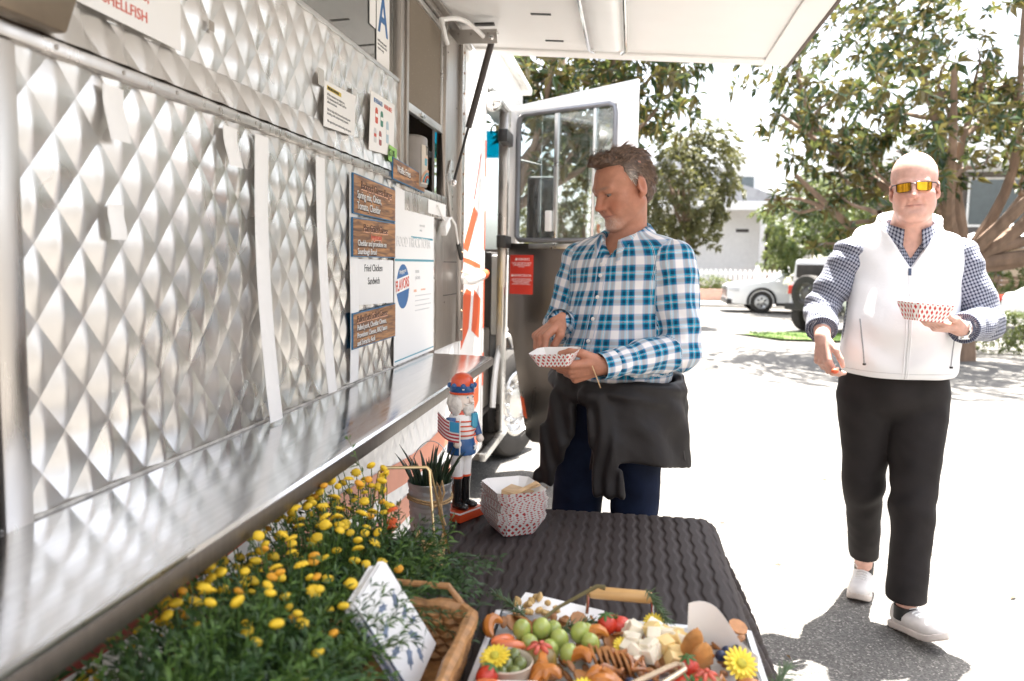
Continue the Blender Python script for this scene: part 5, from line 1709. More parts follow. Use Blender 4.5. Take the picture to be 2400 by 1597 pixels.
rosemary([(-0.175, 1.40, ZP + 0.02), (-0.205, 1.425, ZP + 0.03), (-0.235, 1.44, ZP + 0.040)], 'rosemary sprig sticking out at the back left of the platter')
rosemary([(-0.105, 1.39, ZP + 0.01), (-0.06, 1.405, ZP + 0.016), (-0.02, 1.42, ZP + 0.012)], 'rosemary sprig lying behind the grapes')
rosemary([(0.045, 1.485, ZP + 0.055), (0.065, 1.465, ZP + 0.036), (0.085, 1.445, ZP + 0.014)], 'rosemary sprig hanging over the wooden handle')
rosemary([(0.225, 1.20, ZP - 0.01), (0.245, 1.235, ZP + 0.012), (0.262, 1.262, ZP + 0.030)], 'rosemary sprig leaning out at the right edge', 90, 0.024)

# ------------------------------------------------------------------ signed-distance modelling of bodies and clothes
F32 = np.float32


def V3(*a):
    return np.array(a, F32)


def cap(P, a, b, ra, rb=None):
    a, b = np.array(a, F32), np.array(b, F32)
    rb = ra if rb is None else rb
    ab = b - a
    t = np.clip(((P - a) @ ab) / max(1e-9, float(ab @ ab)), 0, 1)
    return np.sqrt((((P - a) - t[:, None] * ab) ** 2).sum(1)) - (ra + (rb - ra) * t)


def ell(P, c, r, R=None):
    q = P - np.array(c, F32)
    if R is not None:
        q = q @ R
    r = np.array(r, F32)
    k0 = np.sqrt(((q / r) ** 2).sum(1))
    k1 = np.sqrt(((q / r ** 2) ** 2).sum(1)) + 1e-9
    return k0 * (k0 - 1) / k1


def smin(a, b, k):
    h = np.clip(0.5 + 0.5 * (b - a) / k, 0, 1)
    return b + (a - b) * h - k * h * (1 - h)


def smax(a, b, k):
    return -smin(-a, -b, k)


def union(ds, k):
    d = ds[0]
    for e in ds[1:]:
        d = smin(d, e, k)
    return d


def rotz_np(deg):
    c, s = math.cos(math.radians(deg)), math.sin(math.radians(deg))
    return np.array([[c, -s, 0], [s, c, 0], [0, 0, 1]], F32)


def polygonize(field, lo, hi, h, B=8):
    """Sparse surface nets: only blocks near the surface are sampled."""
    lo, hi = np.array(lo, float), np.array(hi, float)
    nb = np.ceil((hi - lo) / (B * h)).astype(int)
    gi = np.stack(np.meshgrid(*[np.arange(n) for n in nb], indexing='ij'), -1).reshape(-1, 3)
    cen = (lo + (gi + 0.5) * B * h).astype(F32)
    d = field(cen)
    gi = gi[np.abs(d) < B * h * 1.9 + 2 * h]
    k = np.arange(B + 1)
    off = np.stack(np.meshgrid(k, k, k, indexing='ij'), -1).reshape(-1, 3)
    val = np.empty((len(gi), (B + 1) ** 3), F32)
    step = 400
    for s in range(0, len(gi), step):
        g = gi[s:s + step]
        P = (lo + (g[:, None, :] * B + off[None]) * h).reshape(-1, 3).astype(F32)
        val[s:s + step] = field(P).reshape(len(g), -1)
    val = val.reshape(len(gi), B + 1, B + 1, B + 1)
    N = nb * B + 4
    def cid(c):
        return ((c[..., 0] + 1) * N[1] + (c[..., 1] + 1)) * N[2] + (c[..., 2] + 1)
    cor = [(i, j, l) for i in (0, 1) for j in (0, 1) for l in (0, 1)]
    cv = {c: val[:, c[0]:c[0] + B, c[1]:c[1] + B, c[2]:c[2] + B] for c in cor}
    neg = sum((cv[c] < 0).astype(np.int8) for c in cor)
    mixed = (neg > 0) & (neg < 8)
    bi, ci, cj, ck = np.nonzero(mixed)
    acc = np.zeros((len(bi), 3), float)
    cnt = np.zeros(len(bi))
    for c in cor:
        for ax in range(3):
            if c[ax]:
                continue
            c2 = list(c)
            c2[ax] = 1
            a = cv[c][bi, ci, cj, ck]
            b = cv[tuple(c2)][bi, ci, cj, ck]
            m = (a < 0) != (b < 0)
            t = np.where(m, a / np.where(m, a - b, 1), 0)
            p = np.tile(np.array(c, float), (len(bi), 1))
            p[:, ax] += t
            acc[m] += p[m]
            cnt[m] += 1
    cell = gi[bi] * B + np.stack([ci, cj, ck], -1)
    pos = lo + (cell + acc / cnt[:, None]) * h
    ids = cid(cell)
    order = np.argsort(ids)
    sid = ids[order]
    quads = []
    for ax in range(3):
        sl = [slice(0, B)] * 3
        a = val[:, :B, :B, :B]
        s2 = [slice(0, B)] * 3
        s2[ax] = slice(1, B + 1)
        b = val[(slice(None), *s2)]
        m = (a < 0) != (b < 0)
        e = np.nonzero(m)
        base = gi[e[0]] * B + np.stack(e[1:], -1)
        flip = (a[e] < 0)
        u, w = (ax + 1) % 3, (ax + 2) % 3
        du, dw = np.zeros(3, int), np.zeros(3, int)
        du[u] = 1
        dw[w] = 1
        cells = np.stack([cid(base), cid(base - du), cid(base - du - dw), cid(base - dw)], -1)
        loc = np.searchsorted(sid, cells)
        loc = np.clip(loc, 0, len(sid) - 1)
        ok = (sid[loc] == cells).all(1)
        q = order[loc]
        q[~flip] = q[~flip][:, ::-1]
        quads.append(q[ok])
    return pos, np.concatenate(quads)


def sdf_mesh(name, field, lo, hi, h, relax=1):
    v, f = polygonize(field, lo, hi, h)
    for _ in range(relax):
        e = np.concatenate([f[:, [0, 1]], f[:, [1, 2]], f[:, [2, 3]], f[:, [3, 0]]])
        s = np.zeros_like(v)
        c = np.zeros(len(v))
        np.add.at(s, e[:, 0], v[e[:, 1]])
        np.add.at(s, e[:, 1], v[e[:, 0]])
        np.add.at(c, e[:, 0], 1)
        np.add.at(c, e[:, 1], 1)
        v = v * 0.45 + 0.55 * s / np.maximum(c, 1)[:, None]
    me = bpy.data.meshes.new(name)
    me.from_pydata(v.tolist(), [], f.tolist())
    me.shade_smooth()
    return me, v


def wob(P, f, s=0.0):
    x, y, z = P[:, 0] * f, P[:, 1] * f, P[:, 2] * f
    return np.sin(x + s + 1.7 * np.sin(0.6 * z + s * 2)) * np.sin(0.9 * z + s * 3 + 1.5 * np.sin(0.7 * y + 0.5 * x))


def crumple(P, f, s=0.0):
    return wob(P, f, s) + 0.5 * wob(P[:, [1, 2, 0]], f * 2.1, s + 1.3) + 0.3 * wob(P[:, [2, 0, 1]], f * 3.7, s + 2.6)


def set_uv(me, v, bones):
    """Cloth coordinates: every vertex takes its bone's angle*radius and length."""
    best = np.full(len(v), 1e9)
    uv = np.zeros((len(v), 3))
    for (a, b, ref, R, rad, skew) in bones:
        a, b, ref = np.array(a, float), np.array(b, float), np.array(ref, float)
        L = np.linalg.norm(b - a)
        ax = (b - a) / L
        t = (v - a) @ ax
        tc = np.clip(t, 0, L)
        d = np.linalg.norm(v - (a + tc[:, None] * ax), axis=1) - rad
        ref = ref - ax * (ref @ ax)
        ref /= np.linalg.norm(ref)
        sd = np.cross(ax, ref)
        q = v - a
        ang = np.arctan2(q @ sd, q @ ref)
        m = d < best
        uv[m, 0] = (ang * R)[m]
        uv[m, 1] = (t + skew * ang * R)[m]
        best[m] = d[m]
    at = me.attributes.new('cloth', 'FLOAT_VECTOR', 'POINT')
    at.data.foreach_set('vector', uv.astype(F32).ravel())


def set_col(me, col):
    at = me.color_attributes.new('tone', 'FLOAT_COLOR', 'POINT')
    c = np.ones((len(col), 4), F32)
    c[:, :3] = col
    at.data.foreach_set('color', c.ravel())


def tone_mat(name, rough=0.5, sub=0.15, bump=0.25, bscale=180, nscale=40, namp=0.12, spec=0.4):
    m = bpy.data.materials.new(name)
    m.use_nodes = True
    nt = m.node_tree
    b = nt.nodes['Principled BSDF']
    at = nd(nt, 'ShaderNodeVertexColor', layer_name='tone')
    tc = nd(nt, 'ShaderNodeTexCoord')
    nz = nd(nt, 'ShaderNodeTexNoise')
    nz.inputs['Scale'].default_value = nscale
    nz.inputs['Detail'].default_value = 6
    nt.links.new(tc.outputs['Object'], nz.inputs['Vector'])
    mr = nd(nt, 'ShaderNodeMapRange')
    mr.inputs['From Min'].default_value = 0.3
    mr.inputs['From Max'].default_value = 0.7
    mr.inputs['To Min'].default_value = 1 - namp
    mr.inputs['To Max'].default_value = 1 + namp
    nt.links.new(nz.outputs['Fac'], mr.inputs['Value'])
    vm = nd(nt, 'ShaderNodeVectorMath', operation='SCALE')
    nt.links.new(at.outputs['Color'], vm.inputs[0])
    nt.links.new(mr.outputs[0], vm.inputs['Scale'])
    nt.links.new(vm.outputs[0], b.inputs['Base Color'])
    b.inputs['Roughness'].default_value = rough
    b.inputs['Specular IOR Level'].default_value = spec
    if sub:
        b.inputs['Subsurface Weight'].default_value = sub
        b.inputs['Subsurface Radius'].default_value = (1.0, 0.4, 0.25)
        b.inputs['Subsurface Scale'].default_value = 0.006
    if bump:
        n2 = nd(nt, 'ShaderNodeTexNoise')
        n2.inputs['Scale'].default_value = bscale
        n2.inputs['Detail'].default_value = 5
        nt.links.new(tc.outputs['Object'], n2.inputs['Vector'])
        bp = nd(nt, 'ShaderNodeBump')
        bp.inputs['Strength'].default_value = bump
        bp.inputs['Distance'].default_value = 0.003
        nt.links.new(n2.outputs['Fac'], bp.inputs['Height'])
        nt.links.new(bp.outputs[0], b.inputs['Normal'])
    return m


def plaid_mat(name, period, stops_u, stops_v, rough=0.75, mode='MIX', bump=0.2):
    """Woven check: warp and weft colour bands over the cloth coordinates."""
    m = bpy.data.materials.new(name)
    m.use_nodes = True
    nt = m.node_tree
    b = nt.nodes['Principled BSDF']
    b.inputs['Roughness'].default_value = rough
    b.inputs['Specular IOR Level'].default_value = 0.25
    b.inputs['Sheen Weight'].default_value = 0.1
    at = nd(nt, 'ShaderNodeAttribute', attribute_name='cloth')
    sp = nd(nt, 'ShaderNodeSeparateXYZ')
    nt.links.new(at.outputs['Vector'], sp.inputs[0])
    outs = []
    for i, stops in enumerate((stops_u, stops_v)):
        mu = nd(nt, 'ShaderNodeMath', operation='MULTIPLY_ADD')
        mu.inputs[1].default_value = 1 / period[i]
        mu.inputs[2].default_value = 50.0
        nt.links.new(sp.outputs[i], mu.inputs[0])
        fr = nd(nt, 'ShaderNodeMath', operation='FRACT')
        nt.links.new(mu.outputs[0], fr.inputs[0])
        cr = nd(nt, 'ShaderNodeValToRGB')
        cr.color_ramp.interpolation = 'CONSTANT'
        el = cr.color_ramp.elements
        el[0].position, el[0].color = stops[0][0], (*stops[0][1], 1)
        el[1].position, el[1].color = stops[1][0], (*stops[1][1], 1)
        for p, c in stops[2:]:
            e = el.new(p)
            e.color = (*c, 1)
        nt.links.new(fr.outputs[0], cr.inputs[0])
        outs.append(cr.outputs[0])
    mx = nd(nt, 'ShaderNodeMixRGB', blend_type=mode)
    mx.inputs[0].default_value = 0.5 if mode == 'MIX' else 1.0
    nt.links.new(outs[0], mx.inputs[1])
    nt.links.new(outs[1], mx.inputs[2])
    nt.links.new(mx.outputs[0], b.inputs['Base Color'])
    tc = nd(nt, 'ShaderNodeTexCoord')
    n2 = nd(nt, 'ShaderNodeTexNoise')
    n2.inputs['Scale'].default_value = 45
    n2.inputs['Detail'].default_value = 5
    nt.links.new(tc.outputs['Object'], n2.inputs['Vector'])
    bp = nd(nt, 'ShaderNodeBump')
    bp.inputs['Strength'].default_value = bump
    bp.inputs['Distance'].default_value = 0.006
    nt.links.new(n2.outputs['Fac'], bp.inputs['Height'])
    nt.links.new(bp.outputs[0], b.inputs['Normal'])
    return m


# ------------------------------------------------------------------ head and hands
def head_field(Q, wide=1.0, jowl=0.0, smile=0.0, old=0.0, dome=0.0):
    """Head in its own frame: face towards -y, crown +z, origin between the ears."""
    Q = Q.copy()
    Q[:, 0] = np.abs(Q[:, 0]) / wide
    d = ell(Q, (0, 0.015, 0.040), (0.075, 0.093, 0.082))
    d = smin(d, ell(Q, (0, -0.022, -0.030), (0.064, 0.068, 0.088)), 0.03)
    d = smin(d, ell(Q, (0, -0.030, 0.030), (0.066, 0.062, 0.062)), 0.02)
    d = smin(d, cap(Q, (0.052, 0.010, -0.055), (0.020, -0.070, -0.105), 0.020, 0.018), 0.03)      # jaw
    d = smin(d, ell(Q, (0, -0.078, -0.106), (0.022, 0.017, 0.017)), 0.022)                        # chin
    if dome:
        d = smin(d, ell(Q, (0, 0.004, 0.066), (0.077, 0.092, 0.084)), 0.03)
    if jowl:
        d = smin(d, ell(Q, (0.032, -0.032, -0.066), (0.032, 0.042, 0.046)), 0.035)
        d = smin(d, ell(Q, (0, -0.028, -0.112), (0.044, 0.048, 0.030)), 0.03)
    d = smin(d, cap(Q, (0.008, -0.088, 0.018), (0.040, -0.078, 0.020), 0.010, 0.009), 0.018)      # brow
    d = smin(d, ell(Q, (0.046, -0.060, -0.028), (0.022, 0.022, 0.018)), 0.03)                     # cheekbone
    d = smin(d, ell(Q, (0.026, -0.074, -0.052), (0.020, 0.016, 0.022)), 0.025)                    # cheek front
    d = smax(d, -ell(Q, (0.030, -0.102, -0.003), (0.019, 0.021, 0.0125)), 0.012)                  # socket
    d = smin(d, ell(Q, (0.031, -0.0785, 0.0030), (0.0170, 0.0145, 0.0090)), 0.003)                # upper lid
    d = smin(d, ell(Q, (0.031, -0.0770, -0.0150), (0.0160, 0.0125, 0.0072)), 0.004)               # lower lid
    d = smin(d, cap(Q, (0.016, -0.085, -0.020), (0.040, -0.077, -0.022), 0.0045, 0.004), 0.012)   # bag under the eye
    d = smin(d, cap(Q, (0.010, -0.0945, 0.0150), (0.046, -0.081, 0.0155), 0.0075, 0.0060), 0.010) # eyebrow roll
    d = smin(d, cap(Q, (0, -0.089, 0.012), (0, -0.113, -0.036), 0.0075, 0.0105), 0.012)           # nose bridge
    d = smin(d, ell(Q, (0, -0.1145, -0.040), (0.0115, 0.0105, 0.0095)), 0.008)
    d = smin(d, ell(Q, (0.0125, -0.102, -0.043), (0.0085, 0.0105, 0.0085)), 0.008)                # nostril wing
    d = smin(d, ell(Q, (0.0175, -0.089, -0.033), (0.011, 0.010, 0.014)), 0.012)
    d = smax(d, -ell(Q, (0.007, -0.108, -0.053), (0.0035, 0.005, 0.004)), 0.004)
    d = smin(d, ell(Q, (0, -0.080, -0.062), (0.026, 0.017, 0.016)), 0.016)                        # muzzle
    mz = -0.0725 + smile * 4.0 * Q[:, 0] ** 2 * 10
    Qm = Q.copy()
    Qm[:, 2] -= mz
    d = smin(d, cap(Qm, (0, -0.0925, 0.0045), (0.022, -0.083, 0.002), 0.0055, 0.003), 0.006)       # upper lip
    d = smin(d, cap(Qm, (0, -0.0905, -0.0060), (0.020, -0.082, -0.004), 0.0065, 0.0035), 0.006)    # lower lip
    d = smax(d, -cap(Qm, (0, -0.101, -0.0005), (0.026, -0.088, -0.001), 0.0026, 0.0022), 0.003)   # mouth line
    d = smax(d, -cap(Q, (0.0255, -0.0975, -0.055), (0.035, -0.0865, -0.080), 0.004, 0.003), 0.008)    # fold nose to mouth
    d = smax(d, -cap(Q, (0, -0.100, -0.0905), (0.012, -0.097, -0.0905), 0.005, 0.003), 0.010)
    if old:
        for z_ in (0.050, 0.062, 0.074):
            d = d + 0.0008 * np.exp(-((Q[:, 2] - z_) / 0.003) ** 2) * (Q[:, 1] < -0.05)
        d = smax(d, -cap(Q, (0.006, -0.105, 0.012), (0.005, -0.103, 0.030), 0.0025, 0.001), 0.004)   # frown lines
    # ear
    e = ell(Q, (0.0805, 0.016, -0.006), (0.0085, 0.0215, 0.034), rotz_np(22))
    e = smax(e, -ell(Q, (0.0915, 0.010, -0.003), (0.0085, 0.0125, 0.021)), 0.004)
    e = smin(e, ell(Q, (0.077, 0.006, -0.034), (0.008, 0.009, 0.010)), 0.006)
    e = smin(e, ell(Q, (0.079, 0.000, -0.008), (0.006, 0.005, 0.009)), 0.004)
    d = smin(d, e, 0.006)
    return d


def head_tone(Q, base, beard=0.0, lipc=(0.42, 0.16, 0.12), brow=None, wide=1.0):
    X = np.abs(Q[:, 0]) / wide
    c = np.tile(np.array(base, float), (len(Q), 1))
    def blend(w, col):
        nonlocal c
        c = c * (1 - w[:, None]) + np.array(col) * w[:, None]
    def blob(x, y, z, rx, ry, rz, s):
        return s * np.exp(-(((X - x) / rx) ** 2 + ((Q[:, 1] - y) / ry) ** 2 + ((Q[:, 2] - z) / rz) ** 2))
    red = (base[0] * 0.95, base[1] * 0.66, base[2] * 0.6)
    blend(blob(0.040, -0.075, -0.040, 0.025, 0.05, 0.022, 0.55), red)
    blend(blob(0, -0.115, -0.04, 0.018, 0.03, 0.016, 0.6), red)
    blend(blob(0.08, 0.015, -0.01, 0.02, 0.03, 0.05, 0.45), red)
    blend(blob(0.010, -0.09, -0.073, 0.017, 0.03, 0.0075, 0.65), lipc)
    blend(blob(0.012, -0.095, -0.0727, 0.022, 0.03, 0.0018, 0.7), (0.10, 0.03, 0.025))  # shade of the lip crease painted into the skin tone
    if beard:
        w = blob(0.0, -0.085, -0.110, 0.040, 0.045, 0.022, beard) + blob(0.020, -0.09, -0.090, 0.018, 0.04, 0.016, beard * 0.6)
        w = w * rng.uniform(0.25, 1.1, len(Q))
        blend(np.clip(w, 0, 0.85), (0.62, 0.58, 0.54))
    if brow is not None:
        w = blob(0.030, -0.09, 0.0175, 0.019, 0.03, 0.0045, 0.9)
        blend(w, brow)
        blend(blob(0.031, -0.088, -0.0035, 0.014, 0.02, 0.0022, 0.9), (0.06, 0.03, 0.02))
    return np.clip(c, 0, 1)


FINGERS = ((0.030, 0.092, (0.043, 0.026, 0.021), 0.0098), (0.010, 0.096, (0.047, 0.030, 0.022), 0.0100),
           (-0.010, 0.092, (0.043, 0.028, 0.022), 0.0095), (-0.029, 0.083, (0.034, 0.021, 0.019), 0.0085))


def hand_prims(s, curls, thumb, spread=0.06):
    """Capsules of a hand: wrist at the origin, fingers +y, palm -z, thumb side s*x."""
    pr = []
    for i, (bx_, by_, ls, r) in enumerate(FINGERS):
        c1, c2, c3 = curls[i]
        pr.append(((s * bx_ * 0.55, 0.012, 0.0), (s * bx_, by_, 0.002), 0.0145, 0.0125))
        p = np.array((s * bx_, by_, 0.0))
        a = 0.0
        sp_ = s * spread * (bx_ / 0.03)
        for L, c, ra, rb in zip(ls, (c1, c2, c3), (r, r * 0.93, r * 0.86), (r * 0.93, r * 0.86, r * 0.74)):
            a += math.radians(c)
            q = p + L * np.array((math.sin(sp_) * math.cos(a), math.cos(sp_) * math.cos(a), -math.sin(a)))
            pr.append((tuple(p), tuple(q), ra, rb))
            p = q
    b = np.array((s * 0.020, 0.020, -0.008))
    m = np.array((s * 0.046, 0.056, -0.018))
    pr.append((tuple(b), tuple(m), 0.0175, 0.0125))
    t1 = m + 0.035 * np.array((s * thumb[0], thumb[1], thumb[2]))
    t2 = t1 + 0.028 * np.array((s * thumb[3], thumb[4], thumb[5]))
    pr.append((tuple(m), tuple(t1), 0.0122, 0.0105))
    pr.append((tuple(t1), tuple(t2), 0.0105, 0.0080))
    pr.append(((0, -0.008, 0), (0, 0.02, 0), 0.025, 0.024))
    pr.append(((s * -0.006, 0.02, -0.004), (s * -0.006, 0.075, -0.002), 0.020, 0.018))
    return pr


def hand_frame(wrist, fwd, palm):
    """Columns: hand x, y (fingers), z (back of the hand)."""
    y = np.array(fwd, float)
    y /= np.linalg.norm(y)
    z = -np.array(palm, float)
    z = z - y * (z @ y)
    z /= np.linalg.norm(z)
    x = np.cross(y, z)
    return np.array(wrist, float), np.stack([x, y, z], 1)


def hand_field(P, fr, prims, sc=1.0):
    o, R = fr
    Q = ((P - o.astype(F32)) @ R.astype(F32)) / sc
    d = None
    for a, b, ra, rb in prims:
        e = cap(Q, a, b, ra, rb)
        d = e if d is None else smin(d, e, 0.0045)
    return d * sc


def near(P, c, r, fn, far=0.3):
    """Evaluate fn only inside the ball (c, r)."""
    m = ((P - np.array(c, F32)) ** 2).sum(1) < r * r
    out = np.full(len(P), far, F32)
    if m.any():
        out[m] = fn(P[m])
    return out


def hxf(c, yaw, pitch, roll=0.0, sc=1.0):
    """Head frame in the world: yaw about z (positive turns the face to +x), pitch>0 looks down."""
    R = Matrix.Rotation(math.radians(yaw), 3, 'Z') @ Matrix.Rotation(math.radians(roll), 3, 'Y') @ Matrix.Rotation(math.radians(pitch), 3, 'X')
    return np.array(c, F32), np.array(R, F32), sc


def to_head(P, H):
    return ((P - H[0]) @ H[1]) / H[2]


def from_head(p, H):
    return Vector(H[0] + H[2] * (H[1] @ np.array(p, F32)))


def body_obj(name, me, m, parent):
    me.materials.append(m)
    return link(name, me, parent)


from mathutils.bvhtree import BVHTree


def bvh_of(me):
    return BVHTree.FromPolygons([v.co for v in me.vertices], [tuple(p.vertices) for p in me.polygons])


SKIN = (0.42, 0.19, 0.118)
SKIN2 = (0.60, 0.355, 0.285)
M_SKIN = tone_mat('skin', 0.5, 0.12)
M_SCLERA = mat('eye_white', (0.20, 0.165, 0.145), 0.35, var=0.03)
M_IRIS = mat('eye_iris', (0.06, 0.05, 0.045), 0.15)

# ================================================================== man in the plaid shirt
man = thing('person', 'man in blue plaid shirt holding a checked paper tray, jacket tied round waist', 'person', (-0.05, 2.52, 0))
FW = np.array((-0.574, -0.819, 0.0), F32)          # chest direction
LT = np.array((0.819, -0.574, 0.0), F32)           # his left
RB = np.stack([LT, -FW, np.array((0, 0, 1), F32)], 1)      # body frame columns: left, back, up
HP = hxf((-0.034, 2.495, 1.678), -55, 18, -3, 0.94)
Lsh, Lel, Lwr = (0.125, 2.440, 1.450), (0.150, 2.410, 1.195), (-0.070, 2.225, 1.160)
Rsh, Rel, Rwr = (-0.165, 2.640, 1.452), (-0.228, 2.640, 1.235), (-0.210, 2.375, 1.272)
HLf = hand_frame(Lwr, (-0.93, -0.20, -0.20), (0.0, 0.78, 0.62))
HLp = hand_prims(1, ((8, 14, 8), (34, 44, 25), (46, 55, 30), (52, 58, 30)), (0.05, 0.90, -0.40, -0.25, 0.92, -0.30))
HRf = hand_frame(Rwr, (-0.50, -0.60, -0.45), (0.35, 0.15, -0.92))
HRp = hand_prims(-1, ((42, 55, 30), (48, 60, 35), (52, 62, 35), (55, 60, 35)), (-0.45, 0.72, -0.52, -0.60, 0.60, -0.50))


def man_core(P, g=0.0):
    """Torso volume shared by body and shirt, grown by g."""
    d = ell(P, (-0.030, 2.545, 1.345), (0.178 + g, 0.118 + g, 0.20 + g), RB)
    d = smin(d, cap(P, (-0.120, 2.610, 1.452), (0.085, 2.468, 1.452), 0.066 + g), 0.06)
    d = smin(d, ell(P, (-0.040, 2.520, 1.165), (0.163 + g, 0.132 + g, 0.20 + g), RB), 0.06)
    d = smin(d, cap(P, (-0.020, 2.545, 1.47), (-0.022, 2.530, 1.53), 0.075 + g, 0.052 + g * 0.5), 0.05)
    return d


def man_skin(P):
    d = man_core(P, -0.02)
    d = smin(d, cap(P, (-0.012, 2.535, 1.44), from_head((0, 0.018, -0.05), HP), 0.056, 0.047), 0.03)
    for a, b, c in ((Lsh, Lel, Lwr), (Rsh, Rel, Rwr)):
        d = smin(d, cap(P, a, b, 0.040, 0.030), 0.02)
        d = smin(d, cap(P, b, c, 0.030, 0.025), 0.015)
    d = smin(d, near(P, HP[0], 0.19, lambda q: head_field(to_head(q, HP), 1.0, 0.0, -0.28, 1.0) * HP[2]), 0.018)
    d = smin(d, near(P, Lwr, 0.24, lambda q: hand_field(q, HLf, HLp)), 0.006)
    d = smin(d, near(P, Rwr, 0.24, lambda q: hand_field(q, HRf, HRp)), 0.006)
    return d


me, v = sdf_mesh('body', man_skin, (-0.45, 2.0, 0.90), (0.35, 2.85, 1.88), 0.0030)
Qh = to_head(v.astype(F32), HP)
tone = np.tile(np.array(SKIN), (len(v), 1))
hm = (v[:, 2] > 1.50)
tone[hm] = head_tone(Qh[hm], SKIN, beard=0.42, brow=(0.22, 0.14, 0.10))
hand_m = (v[:, 2] < 1.32)
tone[hand_m] = np.array(SKIN) * np.array((1.08, 1.08, 1.1))
set_col(me, tone)
body_obj('body', me, M_SKIN, man)
for s in (-1, 1):
    p = from_head((s * 0.031, -0.0772, -0.006), HP)
    ey_ = build('eye', MB().ball(p, 0.0112, 14, 10), M_SCLERA, man)
    q = from_head((s * 0.031 - 0.003, -0.0800, -0.010), HP)
    f_ = (from_head((s * 0.031 - 0.003, -0.2, -0.05), HP) - p).normalized()
    build('iris', MB().ball(p + f_ * 0.0048, 0.0072, 10, 8), M_IRIS, ey_)


# hair: a cap of hair with wavy locks
def hair_side(Q):
    """Positive where hair grows."""
    X, y, z = np.abs(Q[:, 0]), Q[:, 1], Q[:, 2]
    edge = np.interp(z, [-0.09, -0.075, -0.035, -0.02, 0.015, 0.040, 0.060, 0.078, 0.092, 0.105, 0.2],
                     [0.2, 0.06, 0.030, 0.002, -0.016, -0.026, -0.036, -0.052, -0.085, -0.16, -0.3])
    edge = edge + 0.020 * np.clip((0.045 - X) / 0.03, -0.3, 1) * -1 * (z > 0.055)
    g = y - edge
    ear = (np.hypot((y - 0.012) / 0.024, (z + 0.006) / 0.038) - 1) * 0.03
    return np.where(X > 0.055, np.minimum(g, ear), g)


def hair_field(P):
    Q = to_head(P, HP)
    d = ell(Q, (0, 0.015, 0.040), (0.081, 0.100, 0.089))
    d = smin(d, ell(Q, (0, 0.050, -0.020), (0.066, 0.050, 0.056)), 0.03)
    d = smin(d, ell(Q, (0.005, -0.066, 0.106), (0.046, 0.036, 0.020)), 0.025)
    w_ = crumple(Q, 62, 0.4) * 0.0044 + np.sin(Q[:, 1] * 130 + 3 * np.sin(Q[:, 0] * 60) + Q[:, 2] * 90) * 0.0026
    d = d + w_
    d = smax(d, -hair_side(Q) * 0.9 + crumple(Q, 160, 2.2) * 0.002, 0.007)
    return d * HP[2]


me, v = sdf_mesh('hair', hair_field, (-0.20, 2.33, 1.52), (0.14, 2.70, 1.88), 0.0038)
Qv = to_head(v.astype(F32), HP)
gr = np.clip(1.15 - ((np.abs(Qv[:, 0]) - 0.02) / 0.06), 0, 1) * 0
temple_g = np.exp(-((Qv[:, 1] + 0.02) / 0.03) ** 2 - ((Qv[:, 2] - 0.012) / 0.035) ** 2)
hc = np.array((0.085, 0.050, 0.032)) * (1 - temple_g[:, None]) + np.array((0.40, 0.36, 0.32)) * temple_g[:, None]
set_col(me, hc)
M_HAIR = tone_mat('brown_grey_hair', 0.55, 0.0, 0.9, 90, 110, 0.4, 0.5)
hair = body_obj('hair', me, M_HAIR, man)
hb = bvh_of(me)
lk = MB()
rnd = random.Random(3)
for k in range(2600):
    th = rnd.uniform(0, 2 * PI)
    ph = math.acos(rnd.uniform(-0.5, 1))
    dq = (math.sin(ph) * math.cos(th), math.sin(ph) * math.sin(th), math.cos(ph))
    o_ = from_head((0, 0.018, 0.04), HP)
    dw = (from_head((dq[0], 0.018 + dq[1], 0.04 + dq[2]), HP) - o_).normalized()
    hit = hb.ray_cast(o_ + dw * 0.3, -dw)
    if hit[0] is None:
        continue
    p, nrm = hit[0], hit[1]
    ql = np.array(to_head(np.array([p], F32), HP)[0])
    flow = Vector((0.25 * ql[0], 1.0, -0.35 if ql[1] > 0 else 0.25))
    if ql[2] < 0.07:
        flow = Vector((0, 0.75, -0.85))
    if ql[2] > 0.09 and ql[1] < -0.02:
        flow = Vector((0.9, -0.5 + rnd.uniform(-.6, .6), 0.5))
    fw = (from_head((flow.x + 0, flow.y + 0, flow.z), HP) - from_head((0, 0, 0), HP)).normalized()
    fw = (fw - nrm * fw.dot(nrm)).normalized()
    sdv = fw.cross(nrm)
    L = rnd.uniform(0.018, 0.036)
    amp = rnd.uniform(0.0006, 0.003)
    phs = rnd.uniform(0, 6)
    lift = rnd.uniform(0.0, 0.07) if rnd.random() < 0.93 else rnd.uniform(0.12, 0.25)
    pts = []
    for t in np.linspace(0, 1, 6):
        pts.append(p - nrm * 0.001 + fw * L * t + nrm * (L * lift * math.sin(t * 2.4)) + sdv * amp * math.sin(phs + 5 * t))
    lk.tube(pts, [0.0006, 0.0009, 0.0009, 0.0008, 0.0005, 0.0001], 4, caps=False)
lo_ = build('hair_locks', lk, M_HAIR, hair)
vv = np.array([v_.co[:] for v_ in lo_.data.vertices], F32)
Qv = to_head(vv, HP)
tg = np.exp(-((Qv[:, 1] + 0.02) / 0.03) ** 2 - ((Qv[:, 2] - 0.012) / 0.035) ** 2)
rr = np.repeat(rng.uniform(0.5, 2.2, len(vv) // 24 + 1), 24)[:len(vv)]
set_col(lo_.data, (np.array((0.10, 0.06, 0.038)) * (1 - tg[:, None]) + np.array((0.42, 0.38, 0.34)) * tg[:, None]) * rr[:, None])
lo_['kind'] = 'stuff'


# shirt
def limb_folds(P, a, b, amp, f):
    a, b = np.array(a, F32), np.array(b, F32)
    ax = (b - a) / np.linalg.norm(b - a)
    t = (P - a) @ ax
    q = P - a - t[:, None] * ax
    return amp * np.sin(t * f + 2.0 * np.sin(q[:, 2] * 30 + q[:, 0] * 22) + 1.2 * np.sin(t * f * 0.37))


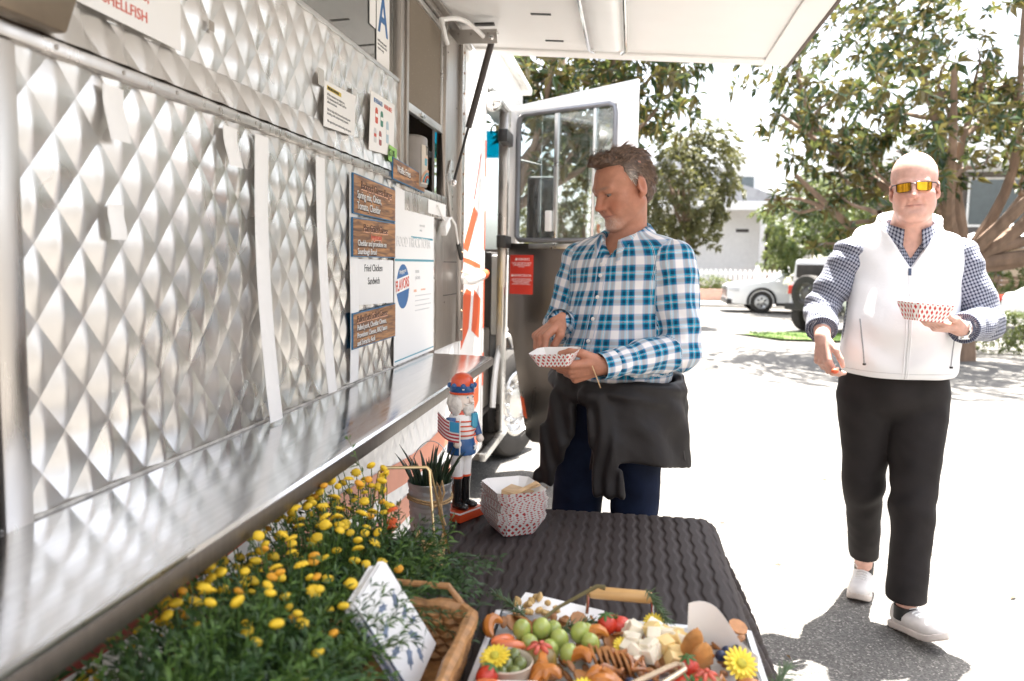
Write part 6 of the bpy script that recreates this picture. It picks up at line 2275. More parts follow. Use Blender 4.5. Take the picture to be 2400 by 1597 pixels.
def man_shirt(P):
    d = man_core(P, 0.010)
    d = smin(d, ell(P, (-0.045, 2.510, 1.13), (0.185, 0.155, 0.11), RB), 0.05)
    la = cap(P, Lsh, Lel, 0.070, 0.062)
    la = smin(la, cap(P, Lel, (-0.045, 2.246, 1.164), 0.062, 0.040), 0.012)
    ra = cap(P, Rsh, Rel, 0.066, 0.056)
    ra = smin(ra, cap(P, Rel, (-0.212, 2.385, 1.270), 0.055, 0.035), 0.012)
    fl = np.exp(-(((P - np.array(Lel, F32)) ** 2).sum(1)) / 0.012)
    la = la + limb_folds(P, Lsh, Lel, 0.0035, 55) * (0.5 + fl) + limb_folds(P, Lel, Lwr, 0.003, 70) + crumple(P, 28, 1.0) * 0.0022
    fr_ = np.exp(-(((P - np.array(Rel, F32)) ** 2).sum(1)) / 0.012)
    ra = ra + limb_folds(P, Rsh, Rel, 0.0035, 60) * (0.5 + fr_) + crumple(P, 30, 2.0) * 0.0025
    d = d + crumple(P, 16, 0.3) * 0.0042 + 0.0035 * np.sin(P[:, 2] * 48 + P[:, 0] * 30 + 2 * np.sin(P[:, 0] * 25)) * np.clip((1.30 - P[:, 2]) / 0.15, 0, 1)
    d = smin(d, la, 0.012)
    d = smin(d, ra, 0.012)
    # neck opening with a small V at the front
    q = (P - np.array((-0.018, 2.530, 1.50), F32)) @ RB
    nk = cap(P, (-0.016, 2.535, 1.40), (-0.030, 2.505, 1.62), 0.060, 0.064)
    vee = np.maximum(np.maximum(np.abs(q[:, 0] + 0.0) - (q[:, 2] + 0.042) * 0.75, q[:, 1]), -(q[:, 2] + 0.042))
    d = smax(d, -np.minimum(np.maximum(nk, 1.475 - P[:, 2] - 0.0), np.where(q[:, 1] < -0.02, vee, 1)), 0.004)
    d = np.maximum(d, 1.085 - P[:, 2])
    return d


me, v = sdf_mesh('shirt', man_shirt, (-0.45, 2.05, 1.05), (0.35, 2.85, 1.62), 0.005)
set_uv(me, v, [((-0.03, 2.53, 1.0), (-0.025, 2.535, 1.56), (FW[0], FW[1], 0), 0.165, 0.16, -0.05),
               (Lsh, Lel, (0.3, -1, 0), 0.075, 0.062, 0.0), (Lel, Lwr, (0, -0.6, 0.4), 0.075, 0.045, 0.0),
               (Rsh, Rel, (-0.5, -1, 0), 0.075, 0.058, 0.0), (Rel, Rwr, (-0.5, -0.2, 0.6), 0.075, 0.043, 0.0)])
WH, LV, T1, T2, T3 = (0.80, 0.78, 0.78), (0.36, 0.38, 0.56), (0.0, 0.048, 0.115), (0.0, 0.175, 0.33), (0.0, 0.33, 0.53)
stops = [(0.0, WH), (0.30, LV), (0.335, T2), (0.41, T1), (0.54, T3), (0.61, WH), (0.628, T1), (0.652, WH), (0.670, T3), (0.73, T1), (0.87, T2), (0.945, LV), (0.975, WH)]
M_PLAID = plaid_mat('blue_plaid_cotton', (0.073, 0.073), stops, stops)
shirt = body_obj('shirt', me, M_PLAID, man)
sb = bvh_of(me)
M_BTN = mat('shirt_button', (0.78, 0.77, 0.75), 0.25)


def on_front(bv, base, fwd, z, lat=0.0, left=(1, 0, 0), reach=0.5):
    o_ = Vector((base[0], base[1], z)) + Vector(left) * lat + Vector(fwd) * reach
    h = bv.ray_cast(o_, -Vector(fwd))
    return (h[0], h[1]) if h[0] is not None else (None, None)


pls = []
for k in range(12):
    z = 1.475 - 0.033 * k
    p, n_ = on_front(sb, (-0.030, 2.53), tuple(FW), z, 0.0, tuple(LT))
    if p is None:
        continue
    pls.append(p + n_ * 0.001)
    if k % 2 == 0 or k == 1:
        bt = build('button', MB().lathe([(0.0062, 0), (0.0062, 0.0018), (0.0045, 0.003)], 12, p + n_ * 0.0015, n_.to_track_quat('Z', 'Y').to_matrix()), M_BTN, shirt)
if len(pls) > 3:
    for sd_ in (-0.015, 0.015):
        build('placket_seam', MB().tube([q + Vector(LT) * sd_ for q in pls], 0.0011, 5), mat('seam_thread', (0.45, 0.5, 0.6), 0.8), shirt)
# cuffs
for (a, b, r0) in (((-0.045, 2.246, 1.164), (-0.080, 2.217, 1.158), 0.041), ((-0.213, 2.41, 1.268), (-0.2085, 2.362, 1.274), 0.037)):
    g = MB()
    g.tube([a, Vector(a).lerp(Vector(b), 0.5), b], [r0, r0 * 0.98, r0 * 0.94], 28, caps=False)
    g.tube([b, a], [r0 * 0.90, r0 * 0.94], 28, caps=False)
    o_ = build('cuff', g, M_PLAID, shirt)
    vv = np.array([q.co[:] for q in o_.data.vertices])
    set_uv(o_.data, vv, [(a, tuple(Vector(b) + (Vector(b) - Vector(a)) * 2), (0, -0.6, 0.5), 0.06, 0.03, 0.0)])
# collar: stand round the neck with two fold-down points
cg = MB()
def collar_pt(u, v):
    """u round the neck from one front point to the other, v from stand foot over the fold to the leaf edge."""
    ang = math.radians(-158 + 316 * u)               # 0 = back of the neck
    fr = abs(ang) / math.radians(158)
    c = Vector((-0.022, 2.525, 1.525)) + Vector(FW) * 0.010 * fr
    dirv = Vector(-FW) * math.cos(ang) + Vector(LT) * math.sin(ang)
    rise = 0.040 - 0.030 * fr ** 1.5
    leaf = 0.040 + 0.032 * fr ** 4
    base_r = 0.066
    tilt = 0.036 * (1 - fr)                          # back sits higher
    if v < 0.4:
        t = v / 0.4
        return c + dirv * (base_r + 0.002 * t) + Vector((0, 0, tilt - 0.016 + rise * t))
    t = (v - 0.4) / 0.6
    return c + dirv * (base_r + 0.004 + 0.030 * t + 0.006 * math.sin(PI * t)) + Vector((0, 0, tilt - 0.016 + rise + 0.003 * math.sin(PI * min(1, t * 3)) - leaf * t ** 1.1))
cg.grid(lambda u, v: tuple(collar_pt(u, v)), 48, 14)
col_o = build('collar', cg, M_PLAID, shirt, ang=80)
sol = col_o.modifiers.new('thick', 'SOLIDIFY')
sol.thickness = 0.0025
at = col_o.data.attributes.new('cloth', 'FLOAT_VECTOR', 'POINT')
at.data.foreach_set('vector', np.array([((i % 49) / 48 * 0.40 * 0.7 + (i // 49) / 14 * 0.03, (i // 49) / 14 * 0.10 + (i % 49) / 48 * 0.12, 0) for i in range(49 * 15)], F32).ravel())
build('undershirt', MB().tube([(-0.032, 2.515, 1.44), (-0.034, 2.510, 1.483)], [0.050, 0.046], 20), M_PAPER, man)


# jeans
def man_jeans(P):
    d = ell(P, (-0.045, 2.530, 1.00), (0.168, 0.135, 0.17), RB)
    l_ = cap(P, (0.030, 2.500, 0.93), (0.030, 2.500, 0.52), 0.090, 0.066)
    l_ = smin(l_, cap(P, (0.030, 2.500, 0.52), (0.030, 2.54, 0.06), 0.066, 0.056), 0.03)
    r_ = cap(P, (-0.130, 2.560, 0.93), (-0.165, 2.540, 0.52), 0.094, 0.076)
    r_ = smin(r_, cap(P, (-0.165, 2.540, 0.52), (-0.165, 2.58, 0.06), 0.076, 0.060), 0.03)
    d = smin(d, smin(l_, r_, 0.008), 0.03)
    return np.maximum(d + crumple(P, 22, 0.7) * 0.003, 0.05 - P[:, 2])


me, v = sdf_mesh('jeans', man_jeans, (-0.40, 2.3, 0.03), (0.25, 2.8, 1.2), 0.007)
body_obj('jeans', me, mat('dark_denim', (0.010, 0.016, 0.038), 0.85, var=0.35, vscale=14, bump=0.25, bscale=300, spec=0.15), man)
for (x, y) in ((0.030, 2.54), (-0.165, 2.58)):
    sh = MB().ball((x - 0.05, y - 0.07, 0.045), (0.05, 0.135, 0.05), 18, 10, rot=(0, 0, -0.6))
    build('shoe', sh, M_BLACK, man)


# jacket knotted round the waist
def man_jacket(P):
    q = (P - np.array((-0.040, 2.525, 1.0), F32)) @ RB          # left, back, up
    ang = np.arctan2(q[:, 0], -q[:, 1])                          # 0 front, + his left
    rr_ = np.hypot(q[:, 0] / 0.205, q[:, 1] / 0.175)
    flare = 1.0 + 0.62 * np.clip(0.12 - q[:, 2], 0, 0.4) * 1.1
    rad = (rr_ - flare) * 0.185
    rad = rad + 0.007 * np.sin(ang * 11 + q[:, 2] * 9 + 1.5 * np.sin(q[:, 2] * 14)) * np.clip((0.12 - q[:, 2]) / 0.2, 0, 1) + crumple(P, 15, 1.9) * 0.005 + crumple(P, 34, 0.9) * 0.0016
    shell = np.abs(rad) - 0.007
    # panel from left of the fly round his left side and the back to his right hip
    hem = 0.845 + 0.05 * np.clip(0.6 - ang, 0, 0.6) * -1.6 + 0.02 * np.sin(ang * 2.2)
    lo_ = hem - P[:, 2]
    hi_ = P[:, 2] - 1.09
    right = np.where(ang < -1.9, -0.05, 0.30 - ang + 0.25 * (q[:, 2] + 0.1)) * 0.18
    shell = np.maximum(np.maximum(shell, lo_), np.maximum(hi_, right))
    # rolled waist
    roll = np.hypot((rr_ - 1.0) * 0.185, (P[:, 2] - 1.072 + 0.014 * np.sin(ang * 1.0 + 0.8)) * 0.55) - 0.020
    roll = roll + 0.004 * np.sin(ang * 5 + P[:, 2] * 120) + crumple(P, 26, 0.2) * 0.003
    d = smin(shell, roll, 0.012)
    # knot and the two hanging sleeves
    kn = ell(P, (-0.110, 2.350, 1.052), (0.042, 0.034, 0.034))
    d = smin(d, kn + crumple(P, 40, 0.5) * 0.004, 0.02)
    def flat(P, a, b, wa, wb, th, side):
        a, b, side = np.array(a, F32), np.array(b, F32), np.array(side, F32)
        ab = b - a
        t = np.clip(((P - a) @ ab) / float(ab @ ab), 0, 1)
        r = P - a - t[:, None] * ab
        s_ = r @ side
        o = np.sqrt(np.maximum(0, (r ** 2).sum(1) - s_ ** 2))
        w_ = wa + (wb - wa) * t
        return np.hypot(np.maximum(np.abs(s_) - w_ + th, 0), o) - th
    sl = flat(P, (-0.090, 2.335, 1.055), (-0.045, 2.290, 0.775), 0.032, 0.050, 0.013, (0.96, -0.28, 0))
    sl = sl + 0.005 * np.sin((P[:, 0] * 0.96 - P[:, 1] * 0.28) * 150 + 1.2 * np.sin(P[:, 2] * 25)) + crumple(P, 24, 3.0) * 0.002
    d = smin(d, sl, 0.010)
    s2 = flat(P, (-0.185, 2.42, 1.055), (-0.215, 2.40, 0.90), 0.050, 0.060, 0.016, (0.85, -0.5, 0))
    s2 = smin(s2, flat(P, (-0.215, 2.40, 0.93), (-0.250, 2.40, 0.775), 0.052, 0.036, 0.013, (0.85, -0.5, 0)), 0.02)
    s2 = s2 + 0.005 * np.sin(P[:, 0] * 110 + P[:, 2] * 30) + crumple(P, 24, 4.0) * 0.0025
    d = smin(d, s2, 0.010)
    return d


me, v = sdf_mesh('jacket', man_jacket, (-0.42, 2.2, 0.70), (0.32, 2.9, 1.15), 0.0055)
jk = body_obj('jacket', me, mat('black_jacket_nylon', (0.013, 0.0108, 0.0108), 0.55, var=0.2, vscale=10, bump=0.1, bscale=200, spec=0.3), man)
tz_ = MB().tube([(0.150, 2.405, 1.00), (0.163, 2.400, 0.93), (0.175, 2.400, 0.86)], 0.003, 6)
build('pocket_zip', tz_, mat('dark_zip', (0.06, 0.055, 0.055), 0.4, 0.5), jk)

# tray and pick in his hands
tr = bpy.data.objects.new('paper_tray', ME_BOAT)
COL.objects.link(tr)
tr.matrix_basis = Matrix.Translation((-0.200, 2.185, 1.165)) @ Matrix.Rotation(math.radians(-12), 4, 'Z') @ Matrix.Rotation(math.radians(-4), 4, 'Y') @ Matrix.Rotation(math.radians(6), 4, 'X') @ Matrix.Diagonal((0.76, 0.85, 0.9, 1))
tag(tr, 'red checked paper tray held in the plaid-shirted man\'s hand', 'paper tray')
pk = build('wooden_pick', MB().tube([(-0.10, 2.175, 1.165), (-0.075, 2.17, 1.105)], 0.0016, 6), M_PWOOD, None)
tag(pk, 'thin wooden pick poking out below the man\'s hand', 'pick')
rg = hand_frame(Lwr, (-0.95, -0.22, 0.06), (0.10, 0.70, 0.62))


# ================================================================== bald man walking up
man2 = thing('person', 'bald man in sunglasses and white vest walking up with a paper tray', 'person', (1.08, 3.42, 0))
FB = np.array((-0.17, -0.985, 0.0), F32)
LB = np.array((0.985, -0.17, 0.0), F32)
RBB = np.stack([LB, -FB, np.array((0, 0, 1), F32)], 1)
HB = hxf((1.076, 3.335, 1.755), -19, -2, -4, 0.965)
L2s, L2e, L2w = (1.275, 3.400, 1.490), (1.375, 3.360, 1.245), (1.205, 3.130, 1.232)
R2s, R2e, R2w = (0.893, 3.440, 1.500), (0.775, 3.420, 1.285), (0.742, 3.235, 1.175)
H2Lf = hand_frame(L2w, (-0.96, -0.28, 0.10), (-0.12, 0.22, 0.96))
H2Lp = hand_prims(1, ((12, 16, 10), (12, 18, 12), (14, 20, 12), (18, 22, 14)), (0.45, 0.75, 0.15, 0.30, 0.85, -0.30), 0.05)
H2Rf = hand_frame(R2w, (0.02, -0.32, -0.95), (0.85, 0.45, -0.15))
H2Rp = hand_prims(-1, ((30, 45, 25), (38, 50, 28), (44, 52, 30), (48, 52, 30)), (0.10, 0.88, -0.45, -0.15, 0.85, -0.50))


def man2_core(P, g=0.0):
    d = ell(P, (1.085, 3.430, 1.385), (0.222 + g, 0.150 + g, 0.225 + g), RBB)
    d = smin(d, cap(P, (0.940, 3.450, 1.522), (1.230, 3.400, 1.512), 0.072 + g), 0.07)
    d = smin(d, ell(P, (1.065, 3.390, 1.180), (0.218 + g, 0.195 + g, 0.235 + g), RBB), 0.07)
    d = smin(d, cap(P, (1.09, 3.42, 1.56), (1.088, 3.385, 1.63), 0.10 + g, 0.075 + g * 0.5), 0.05)
    return d


R2leg = ((0.985, 3.450, 0.92), (1.005, 3.500, 0.53), (1.085, 3.700, 0.14))
L2leg = ((1.170, 3.430, 0.92), (1.148, 3.330, 0.50), (1.122, 3.255, 0.13))


def man2_skin(P):
    d = man2_core(P, -0.03)
    d = smin(d, cap(P, (1.088, 3.415, 1.50), from_head((0, 0.02, -0.05), HB), 0.078, 0.066), 0.03)
    for a, b, c in ((L2s, L2e, L2w), (R2s, R2e, R2w)):
        d = smin(d, cap(P, a, b, 0.050, 0.040), 0.02)
        d = smin(d, cap(P, b, c, 0.042, 0.030), 0.015)
    for a, b, c in (R2leg, L2leg):
        d = smin(d, cap(P, a, b, 0.075, 0.05), 0.02)
        d = smin(d, cap(P, b, (c[0], c[1], c[2] - 0.05), 0.05, 0.036), 0.02)
    d = smin(d, near(P, HB[0], 0.22, lambda q: head_field(to_head(q, HB), 1.05, 1.0, 0.10, 0.0, 1.0) * HB[2]), 0.018)
    d = smin(d, near(P, L2w, 0.25, lambda q: hand_field(q, H2Lf, H2Lp, 1.05)), 0.006)
    d = smin(d, near(P, R2w, 0.25, lambda q: hand_field(q, H2Rf, H2Rp, 1.05)), 0.006)
    return d


me, v = sdf_mesh('body', man2_skin, (0.55, 2.85, 0.06), (1.60, 3.85, 1.98), 0.0036)
tone = np.tile(np.array(SKIN2), (len(v), 1))
hm = (v[:, 2] > 1.56)
tone[hm] = head_tone(to_head(v[hm].astype(F32), HB), SKIN2, wide=1.05, lipc=(0.48, 0.20, 0.17))
set_col(me, tone)
body_obj('body', me, M_SKIN, man2)

# sunglasses
sg = thing('sunglasses', 'wraparound sunglasses with amber mirror lenses on the bald man', 'sunglasses', tuple(from_head((0, -0.1, 0), HB)))
M_LENS = mat('amber_mirror_lens', (0.75, 0.40, 0.03), 0.06, 0.9, var=0.25, vscale=25)
M_FRAMEB = mat('dark_metal_frame', (0.03, 0.025, 0.025), 0.3, 0.8)
def sgp(x, z, push=0.0):
    return from_head((x, -0.1075 + 5.2 * x * x - push, z), HB)
for s in (-1, 1):
    g = MB()
    def lensfn(u, v):
        x = s * (0.0105 + 0.052 * u)
        zt = 0.0165 - 0.002 * u
        zb = -0.0190 + 0.007 * (2 * u - 1) ** 4 - 0.0015 * u
        return tuple(sgp(x, zb + (zt - zb) * v))
    g.grid(lensfn, 10, 6, flip=(s > 0))
    le = build('lens', g, M_LENS, sg)
    edge = [sgp(s * (0.0105 + 0.052 * u), 0.0165 - 0.002 * u, 0.0006) for u in np.linspace(0, 1, 9)] + [sgp(s * (0.0105 + 0.052 * u), -0.0190 + 0.007 * (2 * u - 1) ** 4 - 0.0015 * u, 0.0006) for u in np.linspace(1, 0, 9)]
    build('rim', MB().tube(edge, 0.0013, 6, closed=True), M_FRAMEB, sg)
    build('temple_arm', MB().tube([sgp(s * 0.0625, 0.012), from_head((s * 0.076, -0.075, 0.012), HB), from_head((s * 0.0835, -0.03, 0.010), HB), from_head((s * 0.086, 0.01, 0.006), HB)], [0.002, 0.0023, 0.0022, 0.002], 6), M_FRAMEB, sg)
build('bridge', MB().tube([sgp(-0.011, 0.010), sgp(0, 0.0125, 0.002), sgp(0.011, 0.010)], 0.0017, 6), M_FRAMEB, sg)
E_ = None


# checked shirt under the vest, sleeves rolled
def man2_shirt(P):
    d = man2_core(P, -0.012)
    q = (P - np.array((1.088, 3.40, 1.60), F32)) @ RBB
    la = cap(P, L2s, L2e, 0.084, 0.072)
    la = smin(la, cap(P, L2e, (1.245, 3.185, 1.236), 0.072, 0.056), 0.012)
    ra = cap(P, R2s, R2e, 0.080, 0.068)
    ra = smin(ra, cap(P, R2e, (0.755, 3.315, 1.222), 0.068, 0.058), 0.012)
    la = la + limb_folds(P, L2s, L2e, 0.003, 60) + crumple(P, 26, 1.0) * 0.003
    ra = ra + limb_folds(P, R2s, R2e, 0.005, 75) + crumple(P, 26, 2.0) * 0.0035
    d = smin(d, la, 0.015)
    d = smin(d, ra, 0.015)
    # rolled cuffs
    for a, b, r in (((1.250, 3.192, 1.236), (1.222, 3.155, 1.233), 0.058), ((0.757, 3.325, 1.226), (0.749, 3.285, 1.203), 0.061)):
        c = cap(P, a, b, r)
        a_, b_ = np.array(a, F32), np.array(b, F32)
        ax = (b_ - a_) / np.linalg.norm(b_ - a_)
        t = (P - a_) @ ax
        c = np.maximum(c, np.maximum(t - 0.052, -t - 0.03))
        inner = np.linalg.norm(P - a_ - t[:, None] * ax, axis=1) - (r - 0.012)
        c = smax(c, -np.where(t > 0.0, inner, 1), 0.003)
        d = smin(d, c, 0.004)
    nk = cap(P, (1.088, 3.41, 1.50), (1.085, 3.35, 1.72), 0.082, 0.082)
    vee = np.maximum(np.maximum(np.abs(q[:, 0]) - (q[:, 2] + 0.115) * 0.52, q[:, 1]), -(q[:, 2] + 0.115))
    d = smax(d, -np.minimum(np.maximum(nk, 1.595 - P[:, 2]), np.where(q[:, 1] < -0.02, vee, 1)), 0.004)
    return np.maximum(d, 1.10 - P[:, 2])


me, v = sdf_mesh('shirt', man2_shirt, (0.60, 2.95, 1.05), (1.55, 3.75, 1.75), 0.0055)
set_uv(me, v, [((1.085, 3.42, 1.0), (1.085, 3.40, 1.70), (FB[0], FB[1], 0), 0.20, 0.19, 0.0),
               (L2s, L2e, (0.3, -1, 0), 0.09, 0.085, 0.0), (L2e, L2w, (0, -0.6, 0.4), 0.09, 0.065, 0.0),
               (R2s, R2e, (-0.3, -1, 0), 0.09, 0.085, 0.0), (R2e, R2w, (-0.5, -0.6, 0.3), 0.09, 0.06, 0.0)])
NV, WB = (0.012, 0.018, 0.05), (0.62, 0.64, 0.70)
M_GING = plaid_mat('navy_check_cotton', (0.0135, 0.0135), [(0.0, NV), (0.58, WB), (0.72, (0.05, 0.07, 0.16)), (0.86, WB)], [(0.0, NV), (0.58, WB), (0.72, (0.05, 0.07, 0.16)), (0.86, WB)])
shirt2 = body_obj('shirt', me, M_GING, man2)
# shirt collar leaves standing inside the vest
for s in (-1, 1):
    g = MB()
    def leaf(u, v):
        ang = math.radians((180 - 138 * u) if s > 0 else (180 + 138 * u)) if False else math.radians(s * (20 + 140 * u))
        c = Vector((1.086, 3.385, 1.60))
        dv = Vector((-FB[0], -FB[1], 0)) * math.cos(ang) + Vector((LB[0], LB[1], 0)) * math.sin(ang)
        r = 0.088 + 0.016 * v
        return tuple(c + dv * r + Vector((0, 0, 0.050 - 0.050 * u ** 1.5 - (0.030 + 0.05 * u ** 3) * v)))
    g.grid(leaf, 20, 6)
    o_ = build('collar', g, M_GING, shirt2, ang=80)
    o_.modifiers.new('thick', 'SOLIDIFY').thickness = 0.003
    at = o_.data.attributes.new('cloth', 'FLOAT_VECTOR', 'POINT')
    at.data.foreach_set('vector', np.array([((i % 21) / 20 * 0.22, (i // 21) / 6 * 0.06, 0) for i in range(21 * 7)], F32).ravel())


# white vest
def man2_vest(P):
    q = (P - np.array((1.085, 3.40, 1.60), F32)) @ RBB
    d = man2_core(P, 0.014)
    d = smin(d, ell(P, (1.062, 3.395, 1.09), (0.232, 0.200, 0.12), RBB), 0.05)
    d = d + crumple(P, 9, 0.9) * 0.007 + 0.006 * np.sin(P[:, 2] * 38 + 3 * np.sin(P[:, 0] * 14)) * np.clip((1.25 - P[:, 2]) / 0.1, 0, 1)
    # stand collar
    ring = np.hypot(q[:, 0], (q[:, 1] + 0.005) * 1.0) - 0.112
    stand = np.maximum(np.abs(ring) - 0.007, np.maximum(q[:, 2] - 0.055 - 0.30 * q[:, 1], -q[:, 2] - 0.08))
    d = smin(d, stand, 0.02)
    nk = np.hypot(q[:, 0], q[:, 1] + 0.005) - 0.103
    vee = np.maximum(np.abs(q[:, 0]) - (q[:, 2] + 0.150) * 0.62, -(q[:, 2] + 0.150))
    cut = np.minimum(np.maximum(nk, -0.03 - q[:, 2]), np.where(q[:, 1] < -0.03, vee, 1))
    d = smax(d, -cut, 0.006)
    # armholes
    for sgn in (-1, 1):
        e = sgn * q[:, 0] - 0.208 - 0.10 * np.clip(-q[:, 2] - 0.30, 0, 0.3)
        d = smax(d, e, 0.03)
    hem = 1.022 - P[:, 2] + 0.010 * q[:, 0]
    d = smax(d, hem, 0.010)
    core = man2_core(P, -0.004)
    return smax(d, -np.maximum(core, P[:, 2] - 1.06), 0.004)


me, v = sdf_mesh('vest', man2_vest, (0.75, 3.0, 0.98), (1.45, 3.75, 1.78), 0.0058)
M_VEST = mat('white_vest_fleece', (0.78, 0.79, 0.81), 0.7, var=0.02, bump=0.15, bscale=90, sheen=0.2)
vest = body_obj('vest', me, M_VEST, man2)
vb = bvh_of(me)
zp = []
for k in range(26):
    z = 1.44 - 0.0165 * k
    p, n_ = on_front(vb, (1.078, 3.40), tuple(FB), z, 0.0, tuple(LB))
    if p is not None:
        zp.append(p + n_ * 0.0005)
M_ZIP = mat('pale_zip', (0.55, 0.56, 0.57), 0.5)
for sd_ in (-0.009, 0.009):
    build('zip_flap', MB().tube([p + Vector(LB) * sd_ for p in zp], 0.0022, 6), M_VEST, vest)
build('zip', MB().tube(zp, 0.0024, 6), M_ZIP, vest)
build('zip_pull', MB().box(zp[0] + Vector((0, -0.006, -0.004)), (0.011, 0.007, 0.028)), mat('navy_zip_pull', (0.03, 0.05, 0.1), 0.4), vest, bevel=0.002)
for lat, tilt in ((-0.165, 0.25), (0.172, 0.10)):
    pts = []
    for k in range(9):
        z = 1.25 - 0.021 * k
        p, n_ = on_front(vb, (1.078, 3.40), tuple(FB), z, lat - tilt * (1.25 - z) * (1 if lat < 0 else -1) * -0.5, tuple(LB))
        if p is not None:
            pts.append(p + n_ * 0.001)
    if len(pts) > 2:
        pz = build('pocket_zip', MB().tube(pts, 0.0024, 6), mat('grey_zip', (0.30, 0.31, 0.33), 0.4, 0.3), vest)
        build('pocket_pull', MB().box(pts[-1] + Vector((0, -0.004, -0.006)), (0.012, 0.006, 0.008)), M_BLACK, pz, bevel=0.002)
hem = []
for lat in np.linspace(-0.20, 0.20, 25):
    p, n_ = on_front(vb, (1.078, 3.40), tuple(FB), 1.048, float(lat), tuple(LB))
    if p is not None:
        hem.append(p + n_ * 0.0004)
build('hem_seam', MB().tube(hem, 0.0016, 5), M_ZIP, vest)
p, n_ = on_front(vb, (1.078, 3.40), tuple(FB), 1.43, 0.105, tuple(LB))
if p is not None:
    build('chest_emblem', MB().tube([p + n_ * 0.001 + Vector((dx, 0, dz)) for dx, dz in ((-0.007, 0.010), (-0.006, -0.003), (0, -0.008), (0.006, -0.003), (0.007, 0.008))], 0.0013, 6), mat('grey_emblem', (0.4, 0.42, 0.45), 0.5), vest)


# black trousers
def man2_trousers(P):
    d = ell(P, (1.075, 3.440, 0.985), (0.208, 0.172, 0.17), RBB)
    r_ = cap(P, R2leg[0], R2leg[1], 0.122, 0.078)
    r_ = smin(r_, cap(P, R2leg[1], (1.080, 3.69, 0.16), 0.078, 0.062), 0.03)
    l_ = cap(P, L2leg[0], L2leg[1], 0.126, 0.082)
    l_ = smin(l_, cap(P, L2leg[1], (1.123, 3.257, 0.10), 0.082, 0.072), 0.03)
    kr = np.exp(-(((P - np.array(R2leg[1], F32)) ** 2).sum(1)) / 0.03)
    kl = np.exp(-(((P - np.array(L2leg[1], F32)) ** 2).sum(1)) / 0.03)
    r_ = r_ + limb_folds(P, R2leg[0], R2leg[1], 0.0018, 40) * (0.5 + kr) + crumple(P, 13, 0.4) * 0.0032
    l_ = l_ + limb_folds(P, L2leg[0], L2leg[1], 0.0022, 42) * (0.5 + kl) + crumple(P, 13, 1.4) * 0.004
    # hems cut square to each shin
    r_ = np.maximum(r_, 0.155 - P[:, 2] + 0.25 * (P[:, 1] - 3.69))
    l_ = np.maximum(l_, 0.135 - P[:, 2])
    d = smin(d + crumple(P, 14, 2.4) * 0.003, smin(l_, r_, 0.006), 0.02)
    return d


me, v = sdf_mesh('trousers', man2_trousers, (0.80, 3.05, 0.06), (1.36, 3.85, 1.2), 0.0062)
body_obj('trousers', me, mat('black_trousers', (0.015, 0.0125, 0.0125), 0.75, var=0.25, vscale=12, bump=0.12, bscale=250, spec=0.25), man2)


# trainers
def shoe(anchor, yaw, pitch, label=None):
    """Low white trainer: heel at the origin, toe along -y."""
    Rm = Matrix.Rotation(math.radians(yaw), 3, 'Z') @ Matrix.Rotation(math.radians(pitch), 3, 'X')
    Rn = np.array(Rm, F32)
    an = np.array(anchor, F32)
    def up(P):
        Q = (P - an) @ Rn
        d = ell(Q, (0, -0.045, 0.052), (0.042, 0.075, 0.050))
        d = smin(d, ell(Q, (0, -0.165, 0.040), (0.048, 0.085, 0.036)), 0.05)
        d = smin(d, ell(Q, (0, -0.035, 0.082), (0.034, 0.045, 0.036)), 0.02)
        hole = ell(Q, (0, -0.022, 0.125), (0.028, 0.036, 0.040))
        return np.maximum(smax(d, -hole, 0.006), 0.020 - Q[:, 2])
    def so(P):
        Q = (P - an) @ Rn
        w = 0.040 + 0.012 * np.exp(-((Q[:, 1] + 0.17) / 0.07) ** 2)
        a = np.hypot(Q[:, 0] / w, np.maximum(0, np.abs(Q[:, 1] + 0.105) - 0.100) / 0.045) - 1
        spring = 0.020 * np.clip((-Q[:, 1] - 0.19) / 0.06, 0, 1) ** 2
        return np.maximum(a * 0.04, np.maximum(Q[:, 2] - 0.027 - spring, spring - Q[:, 2]))
    lo = an - 0.32
    hi = an + 0.32
    me_, _ = sdf_mesh('shoe', up, lo, hi, 0.005)
    sh = body_obj('shoe', me_, mat('white_leather', (0.62, 0.60, 0.58), 0.5, var=0.12, vscale=18), man2)
    me_, _ = sdf_mesh('sole', so, lo, hi, 0.005)
    body_obj('sole', me_, mat('rubber_sole', (0.55, 0.50, 0.46), 0.7, var=0.15), sh)
    bv = bvh_of(sh.data)
    for k in range(5):
        pts = []
        for x in np.linspace(-0.022, 0.022, 7):
            o_ = Vector(an) + Rm @ Vector((x, -0.075 - 0.018 * k, 0.3))
            h = bv.ray_cast(o_, Rm @ Vector((0, 0, -1)))
            if h[0] is not None:
                pts.append(h[0] + h[1] * 0.002)
        if len(pts) > 2:
            build('lace', MB().tube(pts, 0.0032, 6), M_PAPER, sh)
    for s in (-1, 1):
        build('lace_loop', MB().tube([Vector(an) + Rm @ Vector((s * a, -0.075 + b, 0.105 + c)) for a, b, c in ((0, 0, 0), (0.02, 0.0, 0.02), (0.032, -0.006, 0.012), (0.022, -0.012, 0.0), (0.004, -0.004, 0))], 0.0028, 6), M_PAPER, sh)
    return sh


shoe((1.098, 3.745, 0.002), -20, 0)
shoe((1.113, 3.300, 0.004), 22, -10)
for (c, y0) in (((1.085, 3.700, 0.11), 0), ((1.120, 3.258, 0.10), 0)):
    build('sock', MB().tube([(c[0], c[1], c[2] - 0.04), (c[0], c[1], c[2] + 0.012)], [0.041, 0.042], 16), M_BLACK, man2)

